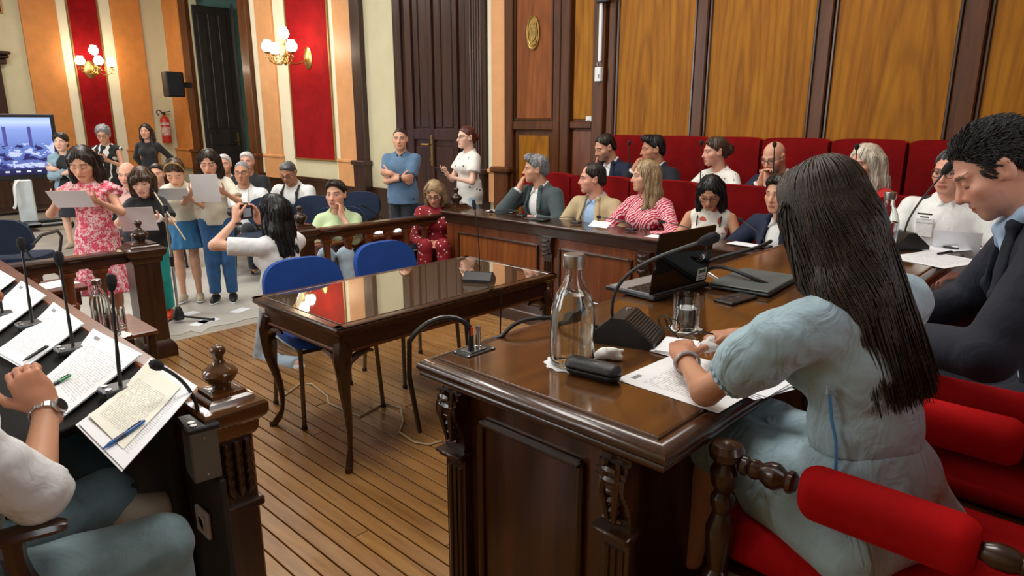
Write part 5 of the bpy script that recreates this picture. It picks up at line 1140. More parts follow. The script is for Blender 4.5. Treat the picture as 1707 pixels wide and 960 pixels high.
benchmic('bench microphone before the woman in pink zigzag', (1052, 388), (1000, 362), BZ); benchmic('bench microphone before the dark-haired woman with glasses', (1165, 398), (1106, 370), BZ); benchmic('bench microphone beside the navy sleeve right of the necklace', (1275, 412), (1237, 368), BZ)
ZL = .24+.825
for k, (px_, ty, by, w_) in enumerate(((1048, 240, 290, 'the man in profile'), (1168, 240, 300, 'the woman with a bun'), (1290, 243, 300, 'the bald man'), (1427, 247, 300, 'the platinum-haired woman'))):
    b0 = Vector(atX(px_, by, XB+.2)); b0.z = ZL; tp = Vector(atX(px_+1, ty, XB+.2)); t = thing('bench_microphone', 'upright thin microphone on the ledge before '+w_, 'microphone', b0, 0, 'upright microphones of the upper row')
    bm = NB(); bx(bm, -.025, .025, -.03, .03, 0, .015, .004); obj('base', bm, M_black, t); g = [Vector((0, 0, .01)), (tp-b0)*.5, tp-b0]; bm = NB(); tube(bm, g, .004, 6); obj('gooseneck', bm, M_black, t)
    bm = NB(); tube(bm, [g[-1]-Vector((0, 0, .012)), g[-1], g[-1]+Vector((0, 0, .02)), g[-1]+Vector((0, 0, .03))], [.008, .015, .016, .006], 10); obj('windshield', bm, M_foam, t)
def standing_card(label, px4, X, m, name='name_card'):
    q = [atX(x, y, X) for x, y in px4]; c = sum(q)/4; w = abs(q[0][1]-q[1][1]); h = abs(q[0][2]-q[3][2]); bm = NB(); bx(bm, -.02, .0, -w/2, w/2, 0, h, .001); o = obj(name, bm, m); o.location = (X, c[1], min(v[2] for v in q)); return tag(o, label, 'card')
def cards(label, x, y, z, w, h, rz, m=None):
    c = atZ(x, y, z); return lay('document', label, (c[0], c[1]), rz, w, h, m or P_blank, z+.001)
cards('white sheet lying before the woman in pink zigzag', 1108, 396, BZ, .12, .26, R(4)); cards('white sheet lying before the grey-jacketed man', 835, 352, BZ, .12, .26, R(20)); cards('white sheet before the navy-suited arm', 1245, 408, BZ, .12, .24, R(-6))
o = cards('tilted printed sheet held up before the beige-jacketed man', 1000, 374, BZ+.022, .08, .17, R(2), P_txt); o.rotation_euler = (0, R(-28), R(2))
bm = NB(); bx(bm, -.06, .06, -.10, .10, 0, .012, .003); o = obj('tablet', bm, M_black); c = atZ(897, 366, BZ); o.location = (c[0], c[1], BZ+.001); o.rotation_euler = (0, 0, R(5)); tag(o, 'black tablet lying before the grey-jacketed man', 'tablet')
c = atX(1233, 300, XB+.16); bm = NB(); bx(bm, -.004, .004, -.14, .14, 0, .05, .001); o = obj('name_card', bm, P_blank); o.location = (XB+.2, c[1], ZL); tag(o, 'white card on the ledge before the woman with a bun', 'card')
# ================================================================== balustrades
def baluster_mesh():
    bm = NB(); box(bm, (0, 0, .665), (.13, .06, .05), .01); box(bm, (0, 0, .625), (.09, .05, .04), .008)
    lathe(bm, [(.042, .61), (.032, .58), (.028, .45), (.036, .445), (.044, .43), (.044, .415), (.034, .40), (.028, .37), (.032, .12), (.040, .08), (.042, .05)], (0, 0, 0), 12); return bm
def newel(name, label, x, y, h, w, finial=.16, z0=0.0, carved=False, fm=None):
    t = thing(name, label, 'newel post', (x, y, z0)); bm = NB(); bx(bm, -w/2, w/2, -w/2, w/2, .09, h-.05, .006); obj('post', bm, W_dark, t)
    bm = NB(); lathe(bm, [(w*.5+.03, 0), (w*.5+.03, .07), (w*.5+.015, .10), (w*.5, .12)], (0, 0, 0), 4, None, True); obj('base', bm, W_dark, t)
    k = w*.5; bm = NB(); lathe(bm, [(k+.004, h-.10), (k+.012, h-.085), (k+.014, h-.06), (k+.030, h-.045), (k+.036, h-.03), (k+.036, h-.008), (k+.030, h), (k+.012, h+.006), (k+.008, h+.016), (k-.004, h+.022), (k-.006, h+.032), (k-.02, h+.038)], (0, 0, 0), 4, None, True); obj('cap', bm, W_desk if fm else W_dark, t)
    f = finial; h2 = h+.036; bm = NB(); lathe(bm, [(.001, h2-.004), (f*.20, h2), (f*.20, h2+f*.10), (f*.28, h2+f*.18), (f*.37, h2+f*.32), (f*.37, h2+f*.38), (f*.30, h2+f*.47), (f*.16, h2+f*.56), (f*.10, h2+f*.66), (f*.11, h2+f*.74), (f*.16, h2+f*.82), (f*.17, h2+f*.88), (f*.13, h2+f*.96), (.001, h2+f)], (0, 0, 0), 18); obj('finial', bm, W_desk if fm else W_dark, t, 60)
    if carved:
        for sx, sy in ((0, -1), (-1, 0)):
            bm = NB()
            for j in range(5):
                zz = h-.13-.03*j
                for e in (-1, 0, 1): tube(bm, [Vector((sx*(k+.006)+(e*.03+.0 if sx == 0 else 0), sy*(k+.006)+(e*.03 if sy == 0 else 0), zz+.020)), Vector((sx*(k+.008)+(e*.032 if sx == 0 else 0), sy*(k+.008)+(e*.032 if sy == 0 else 0), zz)), Vector((sx*(k+.003)+(e*.022 if sx == 0 else 0), sy*(k+.003)+(e*.022 if sy == 0 else 0), zz-.026))], [.008, .013, .005], 8)
            obj('carving', bm, W_dark, t, 60)
        bm = NB(); bx(bm, -k-.012, k+.012, -k-.012, k+.012, h-.33, h-.30, .006); obj('carving_ledge', bm, W_dark, t)
    return t
YB = 4.90
def balustrade(label, x0, x1, xs, ztop):
    t = thing('balustrade', label, 'balustrade', ((x0+x1)/2, YB, 0)); xc = (x0+x1)/2
    bm = NB(); bx(bm, x0-xc, x1-xc, -.055, .055, ztop-.035, ztop, .012); bx(bm, x0-xc, x1-xc, -.035, .035, ztop-.085, ztop-.03, .006); obj('handrail', bm, W_darkx, t)
    bm = NB(); bx(bm, x0-xc, x1-xc, -.035, .035, .02, .08, .006); obj('bottom_rail', bm, W_darkx, t); me = None
    for x in xs:
        if me is None: o = obj('baluster', baluster_mesh(), W_mid, t); me = o.data
        else: o = bpy.data.objects.new('baluster', me); C.objects.link(o); o.parent = t
        o.location = (x-xc, 0, 0); o.scale = (1, 1, (ztop-.05)/.69)
    return t
xr = [atY(x, 400, YB)[0] for x in (544, 580, 614, 648, 678, 708, 737, 764)]
balustrade('dark wooden balustrade before the green-shirted and red-dotted women', 2.80, 4.42, xr, .745)
xl = [atY(x, 470, YB)[0] for x in (52, 114, 169)]; xl += [xl[0]-(xl[1]-xl[0])*k for k in range(1, 9)]
balustrade('dark wooden balustrade behind the left desk, below the pink dress', -1.6, 1.42, xl, .765)
p = atY(236, 420, YB); newel('newel_post', 'square wooden newel post with small finial at the end of the left balustrade', p[0], YB, .77, .17, .15)
newel('newel_post', 'square newel post with dark knob beside the photographer', 2.72, YB+.02, .76, .15, .15); newel('newel_post', 'corner newel post with brass-toned finial joining balustrade and councillor bench', 4.30, 4.80, .80, .16, .15)
# tables behind the balustrades
def longtable(label, x0, x1, y0, y1, z):
    t = thing('long_table', label, 'table', ((x0+x1)/2, (y0+y1)/2, 0)); hx, hy = (x1-x0)/2, (y1-y0)/2
    bm = NB(); bx(bm, -hx, hx, -hy, hy, z-.03, z, .006); obj('table_top', bm, W_mid, t); bm = NB(); bx(bm, -hx+.04, hx-.04, -hy+.03, hy-.03, z-.13, z-.03, .004); obj('apron', bm, W_mid, t)
    for sx in (-1, 1):
        for sy in (-1, 1): bm = NB(); bx(bm, sx*(hx-.09)-.03, sx*(hx-.09)+.03, sy*(hy-.06)-.03, sy*(hy-.06)+.03, 0, z-.13, .004); obj('leg', bm, W_mid, t)
longtable('brown wooden table with open books behind the right balustrade', 2.95, 4.15, 5.10, 5.62, .57); longtable('brown wooden table with a sheet behind the left balustrade', -.6, 1.22, 5.10, 5.5, .52)
def book(label, x, y, z, rz, w=.19, m=None):
    t = thing('open_book', label, 'book', tuple(atZ(x, y, z)[:2])+(z+.001,), rz)
    for e in (-1, 1):
        bm = NB(); prism(bm, [(0, 0), (e*w*.25, .022), (e*w*.6, .018), (e*w, .008), (e*w, .002), (0, .002)][::e], .24, Matrix(((1, 0, 0, 0), (0, 0, -1, .12), (0, 1, 0, 0), (0, 0, 0, 1)))); obj('page_block', bm, m or P_blank, t)
    bm = NB(); bx(bm, -w-.006, w+.006, -.124, .124, 0, .0035); obj('cover', bm, M_black, t)
book('open white book left on the table before the green-shirted woman', 570, 393, .57, R(10)); book('open white book right of the green-shirted woman\'s hands', 650, 386, .57, R(-10)); book('open white book before the red-dotted woman', 722, 376, .57, R(5))
bm = NB(); bx(bm, -.09, .09, -.07, .07, 0, .03, .004); o = obj('notebook', bm, plain('pale_yellow_pages', hexc('d9d3ae'), .7)); c = atZ(533, 398, .66); o.location = (3.08, 5.25, .571); tag(o, 'thick pale notebook at the left end of the table behind the balustrade', 'notebook')
c = atZ(60, 462, .52); lay('document', 'white sheet on the table behind the left balustrade', (c[0], 5.3), R(15), .30, .21, P_blank, .521)
c = atZ(690, 350, .66); t = thing('table_microphone', 'thin black microphone sloping before the red-dotted woman', 'microphone', (3.95, 5.40, .57)); bm = NB(); bx(bm, -.04, .04, -.05, .05, 0, .025, .006); obj('base', bm, M_black, t); bm = NB(); tube(bm, [(0, 0, .02), (-.06, .03, .10), (-.22, .06, .22)], .005, 6); obj('gooseneck', bm, M_black, t); bm = NB(); tube(bm, [(-.22, .06, .22), (-.25, .065, .24), (-.27, .07, .252)], [.008, .013, .006], 8); obj('windshield', bm, M_foam, t)
# ================================================================== left councillors' desk
ZF, XF, SL = .885, .605, .20
def atP(x, y, lift=0.0):
    d = ray(x, y); k = (ZF+lift+SL*(0-XF)-HC)/(d[2]-SL*d[0]); return _O+d*k
LY0, LY1 = 1.93, 4.74
t = thing('sloping_desk', 'dark sloping councillor desk with documents along the left side', 'desk', (XF, 3.3, 0)); Ms = Matrix.Rotation(math.atan(-SL), 3, 'Y')
bm = NB(); box(bm, (-.20, 0, -.02-.04), (.42, LY1-LY0, .024), .004, Ms); obj('sloping_top', bm, plain('black_leather_top', (.008, .007, .006), .8, 0, .1, 6, 0, 80, 0, .2), t).location = (0, (LY0+LY1)/2-3.3, ZF)
bm = NB(); bx(bm, .0, .055, LY0-3.3, LY1-3.3, ZF-.035, ZF-.004, .006); bx(bm, .055, .085, LY0-3.3, LY1-3.3, ZF-.05, ZF-.02, .008); obj('front_ledge', bm, W_mid, t)
bm = NB(); bx(bm, .015, .05, LY0-3.3, LY1-3.3, .0, ZF-.03, .003); obj('front_board', bm, W_dark, t)
bm = NB(); bx(bm, -.006, .015, LY0-3.3, LY1-3.3, .0, ZF-.06); obj('inner_lining', bm, plain('dark_lining', (.02, .014, .010), .7), t)
bm = NB(); bx(bm, .03, .05, 1.685-3.3, 1.95-3.3, 0, .66, .004); obj('end_board', bm, bpy.data.materials['dark_lining'], t)
for y in np.arange(LY0+.6, LY1, .62): bm = NB(); bx(bm, -.35, 0, y-.012-3.3, y+.012-3.3, ZF-.35, ZF-.10, .003); obj('bracket', bm, W_dark, t)
bm = NB(); bx(bm, .05, .062, LY0-3.3, LY1-3.3, .05, .14); obj('skirting', bm, W_dark, t)
for k in range(4): y = LY0+.06+k*.7; bm = NB(); bx(bm, .048, .058, y-3.3, y+.58-3.3, .2, ZF-.14, .006); obj('panel', bm, W_mid, t)
q = atZ(371, 660, .855); newel('carved_newel', 'carved newel post with turned finial at the near end of the left desk', q[0], q[1], .845, .105, .125, 0, True, True)
def desksheets(label, px4, mats, lift=.004, fan=0.02, n=3):
    q = [atP(x, y, lift) for x, y in px4]; t = thing('paper_stack', label, 'papers', tuple(sum(q)/4)); c = sum(q)/4
    for k in range(len(mats)):
        bm = NB(); uv = bm.loops.layers.uv.new('UVMap'); N = 8; g = []; sh = (q[1]-q[0])*(fan*k*(1 if k % 2 else -1)); ins = .06*k*(1 if mats[k] is P_cream else .3)
        for j in range(N+1):
            row = []
            for i in range(N+1):
                u, v = i/N, j/N; uu = ins+u*(1-2*ins); vv = ins+v*(1-2*ins); p = (q[0]*(1-uu)+q[1]*uu)*(1-vv)+(q[3]*(1-uu)+q[2]*uu)*vv+sh
                row.append(bm.verts.new(Vector(p-c)+Vector((0, 0, .0035*k+.012*(1-u)*(2*v-1)**2+.010*max(0, v-.6)*u))))
            g.append(row)
        for j in range(N):
            for i in range(N):
                f = bm.faces.new((g[j][i], g[j][i+1], g[j+1][i+1], g[j+1][i]))
                for l, (a, b_) in zip(f.loops, ((i, j), (i+1, j), (i+1, j+1), (i, j+1))): l[uv].uv = (a/N, b_/N)
        r = bmesh.ops.extrude_face_region(bm, geom=list(bm.faces), use_keep_orig=True)
        for e in r['geom']:
            if isinstance(e, bmesh.types.BMVert): e.co.z -= .0012
        obj('paper_sheet', bm, mats[k], t, 50)
    return t
desksheets('fanned stack with a cream sheet nearest the carved newel post', [(127, 715), (203, 786), (330, 646), (252, 602)], [P_txt2, P_txt2, P_cream], .006, .03)
desksheets('printed stack with a green pen on the left desk', [(68, 640), (108, 693), (238, 592), (156, 553)], [P_txt2, P_txt], .006, .02); desksheets('printed stack with a black pen further along the left desk', [(-10, 592), (40, 616), (141, 541), (90, 508)], [P_txt2, P_txt], .006, .02)
desksheets('printed stack at the middle of the left desk', [(-60, 548), (-10, 560), (78, 494), (36, 472)], [P_txt2, P_txt], .006, .02); desksheets('printed stack at the far end of the left desk', [(-90, 500), (-40, 512), (26, 466), (-10, 448)], [P_txt], .006, .02)
def pen(label, a, b_, m, tip=M_black):
    a, b_ = Vector(atP(*a, .02)), Vector(atP(*b_, .02)); d = b_-a; t = thing('ballpoint_pen', label, 'pen', a); bm = NB(); tube(bm, [Vector((0, 0, 0)), d*.1, d*.18, d*.62, d*.9, d], [.0012, .0035, .0055, .0055, .005, .0035], 10); obj('barrel', bm, m, t); bm = NB(); tube(bm, [d*.6+Vector((0, 0, .006)), d*.92+Vector((0, 0, .006))], .0014, 6); obj('clip', bm, tip, t)
    bm = NB(); tube(bm, [d*.3, d*.52], .0058, 10); obj('grip', bm, tip, t)
pen('blue ballpoint pen lying on the cream sheet', (170, 749), (241, 701), plain('blue_plastic', (.02, .10, .33), .25), plain('dark_blue_grip', (.01, .03, .1), .4)); pen('green pen lying on the printed stack', (76, 648), (118, 625), plain('green_plastic', (.02, .25, .08), .3)); pen('black pen lying on a printed stack further along the left desk', (38, 602), (80, 577), M_black)
def deskmic(label, base, tip, k=1.0):
    b0 = Vector(atP(base[0], base[1], .012)); dep = (np.array(b0)-_O).dot(_f); tp = Vector(atD(tip[0], tip[1], dep*k)); t = thing('desk_microphone', label, 'microphone', b0)
    bm = NB(); bx(bm, -.05, .035, -.035, .035, -.018, .004, .004); bs = obj('base', bm, M_black, t)
    bm = NB(); lathe(bm, [(.008, .004), (.008, .007)], (-.035, -.018, 0), 10); lathe(bm, [(.008, .004), (.008, .007)], (-.035, .018, 0), 10); obj('button', bm, M_chrome, bs)
    g = [v-b0 for v in bez(b0, b0.lerp(tp, .3)+Vector((0, 0, .02)), b0.lerp(tp, .65)+Vector((.0, 0, .012)), tp, 10)]; bm = NB(); tube(bm, g, [.0055]*4+[.0042]*7, 8); obj('gooseneck', bm, M_black, t)
    d = (g[-1]-g[-2]).normalized(); bm = NB(); tube(bm, [g[-1]-d*.012, g[-1], g[-1]+d*.018, g[-1]+d*.032, g[-1]+d*.038], [.007, .013, .0155, .012, .004], 12); obj('windshield', bm, M_foam, t)
deskmic('gooseneck microphone between the cream-sheet stack and the green-pen stack', (201, 644), (186, 478)); deskmic('gooseneck microphone between the green-pen and black-pen stacks', (122, 578), (99, 437)); deskmic('gooseneck microphone third along the left desk', (54, 538), (36, 412)); deskmic('gooseneck microphone at the left edge of the picture', (4, 522), (-16, 400))
# metal connection box with microphone at the newel
c = atD(336, 748, 1.80); t = thing('connection_box', 'grey metal connection box with a gooseneck microphone hung beside the carved newel post', 'microphone', tuple(c), R(-8)); M_boxm = plain('grey_painted_metal', hexc('6b675c'), .45, .5, .1)
bm = NB(); bx(bm, -.035, .035, -.045, .045, -.075, .07, .004); bo = obj('box', bm, M_boxm, t)
bm = NB(); bx(bm, -.042, .042, -.055, .055, .07, .085, .004); tp_ = obj('top_plate', bm, M_black, t)
for y in (-.035, -.012): bm = NB(); lathe(bm, [(.009, .085), (.009, .088)], (-.02, y, 0), 12); obj('key', bm, M_chrome, tp_)
for x, z in ((-.0, .05), (0, -.055)): bm = NB(); lathe(bm, [(.004, 0), (.003, .002)], (x, -.045, z), 8, Matrix.Rotation(R(90), 3, 'X')); obj('screw', bm, M_chrome, bo)
b0 = Vector(c)+Vector((.01, .02, .085)); tip = Vector(atD(264, 610, 1.74)); iv = Matrix.Rotation(R(8), 3, 'Z'); g = [iv @ (v-Vector(c)) for v in bez(b0, b0+Vector((0, 0, .09)), b0.lerp(tip, .6)+Vector((0, 0, .04)), tip, 12)]; bm = NB(); tube(bm, g, .0048, 8); obj('gooseneck', bm, M_black, t)
d = (g[-1]-g[-2]).normalized(); bm = NB(); tube(bm, [g[-1]-d*.012, g[-1], g[-1]+d*.014, g[-1]+d*.024], [.008, .014, .014, .005], 12); obj('windshield', bm, M_foam, t)
c = atX(343, 868, XF+.03); t = thing('wall_socket', 'white power socket on the dark inner side of the left desk', 'socket', (XF+.03, max(c[1], 1.73), c[2])); bm = NB(); bx(bm, -.012, 0, -.042, .042, -.042, .042, .004); obj('plate', bm, M_wp, t); bm = NB(); lathe(bm, [(.024, 0), (.022, .004), (.018, -.002)], (-.012, 0, 0), 16, Matrix.Rotation(R(-90), 3, 'Y')); obj('socket_well', bm, M_wp, t)
# bottle and glasses on a small shelf at the far end of the left desk
sz = .58; t = thing('side_table', 'small wooden side table with bottle and tumblers behind the left desk', 'table', (1.00, 3.72, 0)); bm = NB(); bx(bm, -.12, .12, -.20, .22, sz-.025, sz, .006); obj('table_top', bm, W_mid, t)
for x in (-.09, .09):
    for y in (-.17, .18): bm = NB(); bx(bm, x-.018, x+.018, y-.018, y+.018, 0, sz-.025, .003); obj('leg', bm, W_dark, t)
q = atZ(147, 541, sz); bottle('water_bottle', 'glass bottle with steel cap on the small side table', (max(q[0], .965), q[1], sz+.001), .76, .7)
for k, (x, y, l) in enumerate(((173, 548, 'glass tumbler nearest the bottle on the small side table'), (188, 560, 'front glass tumbler on its coaster on the small side table'), (200, 546, 'glass tumbler nearest the newel post on the small side table'))):
    q = atZ(x, y, sz); tumbler('water_glass', l, (max(q[0], .93), q[1], sz+.003), .033, .10, 0)
q = atZ(190, 562, sz); doily('white round paper coaster under the tumblers on the small side table', (max(q[0], .95), q[1], sz+.001), .05, None, 'coaster', 'glass_coaster')
# ================================================================== public end of the hall
def tvscreen():
    m, nt, b = _mat('video_call_screen'); tc = _nd(nt, 'ShaderNodeTexCoord'); sp = _nd(nt, 'ShaderNodeSeparateXYZ'); nt.links.new(tc.outputs['Generated'], sp.inputs[0]); u, v = sp.outputs[0], sp.outputs[2]
    base = _ramp(nt, v, [(.0, (.01, .01, .05)), (.10, (.02, .02, .10)), (.16, (.10, .14, .42)), (.45, (.13, .20, .55)), (.80, (.28, .38, .80)), (.92, (.55, .70, .95)), (1, (.35, .5, .85))])
    cb = _nd(nt, 'ShaderNodeCombineXYZ'); nt.links.new(_math(nt, 'MULTIPLY', u, 9), cb.inputs[0]); nt.links.new(_math(nt, 'MULTIPLY', v, 7), cb.inputs[1])
    n = _noise(nt, cb.outputs[0], 1.3, 3); low = _math(nt, 'MULTIPLY', _math(nt, 'LESS_THAN', v, .55), _math(nt, 'GREATER_THAN', v, .12))
    c = _mixc(nt, _math(nt, 'MULTIPLY', low, _math(nt, 'GREATER_THAN', n.outputs[0], .56)), base, (.55, .62, .95)); c = _mixc(nt, _math(nt, 'MULTIPLY', low, _math(nt, 'LESS_THAN', n.outputs[0], .42)), c, (.02, .02, .12))
    st = _math(nt, 'MULTIPLY', _math(nt, 'LESS_THAN', _math(nt, 'FRACT', _math(nt, 'MULTIPLY', u, 6)), .14), _math(nt, 'MULTIPLY', _math(nt, 'GREATER_THAN', v, .5), _math(nt, 'LESS_THAN', v, .84))); c = _mixc(nt, st, c, (.08, .08, .30))
    ic = _math(nt, 'MULTIPLY', _math(nt, 'LESS_THAN', _math(nt, 'FRACT', _math(nt, 'MULTIPLY', u, 14)), .4), _math(nt, 'MULTIPLY', _math(nt, 'GREATER_THAN', v, .045), _math(nt, 'LESS_THAN', v, .075))); c = _mixc(nt, ic, c, (.7, .75, .9))
    nt.links.new(c, b.inputs['Emission Color']); b.inputs['Emission Strength'].default_value = 1.15; b.inputs['Base Color'].default_value = (0.01, .01, .02, 1); b.inputs['Roughness'].default_value = .2; return m
YT = 12.2; a, b_ = atY(89, 190, YT), atY(87, 297, YT); zt, zb = a[2], b_[2]; wt = 1.95
t = thing('wall_screen', 'large video-call screen on a white floor stand at the left edge', 'screen', (a[0]-wt/2, YT, 0), R(0))
bm = NB(); bx(bm, -wt/2, wt/2, -.0, .07, zb, zt, .01); obj('bezel', bm, M_black, t); bm = NB(); bx(bm, -wt/2+.05, wt/2-.06, -.004, .0, zb+.07, zt-.05); obj('display', bm, tvscreen(), t)
sx = atY(43, 330, YT)[0]-(a[0]-wt/2); bm = NB(); bx(bm, sx-.11, sx+.11, -.02, .05, .12, zb, .02); obj('column', bm, plain('white_stand', hexc('c3cdd0'), .4), t)
bm = NB(); bx(bm, sx-.5, sx+.5, -.30, -.22, .06, .12, .02); bx(bm, sx-.5, sx+.5, .22, .30, .06, .12, .02); bx(bm, sx-.10, sx+.10, -.3, .3, .06, .13, .02); obj('foot', bm, M_black, t)
for x in (-.45, .45):
    for y in (-.26, .26): bm = NB(); lathe(bm, [(.05, -.02), (.06, -.015), (.06, .015), (.05, .02)], (sx+x, y, .06), 14, Matrix.Rotation(R(90), 3, 'X')); obj('castor', bm, M_black, t)
bm = NB(); tube(bm, bez((sx-.05, -.05, .75), (sx-.2, -.1, .7), (sx-.1, -.12, .45), (sx-.18, -.08, .35)), .02, 6); obj('cable', bm, M_white, t)
t = thing('low_cabinet', 'dark wooden low cabinet behind the screen stand', 'cabinet', (2.2, 14.6, 0)); bm = NB(); bx(bm, -1.3, 1.0, -.25, .25, .08, .95, .01); obj('body', bm, W_dark, t); bm = NB(); bx(bm, -1.33, 1.03, -.28, .28, .95, .99, .01); obj('top', bm, W_mid, t)
for k in range(4): bm = NB(); bx(bm, -1.25+.56*k, -.74+.56*k, -.27, -.25, .14, .90, .01); dr = obj('door', bm, W_dark, t); bm = NB(); lathe(bm, [(.015, 0), (.018, .02)], (-.78+.56*k, -.27, .55), 8, Matrix.Rotation(R(90), 3, 'X')); obj('knob', bm, M_brass, dr)
M_globe = emit('lit_glass_globe', (1, .84, .60), 24)
def sconce(label, loc, rz):
    t = thing('wall_sconce', label, 'lamp', loc, rz, 'brass wall sconces'); bm = NB(); lathe(bm, [(.001, 0), (.11, 0), (.115, .012), (.09, .03), (.05, .045), (.02, .05)], (0, 0, 0), 24, Matrix(((0, 0, 1), (0, 1, 0), (-1.5, 0, 0)))); obj('back_plate', bm, M_brass, t)
    bm = NB(); tube(bm, bez((.03, 0, 0), (.12, 0, -.12), (.30, 0, -.12), (.40, 0, -.06)), .014, 8); tube(bm, [(.40, 0, -.08), (.40, 0, .22)], .016, 8); lathe(bm, [(.001, -.14), (.02, -.12), (.035, -.09), (.02, -.06), (.03, -.02), (.045, .02), (.02, .06), (.018, .12), (.03, .16), (.016, .2)], (.40, 0, 0), 12); obj('stem', bm, M_brass, t)
    pos = [(.40, 0, .26)]
    for ang in (-84, -4, 84):
        a = R(ang); dx, dy = math.cos(a), math.sin(a); P3 = lambda r_, z: (.40+dx*r_, dy*r_, z)
        bm = NB(); tube(bm, bez(P3(.02, -.02), P3(.08, -.16), P3(.24, -.14), P3(.27, -.02), 12)+[P3(.27, .03)], .010, 7)
        tube(bm, [P3(.27+.045*math.cos(q), -.04+.045*math.sin(q)) for q in np.linspace(0, 5, 12)], .007, 6); tube(bm, [P3(.12+.04*math.cos(q), .0+.04*math.sin(q)) for q in np.linspace(2, 7, 12)], .006, 6)
        lathe(bm, [(.012, .02), (.045, .04), (.05, .05), (.02, .052)], P3(.27, 0), 14); obj('arm', bm, M_brass, t); pos.append(P3(.27, .05))
    for p in pos:
        bm = NB(); lathe(bm, [(.03, 0), (.062, .02), (.082, .055), (.086, .085), (.07, .125), (.05, .15), (.055, .165), (.048, .17), (.001, .168)], p, 18); obj('globe_shade', bm, M_globe, t, True)
    return t
c = atY(150, 116, YW-.02); sconce('lit brass sconce with four glass globes on the left red velvet strip', (c[0], YW-.02, c[2]), R(-90))
c = atX(514, 97, XW-.02); sconce('lit brass sconce with glass globes on the wide red velvet panel', (XW-.02, c[1], c[2]), R(180))
c = atY(289, 141, 14.55); t = thing('loudspeaker', 'black loudspeaker on the wall above the fire extinguisher', 'speaker', (c[0], 14.55, c[2]), 0); bm = NB(); bx(bm, -.17, .17, -.13, .13, -.24, .24, .02); obj('cabinet', bm, M_black, t); bm = NB(); bx(bm, -.15, .15, -.136, -.12, -.22, .22, .01); gr = obj('grille', bm, plain('speaker_cloth', (.008, .008, .009), .85), t)
bm = NB(); lathe(bm, [(.012, 0), (.01, .006)], (0, -.136, 0), 10, Matrix.Rotation(R(90), 3, 'X')); obj('badge', bm, M_chrome, gr); bm = NB(); bx(bm, .15, XW-.05-c[0], -.03, .03, -.05, .05); obj('bracket', bm, M_black, t)
bm = NB(); q = atY(295, 165, YW-.01); tube(bm, [(q[0], YW-.012, c[2]-.28), (q[0]+.01, YW-.012, .7)], .006, 6); tag(obj('speaker_cable', bm, M_cable), 'thin cable running down the wall from the loudspeaker', 'cable')
c = atY(276, 213, YW-.12); t = thing('fire_extinguisher', 'red fire extinguisher hung on the wall below the loudspeaker', 'fire extinguisher', (c[0], YW-.12, c[2])); M_ext = plain('extinguisher_red', (.45, .03, .02), .3)
bm = NB(); lathe(bm, [(.001, -.32), (.085, -.32), (.092, -.30), (.092, .16), (.08, .20), (.05, .235), (.03, .25), (.03, .27)], (0, 0, 0), 20); obj('cylinder', bm, M_ext, t)
bm = NB(); lathe(bm, [(.0935, -.16), (.0935, .02)], (0, 0, 0), 20); obj('label', bm, plain('extinguisher_label', (.55, .35, .3), .5, 0, .6, 30), t); bm = NB(); lathe(bm, [(.0938, .06), (.0938, .11)], (0, 0, 0), 20); obj('label_band', bm, plain('label_band', (.6, .45, .4), .5, 0, .5, 30), t)
bm = NB(); box(bm, (0, 0, .29), (.05, .05, .05), .008); box(bm, (.04, 0, .33), (.2, .03, .018), .004, Matrix.Rotation(R(-12), 3, 'Y')); box(bm, (.04, 0, .29), (.16, .03, .014), .004); obj('valve', bm, M_black, t); bm = NB(); tube(bm, bez((-.02, 0, .3), (-.14, -.03, .46), (-.20, -.03, .30), (-.12, -.06, .26)), .012, 8); obj('hose', bm, M_black, t)
# microphone stand
p = atZ(299, 537, .006); t = thing('microphone_stand', 'chrome boom microphone stand before the reading children', 'microphone stand', (p[0], p[1], 0)); q_ = ray(281, 348); top = Vector((0, 0, HC+q_[2]*math.hypot(p[0], p[1])/math.hypot(q_[0], q_[1])))
bm = NB(); tube(bm, [(0, 0, .1), top*.55+Vector((0, 0, 0))], .013, 10); tube(bm, [top*.55, top], .010, 10); obj('pole', bm, M_chrome, t)
bm = NB(); lathe(bm, [(.001, .02), (.04, .03), (.045, .06), (.03, .12), (.018, .14)], (0, 0, 0), 14); obj('hub', bm, M_black, t)
for a in (-35, 80, 200): bm = NB(); tube(bm, [(0, 0, .06), (.26*math.cos(R(a)), .26*math.sin(R(a)), .014)], .009, 8); lg = obj('leg', bm, M_black, t); bm = NB(); lathe(bm, [(.012, 0), (.014, .025)], (.26*math.cos(R(a)), .26*math.sin(R(a)), 0), 8); obj('rubber_foot', bm, M_black, lg)
dep = (p+np.array((0, 0, top.z))-_O).dot(_f); ba, bb_ = Vector(atD(314, 400, dep-.12))-Vector((p[0], p[1], 0)), Vector(atD(259, 316, dep-.02))-Vector((p[0], p[1], 0)); sh = top-ba.lerp(bb_, .62)
ba += sh; bb_ += sh; bm = NB(); tube(bm, [ba, bb_], .007, 8); obj('boom', bm, plain('warm_metal', hexc('a59b86'), .35, .8), t); bm = NB(); lathe(bm, [(.02, -.03), (.024, 0), (.02, .03)], top, 12); obj('boom_joint', bm, M_black, t); bm = NB(); tube(bm, [top*.55-Vector((0, 0, .04)), top*.55+Vector((0, 0, .04))], .018, 10); obj('clutch', bm, M_black, t)
d = (bb_-ba).normalized(); bm = NB(); tube(bm, [bb_-d*.02, bb_+d*.06, bb_+d*.075, bb_+d*.10, bb_+d*.125, bb_+d*.135], [.011, .014, .024, .027, .022, .008], 12); obj('microphone', bm, M_foam, t)
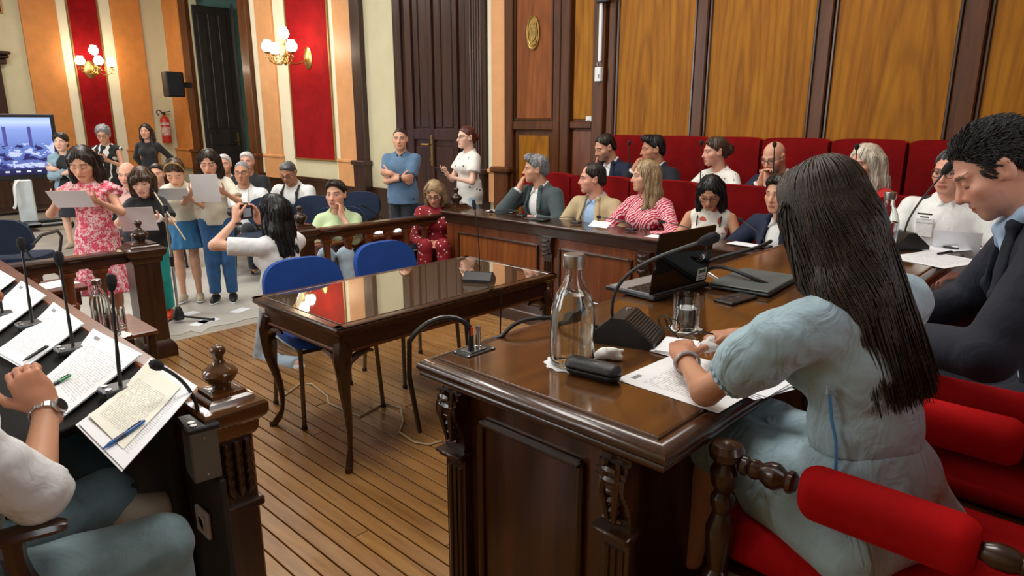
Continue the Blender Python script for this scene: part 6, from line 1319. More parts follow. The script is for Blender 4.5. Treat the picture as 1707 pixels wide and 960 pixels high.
# ================================================================== people
def H_(h): return hexc(h)
C_white = fabric('white_cotton', (.74, .74, .72)); C_cream = fabric('cream_knit', H_('d9d3c0')); C_black = fabric('black_cotton', (.014, .014, .016), .9); C_navy = fabric('navy_suiting', H_('101b36'), .85, .1, .25, .02); C_dnavy = fabric('dark_suiting', H_('0e131f'), .85, .1, .25, .02)
C_grey = fabric('slate_suiting', H_('3c4a4c'), .85, .08, .25); C_beige = fabric('beige_linen', H_('b7a27c'), .85, .06, .35); C_sky = fabric('light_blue_shirting', H_('9db9d8'), .8); C_jeans = fabric('blue_denim', H_('2a5a8c'), .85, .18); C_ljeans = fabric('pale_denim', H_('a7bccb'), .85, .12); C_teal = fabric('turquoise_trousers', H_('0f9a92'), .8)
C_polo = fabric('blue_polo', H_('53708c'), .85, .08); C_green = fabric('pale_green_blouse', H_('bfd4a4'), .8, .05); C_red = fabric('red_blouse', H_('c01018'), .8); C_pinksh = fabric('pink_shirt', H_('cda59c'), .8); C_dark = fabric('dark_trousers', H_('1c1f26'), .85); C_wjeans = fabric('white_denim', H_('cfd2cf'), .8); C_gjeans = fabric('grey_blue_jeans', H_('6d8488'), .85, .2, .4); C_dteal = fabric('dark_teal_trousers', H_('22383a'), .85, .15)
C_denim = fabric('denim_jacket', H_('7f99a8'), .85, .15); C_skirt = fabric('denim_skirt', H_('2f6f9e'), .85, .12); C_wshirt = fabric('white_shirt_cotton', (.70, .71, .70), .75, .04, .5); C_blouse_w = fabric('uniform_shirt', (.76, .77, .74), .75, .03, .45)
C_floral = spots('rose_print', H_('ecc6c6'), H_('b01838'), 85, .36, H_('d9536a'), .012); C_bw = waves('black_white_print', (.012, .012, .014), (.75, .74, .70), 3.2, .84, 9); C_dots = spots('red_dotted', H_('8a0c1c'), (.75, .68, .66), 26, .22); C_zig = waves('pink_zigzag', H_('b81838'), H_('f0c8cc'), 16, .62, 7, .8, (.4, .5, .6)); C_sprig = spots('white_sprigged', (.74, .72, .66), (.05, .05, .07), 16, .17, None, .03); C_blfl = spots('white_floral', (.76, .74, .68), (.16, .12, .07), 22, .20, None, .05); C_flor2 = spots('pale_floral_top', (.70, .66, .58), (.45, .08, .05), 14, .36, None, .08)
S_black = plain('black_shoe', (.012, .012, .012), .4); S_or = plain('orange_shoe', H_('d8481a'), .55); S_beige = plain('beige_shoe', H_('b9ab94'), .7); S_white = plain('white_sole', (.75, .75, .74), .6)
def suit(mj, ms, open_=.035, vox=None): return both(shirt(ms, .2, .007, collar=ms, neck=.060, name='shirt', vox=vox), shirt(mj, 1.88, .019, hem=-.16, neck=.072, open_=open_, lapel=mj, cuff=ms, name='jacket', vox=vox))
def tint_mesh(name, P, vox, m, par): v, q = polygonize(P, vox); return meshobj(name, v, q, m, par)
def sitter(label, px_, X=None, d=None, heading=133, floor=.1, group=None, **o):
    o.setdefault('seat', .5); h = atX(px_[0], px_[1], X) if X else atD(px_[0], px_[1], d); far = d and d > 6.8; o.setdefault('fvox', .0084 if far else .0069); o.setdefault('vox', .015 if far else .013); o.setdefault('legs', trousers(C_dark, vox=.021, wr=0))
    return person('person', label, o, head=h, heading=heading, floor=floor, group=group)
def stander(label, px_, d, heading, group=None, child=0, **o):
    h = atD(px_[0], px_[1], d); o.setdefault('fvox', .0078 if d > 6.8 else .0066); o.setdefault('vox', .014 if d > 6.8 else .012); o['H'] = 1.74*h[2]/1.655; o.setdefault('hscale', 1.04+child); return person('person', label, o, head=h, heading=heading, floor=0.0, group=group)
MOUTH = lambda e, dy=.15: dict(t=(e*.035, dy, -.17), frame='head', pole=(e*.5, .5, -1), n=(-e*.6, -.8, .1), fwd=(-e*.25, -.25, 1))
CHEEK = lambda e: dict(t=(e*.075, .10, -.17), frame='head', pole=(e*.6, .5, -1), n=(-e, -.2, .1), fwd=(-e*.05, -.25, 1))
DESK = lambda e, x=.14, y=.30, z=.24: dict(t=(e*x, y, z), pole=(e, -.4, -.5), n=(0, 0, -1))
CLASP = lambda e, y=.30, z=.30: dict(t=(e*.055, y, z), pole=(e, -.3, -.7), n=(-e, 0, -.2), fwd=(-e*.45, .6, .5))
stub = (.10, .09, .09)
# --- lower row of councillors
f = sitter('grey-haired man in a slate jacket resting his hand on his mouth', (893, 281), 4.52, None, 176, hyaw=-40, hair=('quiff', 'grey'), skin='mid', top=suit(C_grey, C_white, .05), Rr=MOUTH(1), L=DESK(-1, .10, .26, .26), curlR=.9, lean=10, H=1.76, age=1, gaze=0, hpitch=4)
f = sitter('man in a beige jacket and light blue shirt listening in profile', (987, 297), 4.5, None, 182, hyaw=-44, hair=('receding', 'dark'), skin='pink', top=suit(C_beige, C_sky, .06), Rr=DESK(1, .10, .28), L=DESK(-1, .12, .26), lean=6, H=1.74, age=1)
f = sitter('blonde woman in a pink and white zigzag blouse seated in profile', (1076, 293), 4.5, None, 178, female=True, hyaw=-40, hair=('long', 'blonde', .16), skin='light', top=shirt(C_zig, 1.75, .016, hem=-.12, neck=.07, vneck=.17), lean=4, H=1.70, Rr=DESK(1), L=DESK(-1))
f = sitter('dark-haired woman with glasses and pearl necklace looking down', (1184, 320), 4.42, None, 200, female=True, hpitch=-22, eyes=False, hair=('long', 'black', .20), skin='tan', glasses=True, top=shirt(C_flor2, 0, .008, hem=-.1, neck=.0, vneck=.0, wr=.002, name='top'), lean=10, H=1.62, Rr=CLASP(1, .27, .22), L=CLASP(-1, .27, .22), bare=(1,), vox=.009)
sh = f.shirt; nk = f.neck
v, q = polygonize([Cone(f.neck+f.tor @ V3(.062*math.cos(a)*f.s, (.055*math.sin(a)+.022)*f.s, (-.045-.045*math.sin(a))*f.s), f.neck+f.tor @ V3(.062*math.cos(a+.2)*f.s, (.055*math.sin(a+.2)+.022)*f.s, (-.045-.045*math.sin(a+.2))*f.s), .0055, .0055, .001) for a in np.arange(-.3, 3.4, .2)], .003); meshobj('pearl_necklace', v, q, plain('pearl', (.8, .76, .68), .25), f.t)
for e in (-1, 1): bm = NB(); tube(bm, [f.up(e*.085, .115, .37), f.up(e*.088, .09, .45), f.up(e*.088, .0, .512), f.up(e*.085, -.08, .46), f.up(e*.08, -.125, .36)], .005, 6); obj('shoulder_strap', bm, C_black, f.t)
f = sitter('man in a navy suit mostly hidden behind the long-haired woman', (1300, 322), 4.40, None, 170, hair=('short', 'dark'), skin='mid', top=suit(C_navy, C_white), H=1.76, lean=8, Rr=DESK(1, .2, .3), L=DESK(-1, .2, .28))
f = sitter('man in a white short-sleeved uniform shirt with epaulettes reading a sheet', (1585, 285), None, 3.75, 178, hyaw=-8, hpitch=-6, hair=('crop', 'dgrey'), skin='pink', glasses=True, top=shirt(C_blouse_w, .82, .016, hem=-.12, collar=C_blouse_w, flare=.016, wr=.004), H=1.76, lean=4, Rr=DESK(1, .06, .30, .16), L=DESK(-1, .16, .30, .16), fat=.012)
for e in (-1, 1): tint_mesh('epaulette', [Ell(f.up(e*.125, -.005, .518), V3(.055, .024, .008), f.tor @ rotm((0, 1, 0), R(e*22)))], .006, C_dark, f.shirt)
bm = NB(); box(bm, Vector(f.up(.075, .133, .37)), (.09, .012, .10), .004, Matrix(f.tor.tolist())); box(bm, Vector(f.up(.075, .139, .415)), (.094, .008, .028), .003, Matrix(f.tor.tolist())); obj('chest_pocket', bm, C_blouse_w, f.shirt)
bm = NB()
for j, w_ in enumerate((.075, .045)):
    c = f.up(.075, .150, .455-.018*j); box(bm, Vector(c), (w_, .003, .007 if j else .009), 0, Matrix(f.tor.tolist()))
obj('embroidered_lettering', bm, C_black, f.shirt)
w_ = world(f, f.wr[-1]); o = sheet('paper_sheet', .21, .29, P_blank); o.location = tuple(w_+np.array((-.10, .02, .12))); o.rotation_euler = (R(62), R(0), R(100)); tag(o, 'white sheet held up by the man in the uniform shirt', 'paper')
# --- upper row
f = sitter('man in a navy suit leaning his cheek on his hand in the corner seat', (1008, 245), 5.42, None, 182, floor=.24, hair=('crop', 'dark'), skin='mid', hpitch=-14, hyaw=-26, eyes=False, stubble=stub, top=suit(C_navy, C_white), Rr=CHEEK(1), L=DESK(-1, .14, .3, .26), curlR=.6, lean=10, H=1.76)
f = sitter('man in a dark suit in profile with his fist at his chin', (1088, 248), 5.38, None, 166, floor=.24, hyaw=-26, hair=('quiff', 'black'), skin='tan', top=suit(C_dnavy, C_white), Rr=MOUTH(1, .17), L=DESK(-1, .14, .3, .26), curlR=1.0, lean=8, H=1.76)
f = sitter('woman with a brown bun in profile wearing a white floral blouse', (1192, 252), 5.38, None, 164, floor=.24, hyaw=-24, female=True, hair=('bun', 'brown'), skin='pink', top=shirt(C_blfl, .9, .014, hem=-.1, neck=.075), H=1.68, lean=8, Rr=DESK(1, .12, .3, .26), L=DESK(-1, .12, .3, .26))
f = sitter('bald man with glasses and beard clasping his hands before his mouth', (1290, 262), 5.34, None, 168, floor=.24, hair=None, skin='mid', glasses=True, hpitch=-10, stubble=(.06, .05, .05), top=suit(C_navy, C_white), Rr=dict(t=(.03, .17, -.15), frame='head', pole=(1, .3, -1), n=(-1, 0, 0), fwd=(-.2, -.15, 1)), L=dict(t=(-.03, .17, -.16), frame='head', pole=(-1, .3, -1), n=(1, 0, 0), fwd=(.2, -.15, 1)), curlL=.8, curlR=.8, lean=12, H=1.76)
f = sitter('woman with long platinum hair in a red blouse', (1442, 272), 5.26, None, 150, floor=.24, female=True, hyaw=0, hscale=1.12, hair=('long', 'platinum', .2), skin='pink', top=shirt(C_red, 1.6, .016, hem=-.1, neck=.07), H=1.70, lean=10, Rr=MOUTH(1, .15), L=DESK(-1, .14, .3, .24), curlR=.6)
# --- readers standing in the public end
def hold(f, label, dy=.10, dz=.03, w=.30, h=.21, tilt=40, yaw=0, m=None, curl=0):
    c = world(f, (f.wr[-1]+f.wr[1])/2+V3(0, dy, dz)); o = sheet('paper_sheet', w, h, m or P_blank, None, curl); o.location = tuple(c); rz = f.t.rotation_euler[2]+R(yaw); o.rotation_euler = (R(tilt), 0, rz); return tag(o, label, 'paper', 'sheets held by the reading children')
RD = lambda e, y=.27, z=.30, x=.12: dict(t=(e*x, y, z), pole=(e*.8, -.5, -.9), n=(-e*.5, 0, .9))
f = stander('girl in a pink floral dress reading from a sheet', (137, 271), 4.75, 236, child=.06, female=True, hpitch=-24, eyes=False, hair=('long', 'dark', .12), skin='mid', L=RD(-1), Rr=RD(1), bare=(1,), top=both(shirt(C_floral, .30, .012, hem=.06, neck=.075, vneck=.14, flare=.03, name='bodice'), skirt(C_floral, .62, (.14, .11), (.30, .27), 11, .07, name='dress_skirt', top=.12)), legs=lambda f: shoes(f, S_beige)); hold(f, 'white sheet held by the girl in the pink floral dress', .08, .02, .24, .19, 42)
for e in (-1, 1): tint_mesh('ruffle_sleeve', [Ell(f.sh[e]+V3(e*.02, 0, -.01), V3(.065, .062, .038), None), Ell(f.sh[e]+V3(e*.045, .0, -.035), V3(.045, .066, .02), None)], .008, C_floral, f.t)
f = stander('child with brown bob in black t-shirt and turquoise trousers at the microphone', (237, 302), 5.3, 240, child=.12, female=True, hpitch=-16, hair=('bob', 'brown'), skin='pale', L=RD(-1, .25, .22), Rr=RD(1, .27, .24), bare=(1,), top=shirt(C_black, .75, .016, hem=-.10, loose=.015), legs=trousers(C_teal, length=1.9, shoe=S_or, sole=S_or)); hold(f, 'white sheet held by the child in the black t-shirt', .10, .0, .25, .24, 55)
bm = NB(); lathe(bm, [(.034, -.012), (.037, 0), (.034, .012)], tuple(f.wr[-1]), 14, Matrix(np.stack([unit(np.cross(f.hd[-1], (0, 0, 1))), unit(np.cross(f.hd[-1], np.cross(f.hd[-1], (0, 0, 1)))), f.hd[-1]], 1).tolist())); obj('wristwatch', bm, S_white, f.t)
f = stander('girl with a gold headband in a white top and denim skirt', (292, 287), 5.75, 240, child=.09, female=True, hpitch=-34, eyes=False, hair=('ponytail', 'brown'), skin='mid', L=RD(-1, .25, .27), Rr=RD(1, .25, .27), bare=(1,), top=shirt(C_cream, .72, .014, hem=.03, neck=.07), legs=skirt(C_skirt, .36, (.145, .115), (.25, .21), 13, .06, shoe=S_beige, sole=S_white)); hold(f, 'white sheet held by the girl in the denim skirt', .08, .05, .26, .20, 35)
bm = NB(); tube(bm, [Vector(f.hc+f.hM @ (V3(.085*math.cos(a), .03, .03+.098*math.sin(a))*f.hs)) for a in np.linspace(-.2, PI+.2, 18)], .007, 6); obj('headband', bm, M_gold, f.t)
f = stander('tall girl in a white blouse and blue jeans holding up a sheet', (348, 270), 5.75, 238, child=.04, female=True, hpitch=-20, eyes=False, hair=('long', 'dark', .10), skin='mid', L=RD(-1, .26, .29), Rr=RD(1, .26, .29), bare=(1,), top=shirt(C_cream, .8, .014, hem=-.02, neck=.065), legs=trousers(C_jeans, length=1.93, shoe=S_black, sole=S_white)); hold(f, 'white sheet held up by the girl in blue jeans', .08, .04, .21, .26, 66)
# --- onlookers standing at the back
XARM = (dict(t=(.07, .17, .25), pole=(-1, -.1, -1), n=(0, -1, .2), fwd=(1, -.15, .1)), dict(t=(-.06, .20, .20), pole=(1, -.1, -1), n=(0, -1, .2), fwd=(-1, -.15, .1)))
f = stander('short-haired woman in an open denim jacket with crossed arms beside the screen', (101, 237), 8.4, 240, female=True, hair=('curly', 'black'), skin='pale', L=XARM[0], Rr=XARM[1], top=both(shirt(C_black, .2, .008, hem=-.05, vneck=.1), shirt(C_denim, 1.7, .02, hem=-.08, open_=.07, neck=.07, name='jacket')), legs=skirt(fabric('dark_navy_skirt', H_('141824')), .55, (.15, .12), (.19, .17), 5, .02, shoe=S_beige), bare=(1,))
f = stander('grey curly-haired woman in a black and white sleeveless dress with a phone', (172, 224), 9.0, 238, female=True, hpitch=-18, eyes=False, hair=('curly', 'grey'), skin='mid', L=RD(-1, .26, .26, .06), Rr=RD(1, .26, .26, .04), bare=(1,), glasses=True, fat=.012, top=both(shirt(C_bw, .08, .012, hem=.0, neck=.06, name='bodice'), skirt(C_bw, .75, (.16, .13), (.22, .20), 6, .03, name='dress_skirt', top=.1)), legs=lambda f: shoes(f, S_black))
c = world(f, (f.wr[-1]+f.wr[1])/2+V3(0, .08, .03)); bm = NB(); bx(bm, -.036, .036, -.075, .075, 0, .009, .003); o = obj('smartphone', bm, M_black); o.location = tuple(c); o.rotation_euler = (R(35), 0, f.t.rotation_euler[2]); tag(o, 'phone in the hands of the grey curly-haired woman', 'phone')
f = stander('long-haired young woman in a black top and white jeans at the back', (243, 219), 10.2, 232, female=True, hair=('long', 'black', .28), skin='mid', L=dict(t=(-.14, -.16, .02), pole=(-1, -.6, 0), n=(0, -1, 0)), Rr=dict(t=(.14, -.16, .02), pole=(1, -.6, 0), n=(0, -1, 0)), top=shirt(C_black, 1.9, .010, hem=-.0, neck=.065), legs=trousers(C_wjeans, shoe=S_white))
f = stander('man in a blue polo shirt standing with folded arms by the tall door', (667, 232), 7.1, 212, hair=('crop', 'dark'), skin='mid', hyaw=12, L=XARM[0], Rr=XARM[1], bare=(1,), fat=.015, top=shirt(C_polo, .72, .016, hem=-.10, collar=fabric('polo_collar', H_('2a3440')), loose=.01, flare=.012), legs=trousers(C_dark, shoe=S_black))
bm = NB(); lathe(bm, [(.037, -.012), (.040, 0), (.037, .012)], tuple(f.wr[1]), 14, Matrix(np.stack([unit(np.cross(f.hd[1], (0, 0, 1))), unit(np.cross(f.hd[1], np.cross(f.hd[1], (0, 0, 1)))), f.hd[1]], 1).tolist())); obj('wristwatch', bm, M_black, f.t)
f = stander('woman with glasses in a white sprigged blouse beside the fluted pilaster', (777, 229), 7.05, 168, female=True, hair=('bun', 'auburn'), skin='pale', glasses=True, L=RD(-1, .24, .20, .05), Rr=RD(1, .26, .24, .02), bare=(1,), top=shirt(C_sprig, .6, .016, hem=-.12, neck=.07, vneck=.13, loose=.012, flare=.02), legs=trousers(C_ljeans, shoe=S_white))
c = world(f, (f.wr[-1]+f.wr[1])/2+V3(0, .10, .03)); bm = NB(); bx(bm, -.036, .036, -.075, .075, 0, .009, .003); o = obj('smartphone', bm, M_black); o.location = tuple(c); o.rotation_euler = (R(50), 0, f.t.rotation_euler[2]); tag(o, 'phone in the hands of the woman in the sprigged blouse', 'phone')
# --- seated audience with navy chairs
CH = 'navy chairs of the audience'; nch = 0
def audience(label, px_, d, heading, chairlabel, **o):
    f = sitter(label, px_, None, d, heading, 0.0, None, **o); p = f.loc; k = R(heading)
    ch = chair('audience_chair', chairlabel, M_navy, (p[0]-.02*math.cos(k), p[1]-.02*math.sin(k), 0), R(heading-90), CH, M_black); ch.scale = (1, 1, max(.85, (p[2]-.09)/.48)); return f
LAP = lambda e: dict(t=(e*.10, .26, .12), pole=(e, -.4, -.3), n=(0, 0, -1))
f = audience('bald older man in a pink shirt seated behind the reading children', (212, 290), 6.9, 232, 'navy chair under the bald man in pink', hair=('fringe', 'white'), skin='pink', hpitch=-10, top=shirt(C_pinksh, 1.5, .014, collar=C_pinksh), Rr=LAP(1), L=LAP(-1), age=1)
f = audience('dark-haired child peeking between the readers', (262, 290), 7.4, 236, 'navy chair under the child between the readers', hair=('short', 'dark'), skin='mid', H=1.35, hscale=1.05, top=shirt(C_white, .6, .012))
f = audience('grey-haired man half hidden behind the girl in jeans', (374, 274), 8.3, 232, 'navy chair under the man hidden by the girl in jeans', hair=('short', 'white'), skin='mid', top=shirt(C_white, .6, .012))
f = audience('older man with glasses in a white printed t-shirt with lanyard', (404, 288), 7.2, 232, 'navy chair under the man with the lanyard', hair=('crop', 'grey'), skin='tan', glasses=True, top=shirt(C_white, .7, .016, loose=.01), Rr=LAP(1), L=LAP(-1), bare=(1,), age=1)
def printed(f):
    bm = NB()
    for (x, z, w_, h_) in ((0, .33, .13, .022), (.0, .30, .15, .03), (.0, .27, .17, .014)): box(bm, Vector(f.up(x, .135+(.012 if f.o['fat'] else 0), z)), (w_, .006, h_), 0, Matrix(f.tor.tolist()))
    obj('shirt_print', bm, plain('grey_print', (.12, .14, .14), .8), f.shirt)
printed(f)
for e in (-1, 1): bm = NB(); tube(bm, [f.up(e*.055, .05, .52), f.up(e*.06, .115, .45), f.up(e*.05, .130, .33)], .004, 5); obj('lanyard', bm, plain('pale_lanyard', (.45, .5, .45), .7), f.shirt)
f = audience('white-haired man in a black shirt in the back row', (412, 270), 8.3, 228, 'navy chair under the white-haired man in black', hair=('short', 'white'), skin='pink', top=shirt(C_black, .7, .016), age=1)
f = audience('man in white t-shirt and black braces looking down', (481, 288), 7.4, 214, 'navy chair under the man with braces', hair=('short', 'dgrey'), skin='tan', glasses=True, hpitch=-20, eyes=False, lean=6, top=shirt(C_white, .7, .018, loose=.015), Rr=LAP(1), L=dict(t=(-.02, .24, .10), pole=(-1, -.4, -.3), n=(0, 0, -1)), bare=(1,), fat=.02, age=1)
printed(f)
for e in (-1, 1): tint_mesh('brace', [Cone(f.up(e*.09, .02, .525), f.up(e*.09, .11, .46), .013, .013, .02), Cone(f.up(e*.09, .115, .46), f.up(e*.085, .145, .30), .013, .013, .02), Cone(f.up(e*.085, .145, .30), f.up(e*.08, .14, .15), .013, .013, .02)], .006, C_black, f.shirt)
for k, (x, y, d, rz, l) in enumerate(((515, 395, 7.0, 30, 'empty navy chair behind the photographer, next to the man with braces'), (588, 380, 7.4, 24, 'empty navy chair behind the green-shirted woman'), (440, 412, 6.9, 32, 'empty navy chair directly behind the photographer\'s camera'))):
    q = atD(x, y, d); chair('audience_chair', l, M_navy, (q[0], q[1], 0), R(rz+100), CH, M_black)
for k, (x, y, z, l) in enumerate(((35, 410, .70, 'navy padded armchair behind the left balustrade'), (-40, 430, .70, 'navy padded armchair cut by the left picture edge'))):
    q = atD(x, y, 5.7); chair('audience_chair', l, M_navy, (q[0], q[1]+.1, 0), R(-35), CH, M_black, True)
# --- women at the table behind the right balustrade
f = sitter('woman in a pale green blouse smiling with her hand on her cheek', (560, 324), None, 5.95, 232, 0.0, female=True, hair=('short', 'dark'), skin='light', hscale=1.06, hyaw=-14, top=shirt(C_green, 1.25, .018, hem=-.1, neck=.07, vneck=.13, loose=.01), L=CHEEK(-1), Rr=DESK(1, .12, .28, .14), curlL=.9, H=1.66, legs=trousers(C_ljeans, shoe=S_white), bare=(1,), lips=(.45, .10, .09))
f = sitter('woman with long fair hair in a red dotted dress looking down', (724, 321), None, 6.35, 225, 0.0, female=True, hair=('long', 'blonde', .14), skin='light', hpitch=-30, hyaw=-6, eyes=False, glasses=True, top=shirt(C_dots, 1.5, .018, hem=-.1, neck=.065, loose=.01), Rr=CLASP(1, .30, .12), L=CLASP(-1, .30, .12), H=1.64, legs=trousers(C_dots, length=1.95, vox=.014, shoe=S_black))
bm = NB(); bx(bm, -.5, .0, -.25, .25, .42, .47, .02); o = None; bm.free()
chair('audience_chair', 'navy chair under the woman in green', M_navy, tuple(atD(560, 324, 5.97)[:2])+(0,), R(142), CH, M_black); chair('audience_chair', 'navy chair under the woman in the red dotted dress', M_navy, tuple(atD(724, 321, 6.37)[:2])+(0,), R(135), CH, M_black)
# --- photographer kneeling in the gap, seen from behind
ph = atD(455, 352, 4.55)
f = person('person', 'kneeling photographer with long black wavy hair and white t-shirt seen from behind', dict(seat=.4, female=True, H=1.66, hair=('long', 'black', .16), skin='light', hyaw=14, feet={-1: ((-.14, -.30, -.34), (0, 1, -.1)), 1: ((.14, -.10, -.36), (0, 1, .4))}, top=shirt(C_white, .72, .016, hem=-.10, loose=.012, neck=.07), legs=trousers(C_ljeans, shoe=S_white), bare=(1,), vox=.009,
     L=dict(t=(-.14, .19, -.05), frame='head', pole=(-1, .1, -.5), n=(1, .1, 0), fwd=(.15, .25, 1)), Rr=dict(t=(.06, .19, -.07), frame='head', pole=(1, .1, -.6), n=(-1, .1, 0), fwd=(-.15, .25, 1)), curlL=.8, curlR=.8), head=ph, heading=98)
hw = world(f, f.hc); ch_ = world(f, f.hc+f.hM @ V3(-.06, .20, -.01)); t = thing('camera', 'black camera held up by the kneeling photographer', 'camera', tuple(ch_), f.t.rotation_euler[2]+R(14))
bm = NB(); bx(bm, -.065, .065, -.03, .03, -.045, .045, .008); bx(bm, -.025, .025, -.03, .03, .04, .065, .006); obj('body', bm, M_black, t); bm = NB(); lathe(bm, [(.036, 0), (.038, .05), (.036, .08), (.030, .085)], (0, .03, 0), 18, Matrix.Rotation(R(-90), 3, 'X')); obj('lens', bm, M_black, t); bm = NB(); bx(bm, -.038, .038, -.033, -.029, -.03, .03); obj('rear_screen', bm, plain('camera_screen', (.25, .3, .35), .15), t)
bm = NB(); lathe(bm, [(.032, -.008), (.034, 0), (.032, .008)], tuple(f.wr[-1]-f.hd[-1]*.03), 14, Matrix(np.stack([unit(np.cross(f.hd[-1], (0, 1, 0))), unit(np.cross(f.hd[-1], np.cross(f.hd[-1], (0, 1, 0)))), f.hd[-1]], 1).tolist())); obj('bracelet', bm, M_black, f.t)
# ================================================================== people in the foreground
# --- long-haired woman in the pale blue dress, from behind
C_dress = fabric('pale_blue_dress_cloth', H_('98b0ba'), .85, .07, 1.0)
hw = atD(1374, 362, 1.46); HD = 66
o = dict(seat=.5, female=True, H=1.57, armk=1.10, hscale=1.03, hair=None, skin='tan', lean=10, side=-7, twist=0, hyaw=-6, hpitch=-14, vox=.008, fvox=.0042, bare=(1,), eyes=False, feet={-1: ((-.12, .42, -.42), (0, 1, .6)), 1: ((.12, .42, -.42), (0, 1, .6))})
f0 = skeleton(dict(DEF, **o)); Rz0 = rotm((0, 0, 1), R(HD-90)); hl = Rz0 @ f0.hc; root = np.array([hw[0]-hl[0], hw[1]-hl[1], hw[2]-f0.hc[2]])
loc_ = lambda p: tuple(Rz0.T @ (np.asarray(p)-root)); rl_ = lambda *v: tuple(Rz0.T @ np.array(v))
wl = atZ(1142, 600, DZ+.055); wr_ = atZ(1238, 562, DZ+.07); elw = atZ(1176, 652, DZ+.045); shw = root+Rz0 @ f0.sh[-1]; pw = unit(elw-(shw+wl)/2)
o.update(L=dict(t=loc_(wl), el=loc_(elw), n=rl_(.5, .2, -.6), fwd=rl_(.75, .6, .25)), Rr=dict(t=loc_(wr_), pole=rl_(.8, -.4, -.6), n=rl_(-.3, .2, -.9), fwd=rl_(-.75, .55, .1)), curlL=.75, curlR=.75)
f = person('person', 'long-haired woman in a pale blue dress seated at the near desk', o, head=hw, heading=HD, floor=.18); W = f; s = f.s
def dress(f):
    s = f.s; P = [p.grow(.012) for p in f.B if p.tag in ('torso', 'hips')]
    for e in (-1, 1):
        u = unit(f.el[e]-f.sh[e]); out = unit(V3(e, 0, .25)-u*u.dot(V3(e, 0, .25)))
        P += [CutCone(Cone(f.sh[e], f.el[e], .066*s, .060*s, .03), f.sh[e]+u*.195, u)]
        P += [Ell(f.sh[e]+u*.05+out*.022+V3(0, 0, .004), V3(.070, .074, .062)*s, None, .03), Ell(f.sh[e]+u*.125+out*.020, V3(.074, .078, .062)*s, None, .035), CutCone(Cone(f.sh[e]+u*.12, f.sh[e]+u*.20, .070*s, .050*s, .02), f.sh[e]+u*.198, u)]
    P += [Ell(f.wa+V3(0, -.0, -.02)*s, V3(.135, .108, .10)*s, f.low, .03)]
    P.append(Ell(f.neck+f.tor @ V3(0, .02, .012)*s, V3(.064, .075, .06)*s, f.tor, .004, '', True))
    v, q = polygonize(P, .0058, [half(f.wa+f.low @ V3(0, 0, -.055)*s, f.low @ V3(0, 0, -1))], .0030, 55); ob = meshobj('dress_bodice', v, q, C_dress, f.t)
    for e in (-1, 1):
        u = unit(f.el[e]-f.sh[e]); c = f.sh[e]+u*.195; a = unit(np.cross(u, (0, 1, .2))); b = np.cross(u, a); bm = NB()
        for k in range(4): tube(bm, [Vector(c+u*(k-1.5)*.009+(a*math.cos(q)+b*math.sin(q))*(.050+.0025*math.sin(q*17+k*2))*s) for q in np.linspace(0, 2*PI, 90)], .0055, 6, False)
        obj('elastic_cuff', bm, C_dress, ob)
    # skirt over the lap
    P = [p.grow(.022) for p in f.B if p.tag == 'hips' or p.tag[:2] == 'th']+[Ell(f.wa+f.low @ V3(0, -.005, -.09)*s, V3(.142, .112, .10)*s, f.low, .04)]
    for t_ in (.25, .5, .75, 1.0): P.append(Cone(f.hip[-1]+(f.kn[-1]-f.hip[-1])*t_+V3(0, 0, -.01), f.hip[1]+(f.kn[1]-f.hip[1])*t_+V3(0, 0, -.01), .075*s, .075*s, .05))
    for e in (-1, 1): P.append(Cone(f.hip[e]+V3(e*.05, -.06, -.06), f.hip[e]*.6+f.kn[e]*.4+V3(e*.035, 0, -.05), .075*s, .07*s, .06))
    P.append(Cone(f.hip[-1]+V3(-.03, -.09, -.045), f.hip[1]+V3(.03, -.09, -.045), .062*s, .062*s, .06))
    v, q = polygonize(P, .0068, [half(f.wa+f.low @ V3(0, 0, -.045)*s, f.low @ V3(0, 0, 1))], .0045, 42); sk = meshobj('dress_skirt', v, q, C_dress, f.t)
    # zip in the left side seam
    z0 = [f.up(-.145, -.045, .30), f.up(-.148, -.045, .24), f.wa+f.low @ V3(-.150, -.05, 0)*s, f.wa+f.low @ V3(-.155, -.055, -.05)*s, f.wa+f.low @ V3(-.165, -.06, -.11)*s]; bm = NB(); tube(bm, [Vector(p) for p in z0], .0035, 6); zp = obj('side_zip', bm, plain('blue_zip', H_('3f7fb0'), .5), ob)
    bm = NB(); box(bm, Vector(f.up(-.153, -.05, .315)), (.006, .008, .022), .002); obj('zip_pull', bm, plain('zip_pull', (.35, .45, .5), .35, .5), zp)
dress(f)
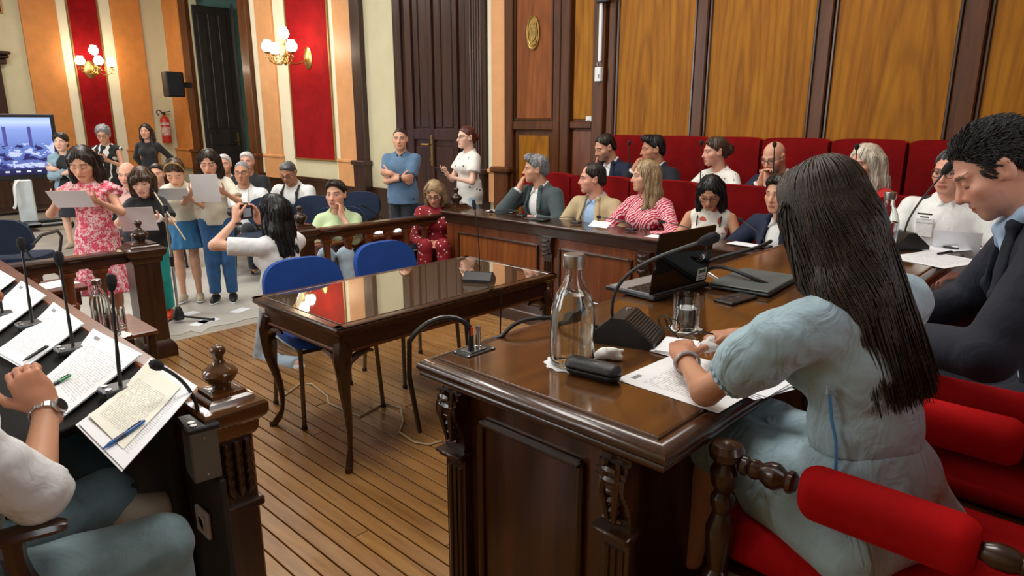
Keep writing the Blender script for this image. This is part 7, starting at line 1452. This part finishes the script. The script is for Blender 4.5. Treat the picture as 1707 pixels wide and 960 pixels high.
def hair_near(f):
    hc, M, s_ = f.hc, f.hM, f.hs; T = lambda x, y, z: hc+M @ (V3(x, y, z)*s_)
    # inner volume
    E_ = lambda c, r, k=.02: Ell(T(*c), V3(*r)*s_, M, k)
    cap = [E_((0, -.016, .035), (.078, .098, .088)), E_((0, -.03, -.02), (.078, .084, .092), .03)]
    bk = f.tor @ V3(0, -1, 0); md = local(f, atD(1425, 480, 1.40))+bk*.0; lo = local(f, atD(1497, 610, 1.40)); gd = unit(lo-md)
    rx_ = f.tor @ V3(1, 0, 0); P = cap+[Cone(T(0, -.05, -.05), md, .074*s_, .066, .05), Cone(md, lo, .06, .04, .05)]+[Cone(md-rx_*.045, lo-rx_*.05, .045, .025, .04), Cone(md+rx_*.045, lo+rx_*.05, .045, .025, .04)]
    for e in (-1, 1): P.append(Cone(T(e*.066, .02, .02), T(e*.082, -.005, -.13), .026, .03, .03))
    P += [Ell(T(0, .115, -.04), V3(.058, .062, .09)*s_, M, .01, '', True)]
    v, q = polygonize(P, .0055, [half(lo+V3(0, 0, -.045), (0, 0, -1))], .0006, 150); ob = meshobj('hair', v, q, HM['nearhair'], f.t)
    rx, ry, rz_ = .081*s_, .101*s_, .092*s_; r_ax = f.tor @ V3(1, 0, 0)
    def path(rng):
        # from the parting over the skull, then a straight fall down the back
        ph = rng.uniform(-PI*.5-2.55, -PI*.5+2.55); cx_, sy_ = math.cos(ph), math.sin(ph); lift = 1.0+.05*rng.rand(); y0 = rng.uniform(-.02, .06); pts = []
        for k in range(6):
            th = .06+k/5*(1.42+.12*max(0, -sy_)); w_ = k/5
            x = rx*math.sin(th)*cx_; y = ry*(math.sin(th)*sy_)+y0*s_*(1-w_)-.016*s_; z = .035*s_+rz_*math.cos(th)
            pts.append(hc+M @ (V3(x, y, z)*lift))
        p = pts[-1]; lay = rng.rand(); tgt = lo+r_ax*(.085*cx_+.03*(rng.rand()-.5))+bk*(.012+.05*lay*max(.2, -sy_))+V3(0, 0, -.02-.05*rng.rand()-.02*lay)
        mid = md+r_ax*(.088*cx_+.02*(rng.rand()-.5))+bk*(.05*max(0, -sy_)+.02*lay)+V3(0, 0, .05)
        j = rng.rand()*9
        for k in range(1, 8):
            u = k/7; pts.append(p*(1-u)**2+2*u*(1-u)*mid+tgt*u*u+(r_ax*math.sin(u*5+j)+bk*math.cos(u*4+j))*.004*u)
        return pts
    vs_, qs_ = coat(v, q, hc, M, s_, 2300, .018, .0019, gd, 8); h0 = meshobj('hair_lock', vs_, qs_, HM['nearhair'], ob); h0['kind'] = 'stuff'
    v, q = strands(path, 2700, 4, .0026); h2 = meshobj('hair_lock', v, q, HM['nearhair'], ob); h2['kind'] = 'stuff'
    def path2(rng):
        # thin front locks hanging by the left cheek and over the sleeve
        st = T(-.078, .0+.03*rng.rand(), -.02-.05*rng.rand()); en = f.up(-.10+.03*rng.rand(), -.04+.02*rng.rand(), .33+.07*rng.rand()); md2 = (st+en)/2+V3(-.035, -.03, 0); return [st*(1-u)**2+2*u*(1-u)*md2+en*u*u for u in np.linspace(0, 1, 12)]
    v, q = strands(path2, 140, 9, .0018); h3 = meshobj('hair_lock', v, q, HM['nearhair'], ob); h3['kind'] = 'stuff'
HM['nearhair'] = hairmat('long_dark_brown_hair', (.010, .007, .005), (.052, .032, .021), 2, 60, .45)
hair_near(f)
bm = NB(); c = f.wr[-1]-f.hd[-1]*.005-unit(f.wr[-1]-f.el[-1])*.02; u = unit(f.wr[-1]-f.el[-1]); a = unit(np.cross(u, (0, 0, 1))); b = np.cross(u, a)
for k in (0, 1): tube(bm, [Vector(c+u*.006*k+(a*math.cos(q)+b*math.sin(q))*.0315) for q in np.linspace(0, 2*PI, 30)], .0035, 6, False)
obj('bracelet', bm, plain('silver_beads', (.6, .58, .6), .3, .6), f.t)
# spectacles and a tissue in her hands
hl_, hr_ = world(f, f.wr[-1]+f.hd[-1]*.09), world(f, f.wr[1]+f.hd[1]*.09); t = thing('spectacles', 'dark-framed spectacles dangling from the long-haired woman\'s fingers', 'spectacles', tuple(hl_)); a, b = Vector((0, 0, .01)), Vector(hr_-hl_)+Vector((0, 0, .005))
bm = NB(); tube(bm, [a, a.lerp(b, .5)+Vector((0, 0, .012)), b], .0026, 6); tube(bm, [a+Vector((-.01, 0, 0)), a+Vector((-.03, .02, .03)), a+Vector((-.035, .03, .055))], .0024, 6); obj('temple_arm', bm, M_frame, t); bm = NB()
for e in (0, 1): cc = a+Vector((-.005-.02*e, .02+.015*e, .03+.012*e)); tube(bm, [cc+Vector((.004*math.cos(q), .022*math.cos(q), .018*math.sin(q))) for q in np.linspace(0, 2*PI, 16)], .0022, 5, False)
obj('frame', bm, M_frame, t)
v, q = polygonize([Ell((0, 0, .016), (.035, .022, .016)), Cone((-.02, 0, .02), (.03, .01, .03), .012, .008, .01)], .0045, (), .005, 150); o = meshobj('tissue', v, q, bpy.data.materials['tissue_paper'], None); o.location = tuple((hl_+hr_)/2+np.array((.02, -.03, -.035))); tag(o, 'crumpled tissue under the long-haired woman\'s hands', 'tissue')
# --- man in the dark suit beside her
C_suitn = fabric('midnight_suiting', H_('0d1424'), .85, .08, .35, .02); C_collar = fabric('pale_blue_collar', H_('a9c2e0'), .75)
hw = atD(1660, 281, 1.82); hm_ = hairmat('near_black_hair', (.008, .008, .009), (.05, .048, .047), 2, 90, .5); HM['nearblack'] = hm_
f0 = skeleton(dict(DEF, H=1.78, lean=20, hpitch=-20, hyaw=10))
o = dict(seat=.5, H=1.78, hair=('crop', 'nearblack'), skin='pink', lean=20, hpitch=-16, hyaw=2, eyes=False, vox=.008, fvox=.0042, fat=.012, stubble=(.46, .29, .23), brow=(.02, .016, .014), top=suit(C_suitn, C_collar, .05, .008), age=0,
         L=dict(t=(-.12, .42, .16), pole=(-1, -.3, -.5), n=(0, 0, -1), fwd=(.5, .8, 0)), Rr=dict(t=(.10, .42, .16), pole=(1, -.3, -.5), n=(0, 0, -1), fwd=(-.4, .8, 0)))
f = person('person', 'dark-haired man in a midnight blue suit reading at the near desk', o, head=hw, heading=104, floor=.18); trousers(C_suitn, vox=.014)(f)
def short_locks(f, n, L, mat, seed=2):
    hc, M, s_ = f.hc, f.hM, f.hs; hair = [c for c in f.t.children if c.name.startswith('hair')][0]
    def path(rng):
        while True:
            d = unit(rng.normal(size=3)); p = V3(.080, .101, .091)*d+V3(0, -.014, .036)
            front = p[1] > .0 and p[2] < .074-.25*max(0, abs(p[0])-.045)*1.6+(.0 if p[1] > .04 else -.06*(1-p[1]/.04)); ear = abs(p[0]) > .06 and p[1] > -.045 and p[1] < .02 and p[2] < .012; nape = p[1] < 0 and p[2] < -.055
            burn = abs(p[0]) > .06 and .018 < p[1] < .04 and p[2] > -.012
            if burn or not (front or ear or nape or p[2] < -.02-1.0*(p[1]+.06)): break
        fl = V3(.15*p[0]/.08, -.35, -.5+.7*max(0, p[2])/.1); g = unit(fl-d*d.dot(fl)); ll = L*(.6+.8*rng.rand())*(1.25 if p[2] > .08 else .8); cu = rng.normal(size=3)*.35
        return [hc+M @ ((p+d*(.005*math.sin(u*2.6))+(g+cu*.45*u)*ll*u)*s_) for u in np.linspace(0, 1, 5)]
    v, q = strands(path, n, seed, .0016); o = meshobj('hair_lock', v, q, mat, hair); o['kind'] = 'stuff'
short_locks(f, 3800, .021, HM['nearblack'])
cl = f.shirt
L_ = []
for e in (-1, 1):
    nk = f.neck; pts = [nk+f.tor @ V3(0, -.074, .030)*f.s, nk+f.tor @ V3(e*.066, -.03, .028)*f.s, nk+f.tor @ V3(e*.066, .035, .004)*f.s, nk+f.tor @ V3(e*.026, .088, -.034)*f.s]
    L_ += [Cone(pts[i], pts[i+1], .021*f.s, .021*f.s, .012) for i in range(3)]+[Cone(pts[3], pts[3]+f.tor @ V3(e*.034, .014, -.05)*f.s, .018*f.s, .008*f.s, .01)]
v, q = polygonize(L_, .005); meshobj('shirt_collar', v, q, C_collar, f.t)
# --- man in white shirt at the left desk, cut by the picture edge
el = atD(118, 782, 1.62); wr_ = atD(78, 684, 1.66); kn = atD(282, 880, 1.72)
hip = np.array((.04, kn[1]+.03, kn[2]-.02)); Rm = rotm((0, 0, 1), R(-8-90)); pel = hip+np.array((0, .09, .02))
lc = lambda p: tuple(Rm.T @ (np.asarray(p)-pel))
o = dict(seat=.45, H=1.78, hair=('short', 'dgrey'), skin='tan', lean=8, vox=.009, fvox=.0052, bare=(1,), fat=.02, Rr=dict(t=lc(wr_), pole=tuple(Rm.T @ np.array((.3, -.5, -1))), n=(-1, 0, .2), fwd=tuple(Rm.T @ np.array((-.25, .35, .8)))), L=dict(t=(-.30, .12, .02), pole=(-1, -.6, -.1), n=(0, 0, -1)), feet={-1: ((-.52, .36, -.44), (-.3, 1, .5)), 1: ((.02, .46, -.47), (0, 1, .5))}, curlR=1.0, top=shirt(C_wshirt, 1.08, .020, hem=-.12, collar=C_wshirt, wr=.006, wf=45, vox=.008), legs=trousers(C_gjeans, off=.016, shoe=S_black, wr=.005, vox=.009, wf=45))
f = person('person', 'man in a white shirt and jeans cut off by the left edge, wearing a watch', o, loc=tuple(pel), heading=-8, floor=0.0); LM = f
u = unit(f.wr[1]-f.el[1]); c = f.wr[1]-u*.012; a = unit(np.cross(u, (0, 0, 1))); b = np.cross(u, a); t = thing('wristwatch', 'steel wristwatch with dark dial on the white-shirted man\'s wrist', 'watch', tuple(world(f, c))); bm = NB(); Rw = f.Rz
for k in range(14):
    q = 2*PI*k/14; d_ = Rw @ (a*math.cos(q)+b*math.sin(q)); tn = Rw @ (-a*math.sin(q)+b*math.cos(q)); box(bm, Vector(d_*.034), (.014, .020, .005), .0012, Matrix(np.stack([tn, Rw @ u, d_], 1).tolist()))
obj('bracelet', bm, M_chrome, t); best = max(range(60), key=lambda k: (Rw @ (a*math.cos(k*PI/30)+b*math.sin(k*PI/30))).dot(unit(_O-world(f, c)))); q = best*PI/30+.7; d_ = Rw @ (a*math.cos(q)+b*math.sin(q)); Mw = np.stack([Rw @ u, np.cross(d_, Rw @ u), d_], 1)
bm = NB(); lathe(bm, [(.019, -.004), (.020, .004), (.018, .008), (.016, .008)], Vector(d_*.036), 24, Matrix(Mw.tolist())); obj('case', bm, M_chrome, t); bm = NB(); lathe(bm, [(.016, 0), (.016, .0095), (.001, .0095)], Vector(d_*.0362), 24, Matrix(Mw.tolist())); obj('dial', bm, plain('black_dial', (.01, .012, .014), .15), t)
# armchair of the man in white: arm and curved support
ap = world(f, f.el[1])-np.array((0, 0, .065)); t = thing('wooden_armchair', 'dark wooden armchair under the man in the white shirt', 'chair', (pel[0], pel[1], 0), R(-8)); o0 = Vector((pel[0], pel[1], 0)); az = ap[2]; ay = ap[1]-pel[1]-.01; ax_ = ap[0]-pel[0]
for y_ in (ay, -ay):
    bm = NB(); tube(bm, [(-.25, y_, az+.0), (0, y_, az+.002), (ax_-.05, y_, az), (ax_+.03, y_, az-.004), (ax_+.06, y_, az-.012)], [.024, .026, .028, .030, .018], 10, True, .62); am = obj('armrest', bm, W_darkx, t)
    bm = NB(); tube(bm, bez((ax_-.04, y_, az-.01), (ax_-.06, y_, az-.18), (ax_+.10, y_, az-.25), (ax_+.02, y_, .42), 10), .024, 8); obj('arm_support', bm, W_dark, am)
    for x in (-.22, .24): bm = NB(); tube(bm, [(x, y_, .44), (x, y_, 0)], [.026, .018], 8); obj('leg', bm, W_dark, t)
    bm = NB(); tube(bm, [(-.24, y_, .4), (-.30, y_, 1.0)], .024, 8); obj('back_post', bm, W_dark, t)
sz_ = max(pel[2]-.10, .3); bm = NB(); bx(bm, -.26, .26, -abs(ay)+.02, abs(ay)-.02, sz_-.06, sz_, .02); obj('seat', bm, M_seat, t, 40); bm = NB(); bx(bm, -.32, -.27, -abs(ay)+.03, abs(ay)-.03, .6, 1.0, .02); obj('backrest', bm, M_seat, t, 40)
# --- neighbour further along the left desk
pel2 = np.array((.06, 2.42, .50)); o = dict(seat=.45, H=1.72, hair=('short', 'dark'), skin='pink', vox=.013, feet={1: (tuple(rotm((0, 0, 1), R(-94)).T @ (atX(206, 838, .49)-pel2)), (0, 1, .5)), -1: ((-.14, .42, -.42), (0, 1, .5))}, top=shirt(fabric('grey_striped', H_('8c8d88'), .8, .2), 1.6, .016, hem=-.1), Rr=dict(t=(.08, .20, .17), pole=(1, -.4, -.3), n=(0, 0, -1)), L=dict(t=(-.05, .22, .17), pole=(-1, -.4, -.3), n=(0, 0, -1)), legs=trousers(C_dteal, shoe=S_beige, shoevox=.007))
f = person('person', 'seated neighbour in dark teal trousers and beige woven shoes at the left desk', o, loc=tuple(pel2), heading=-4, floor=0.0)
chair('audience_chair', 'chair under the neighbour in dark teal trousers', M_navy, (.02, 2.42, 0), R(-94), CH, M_black)
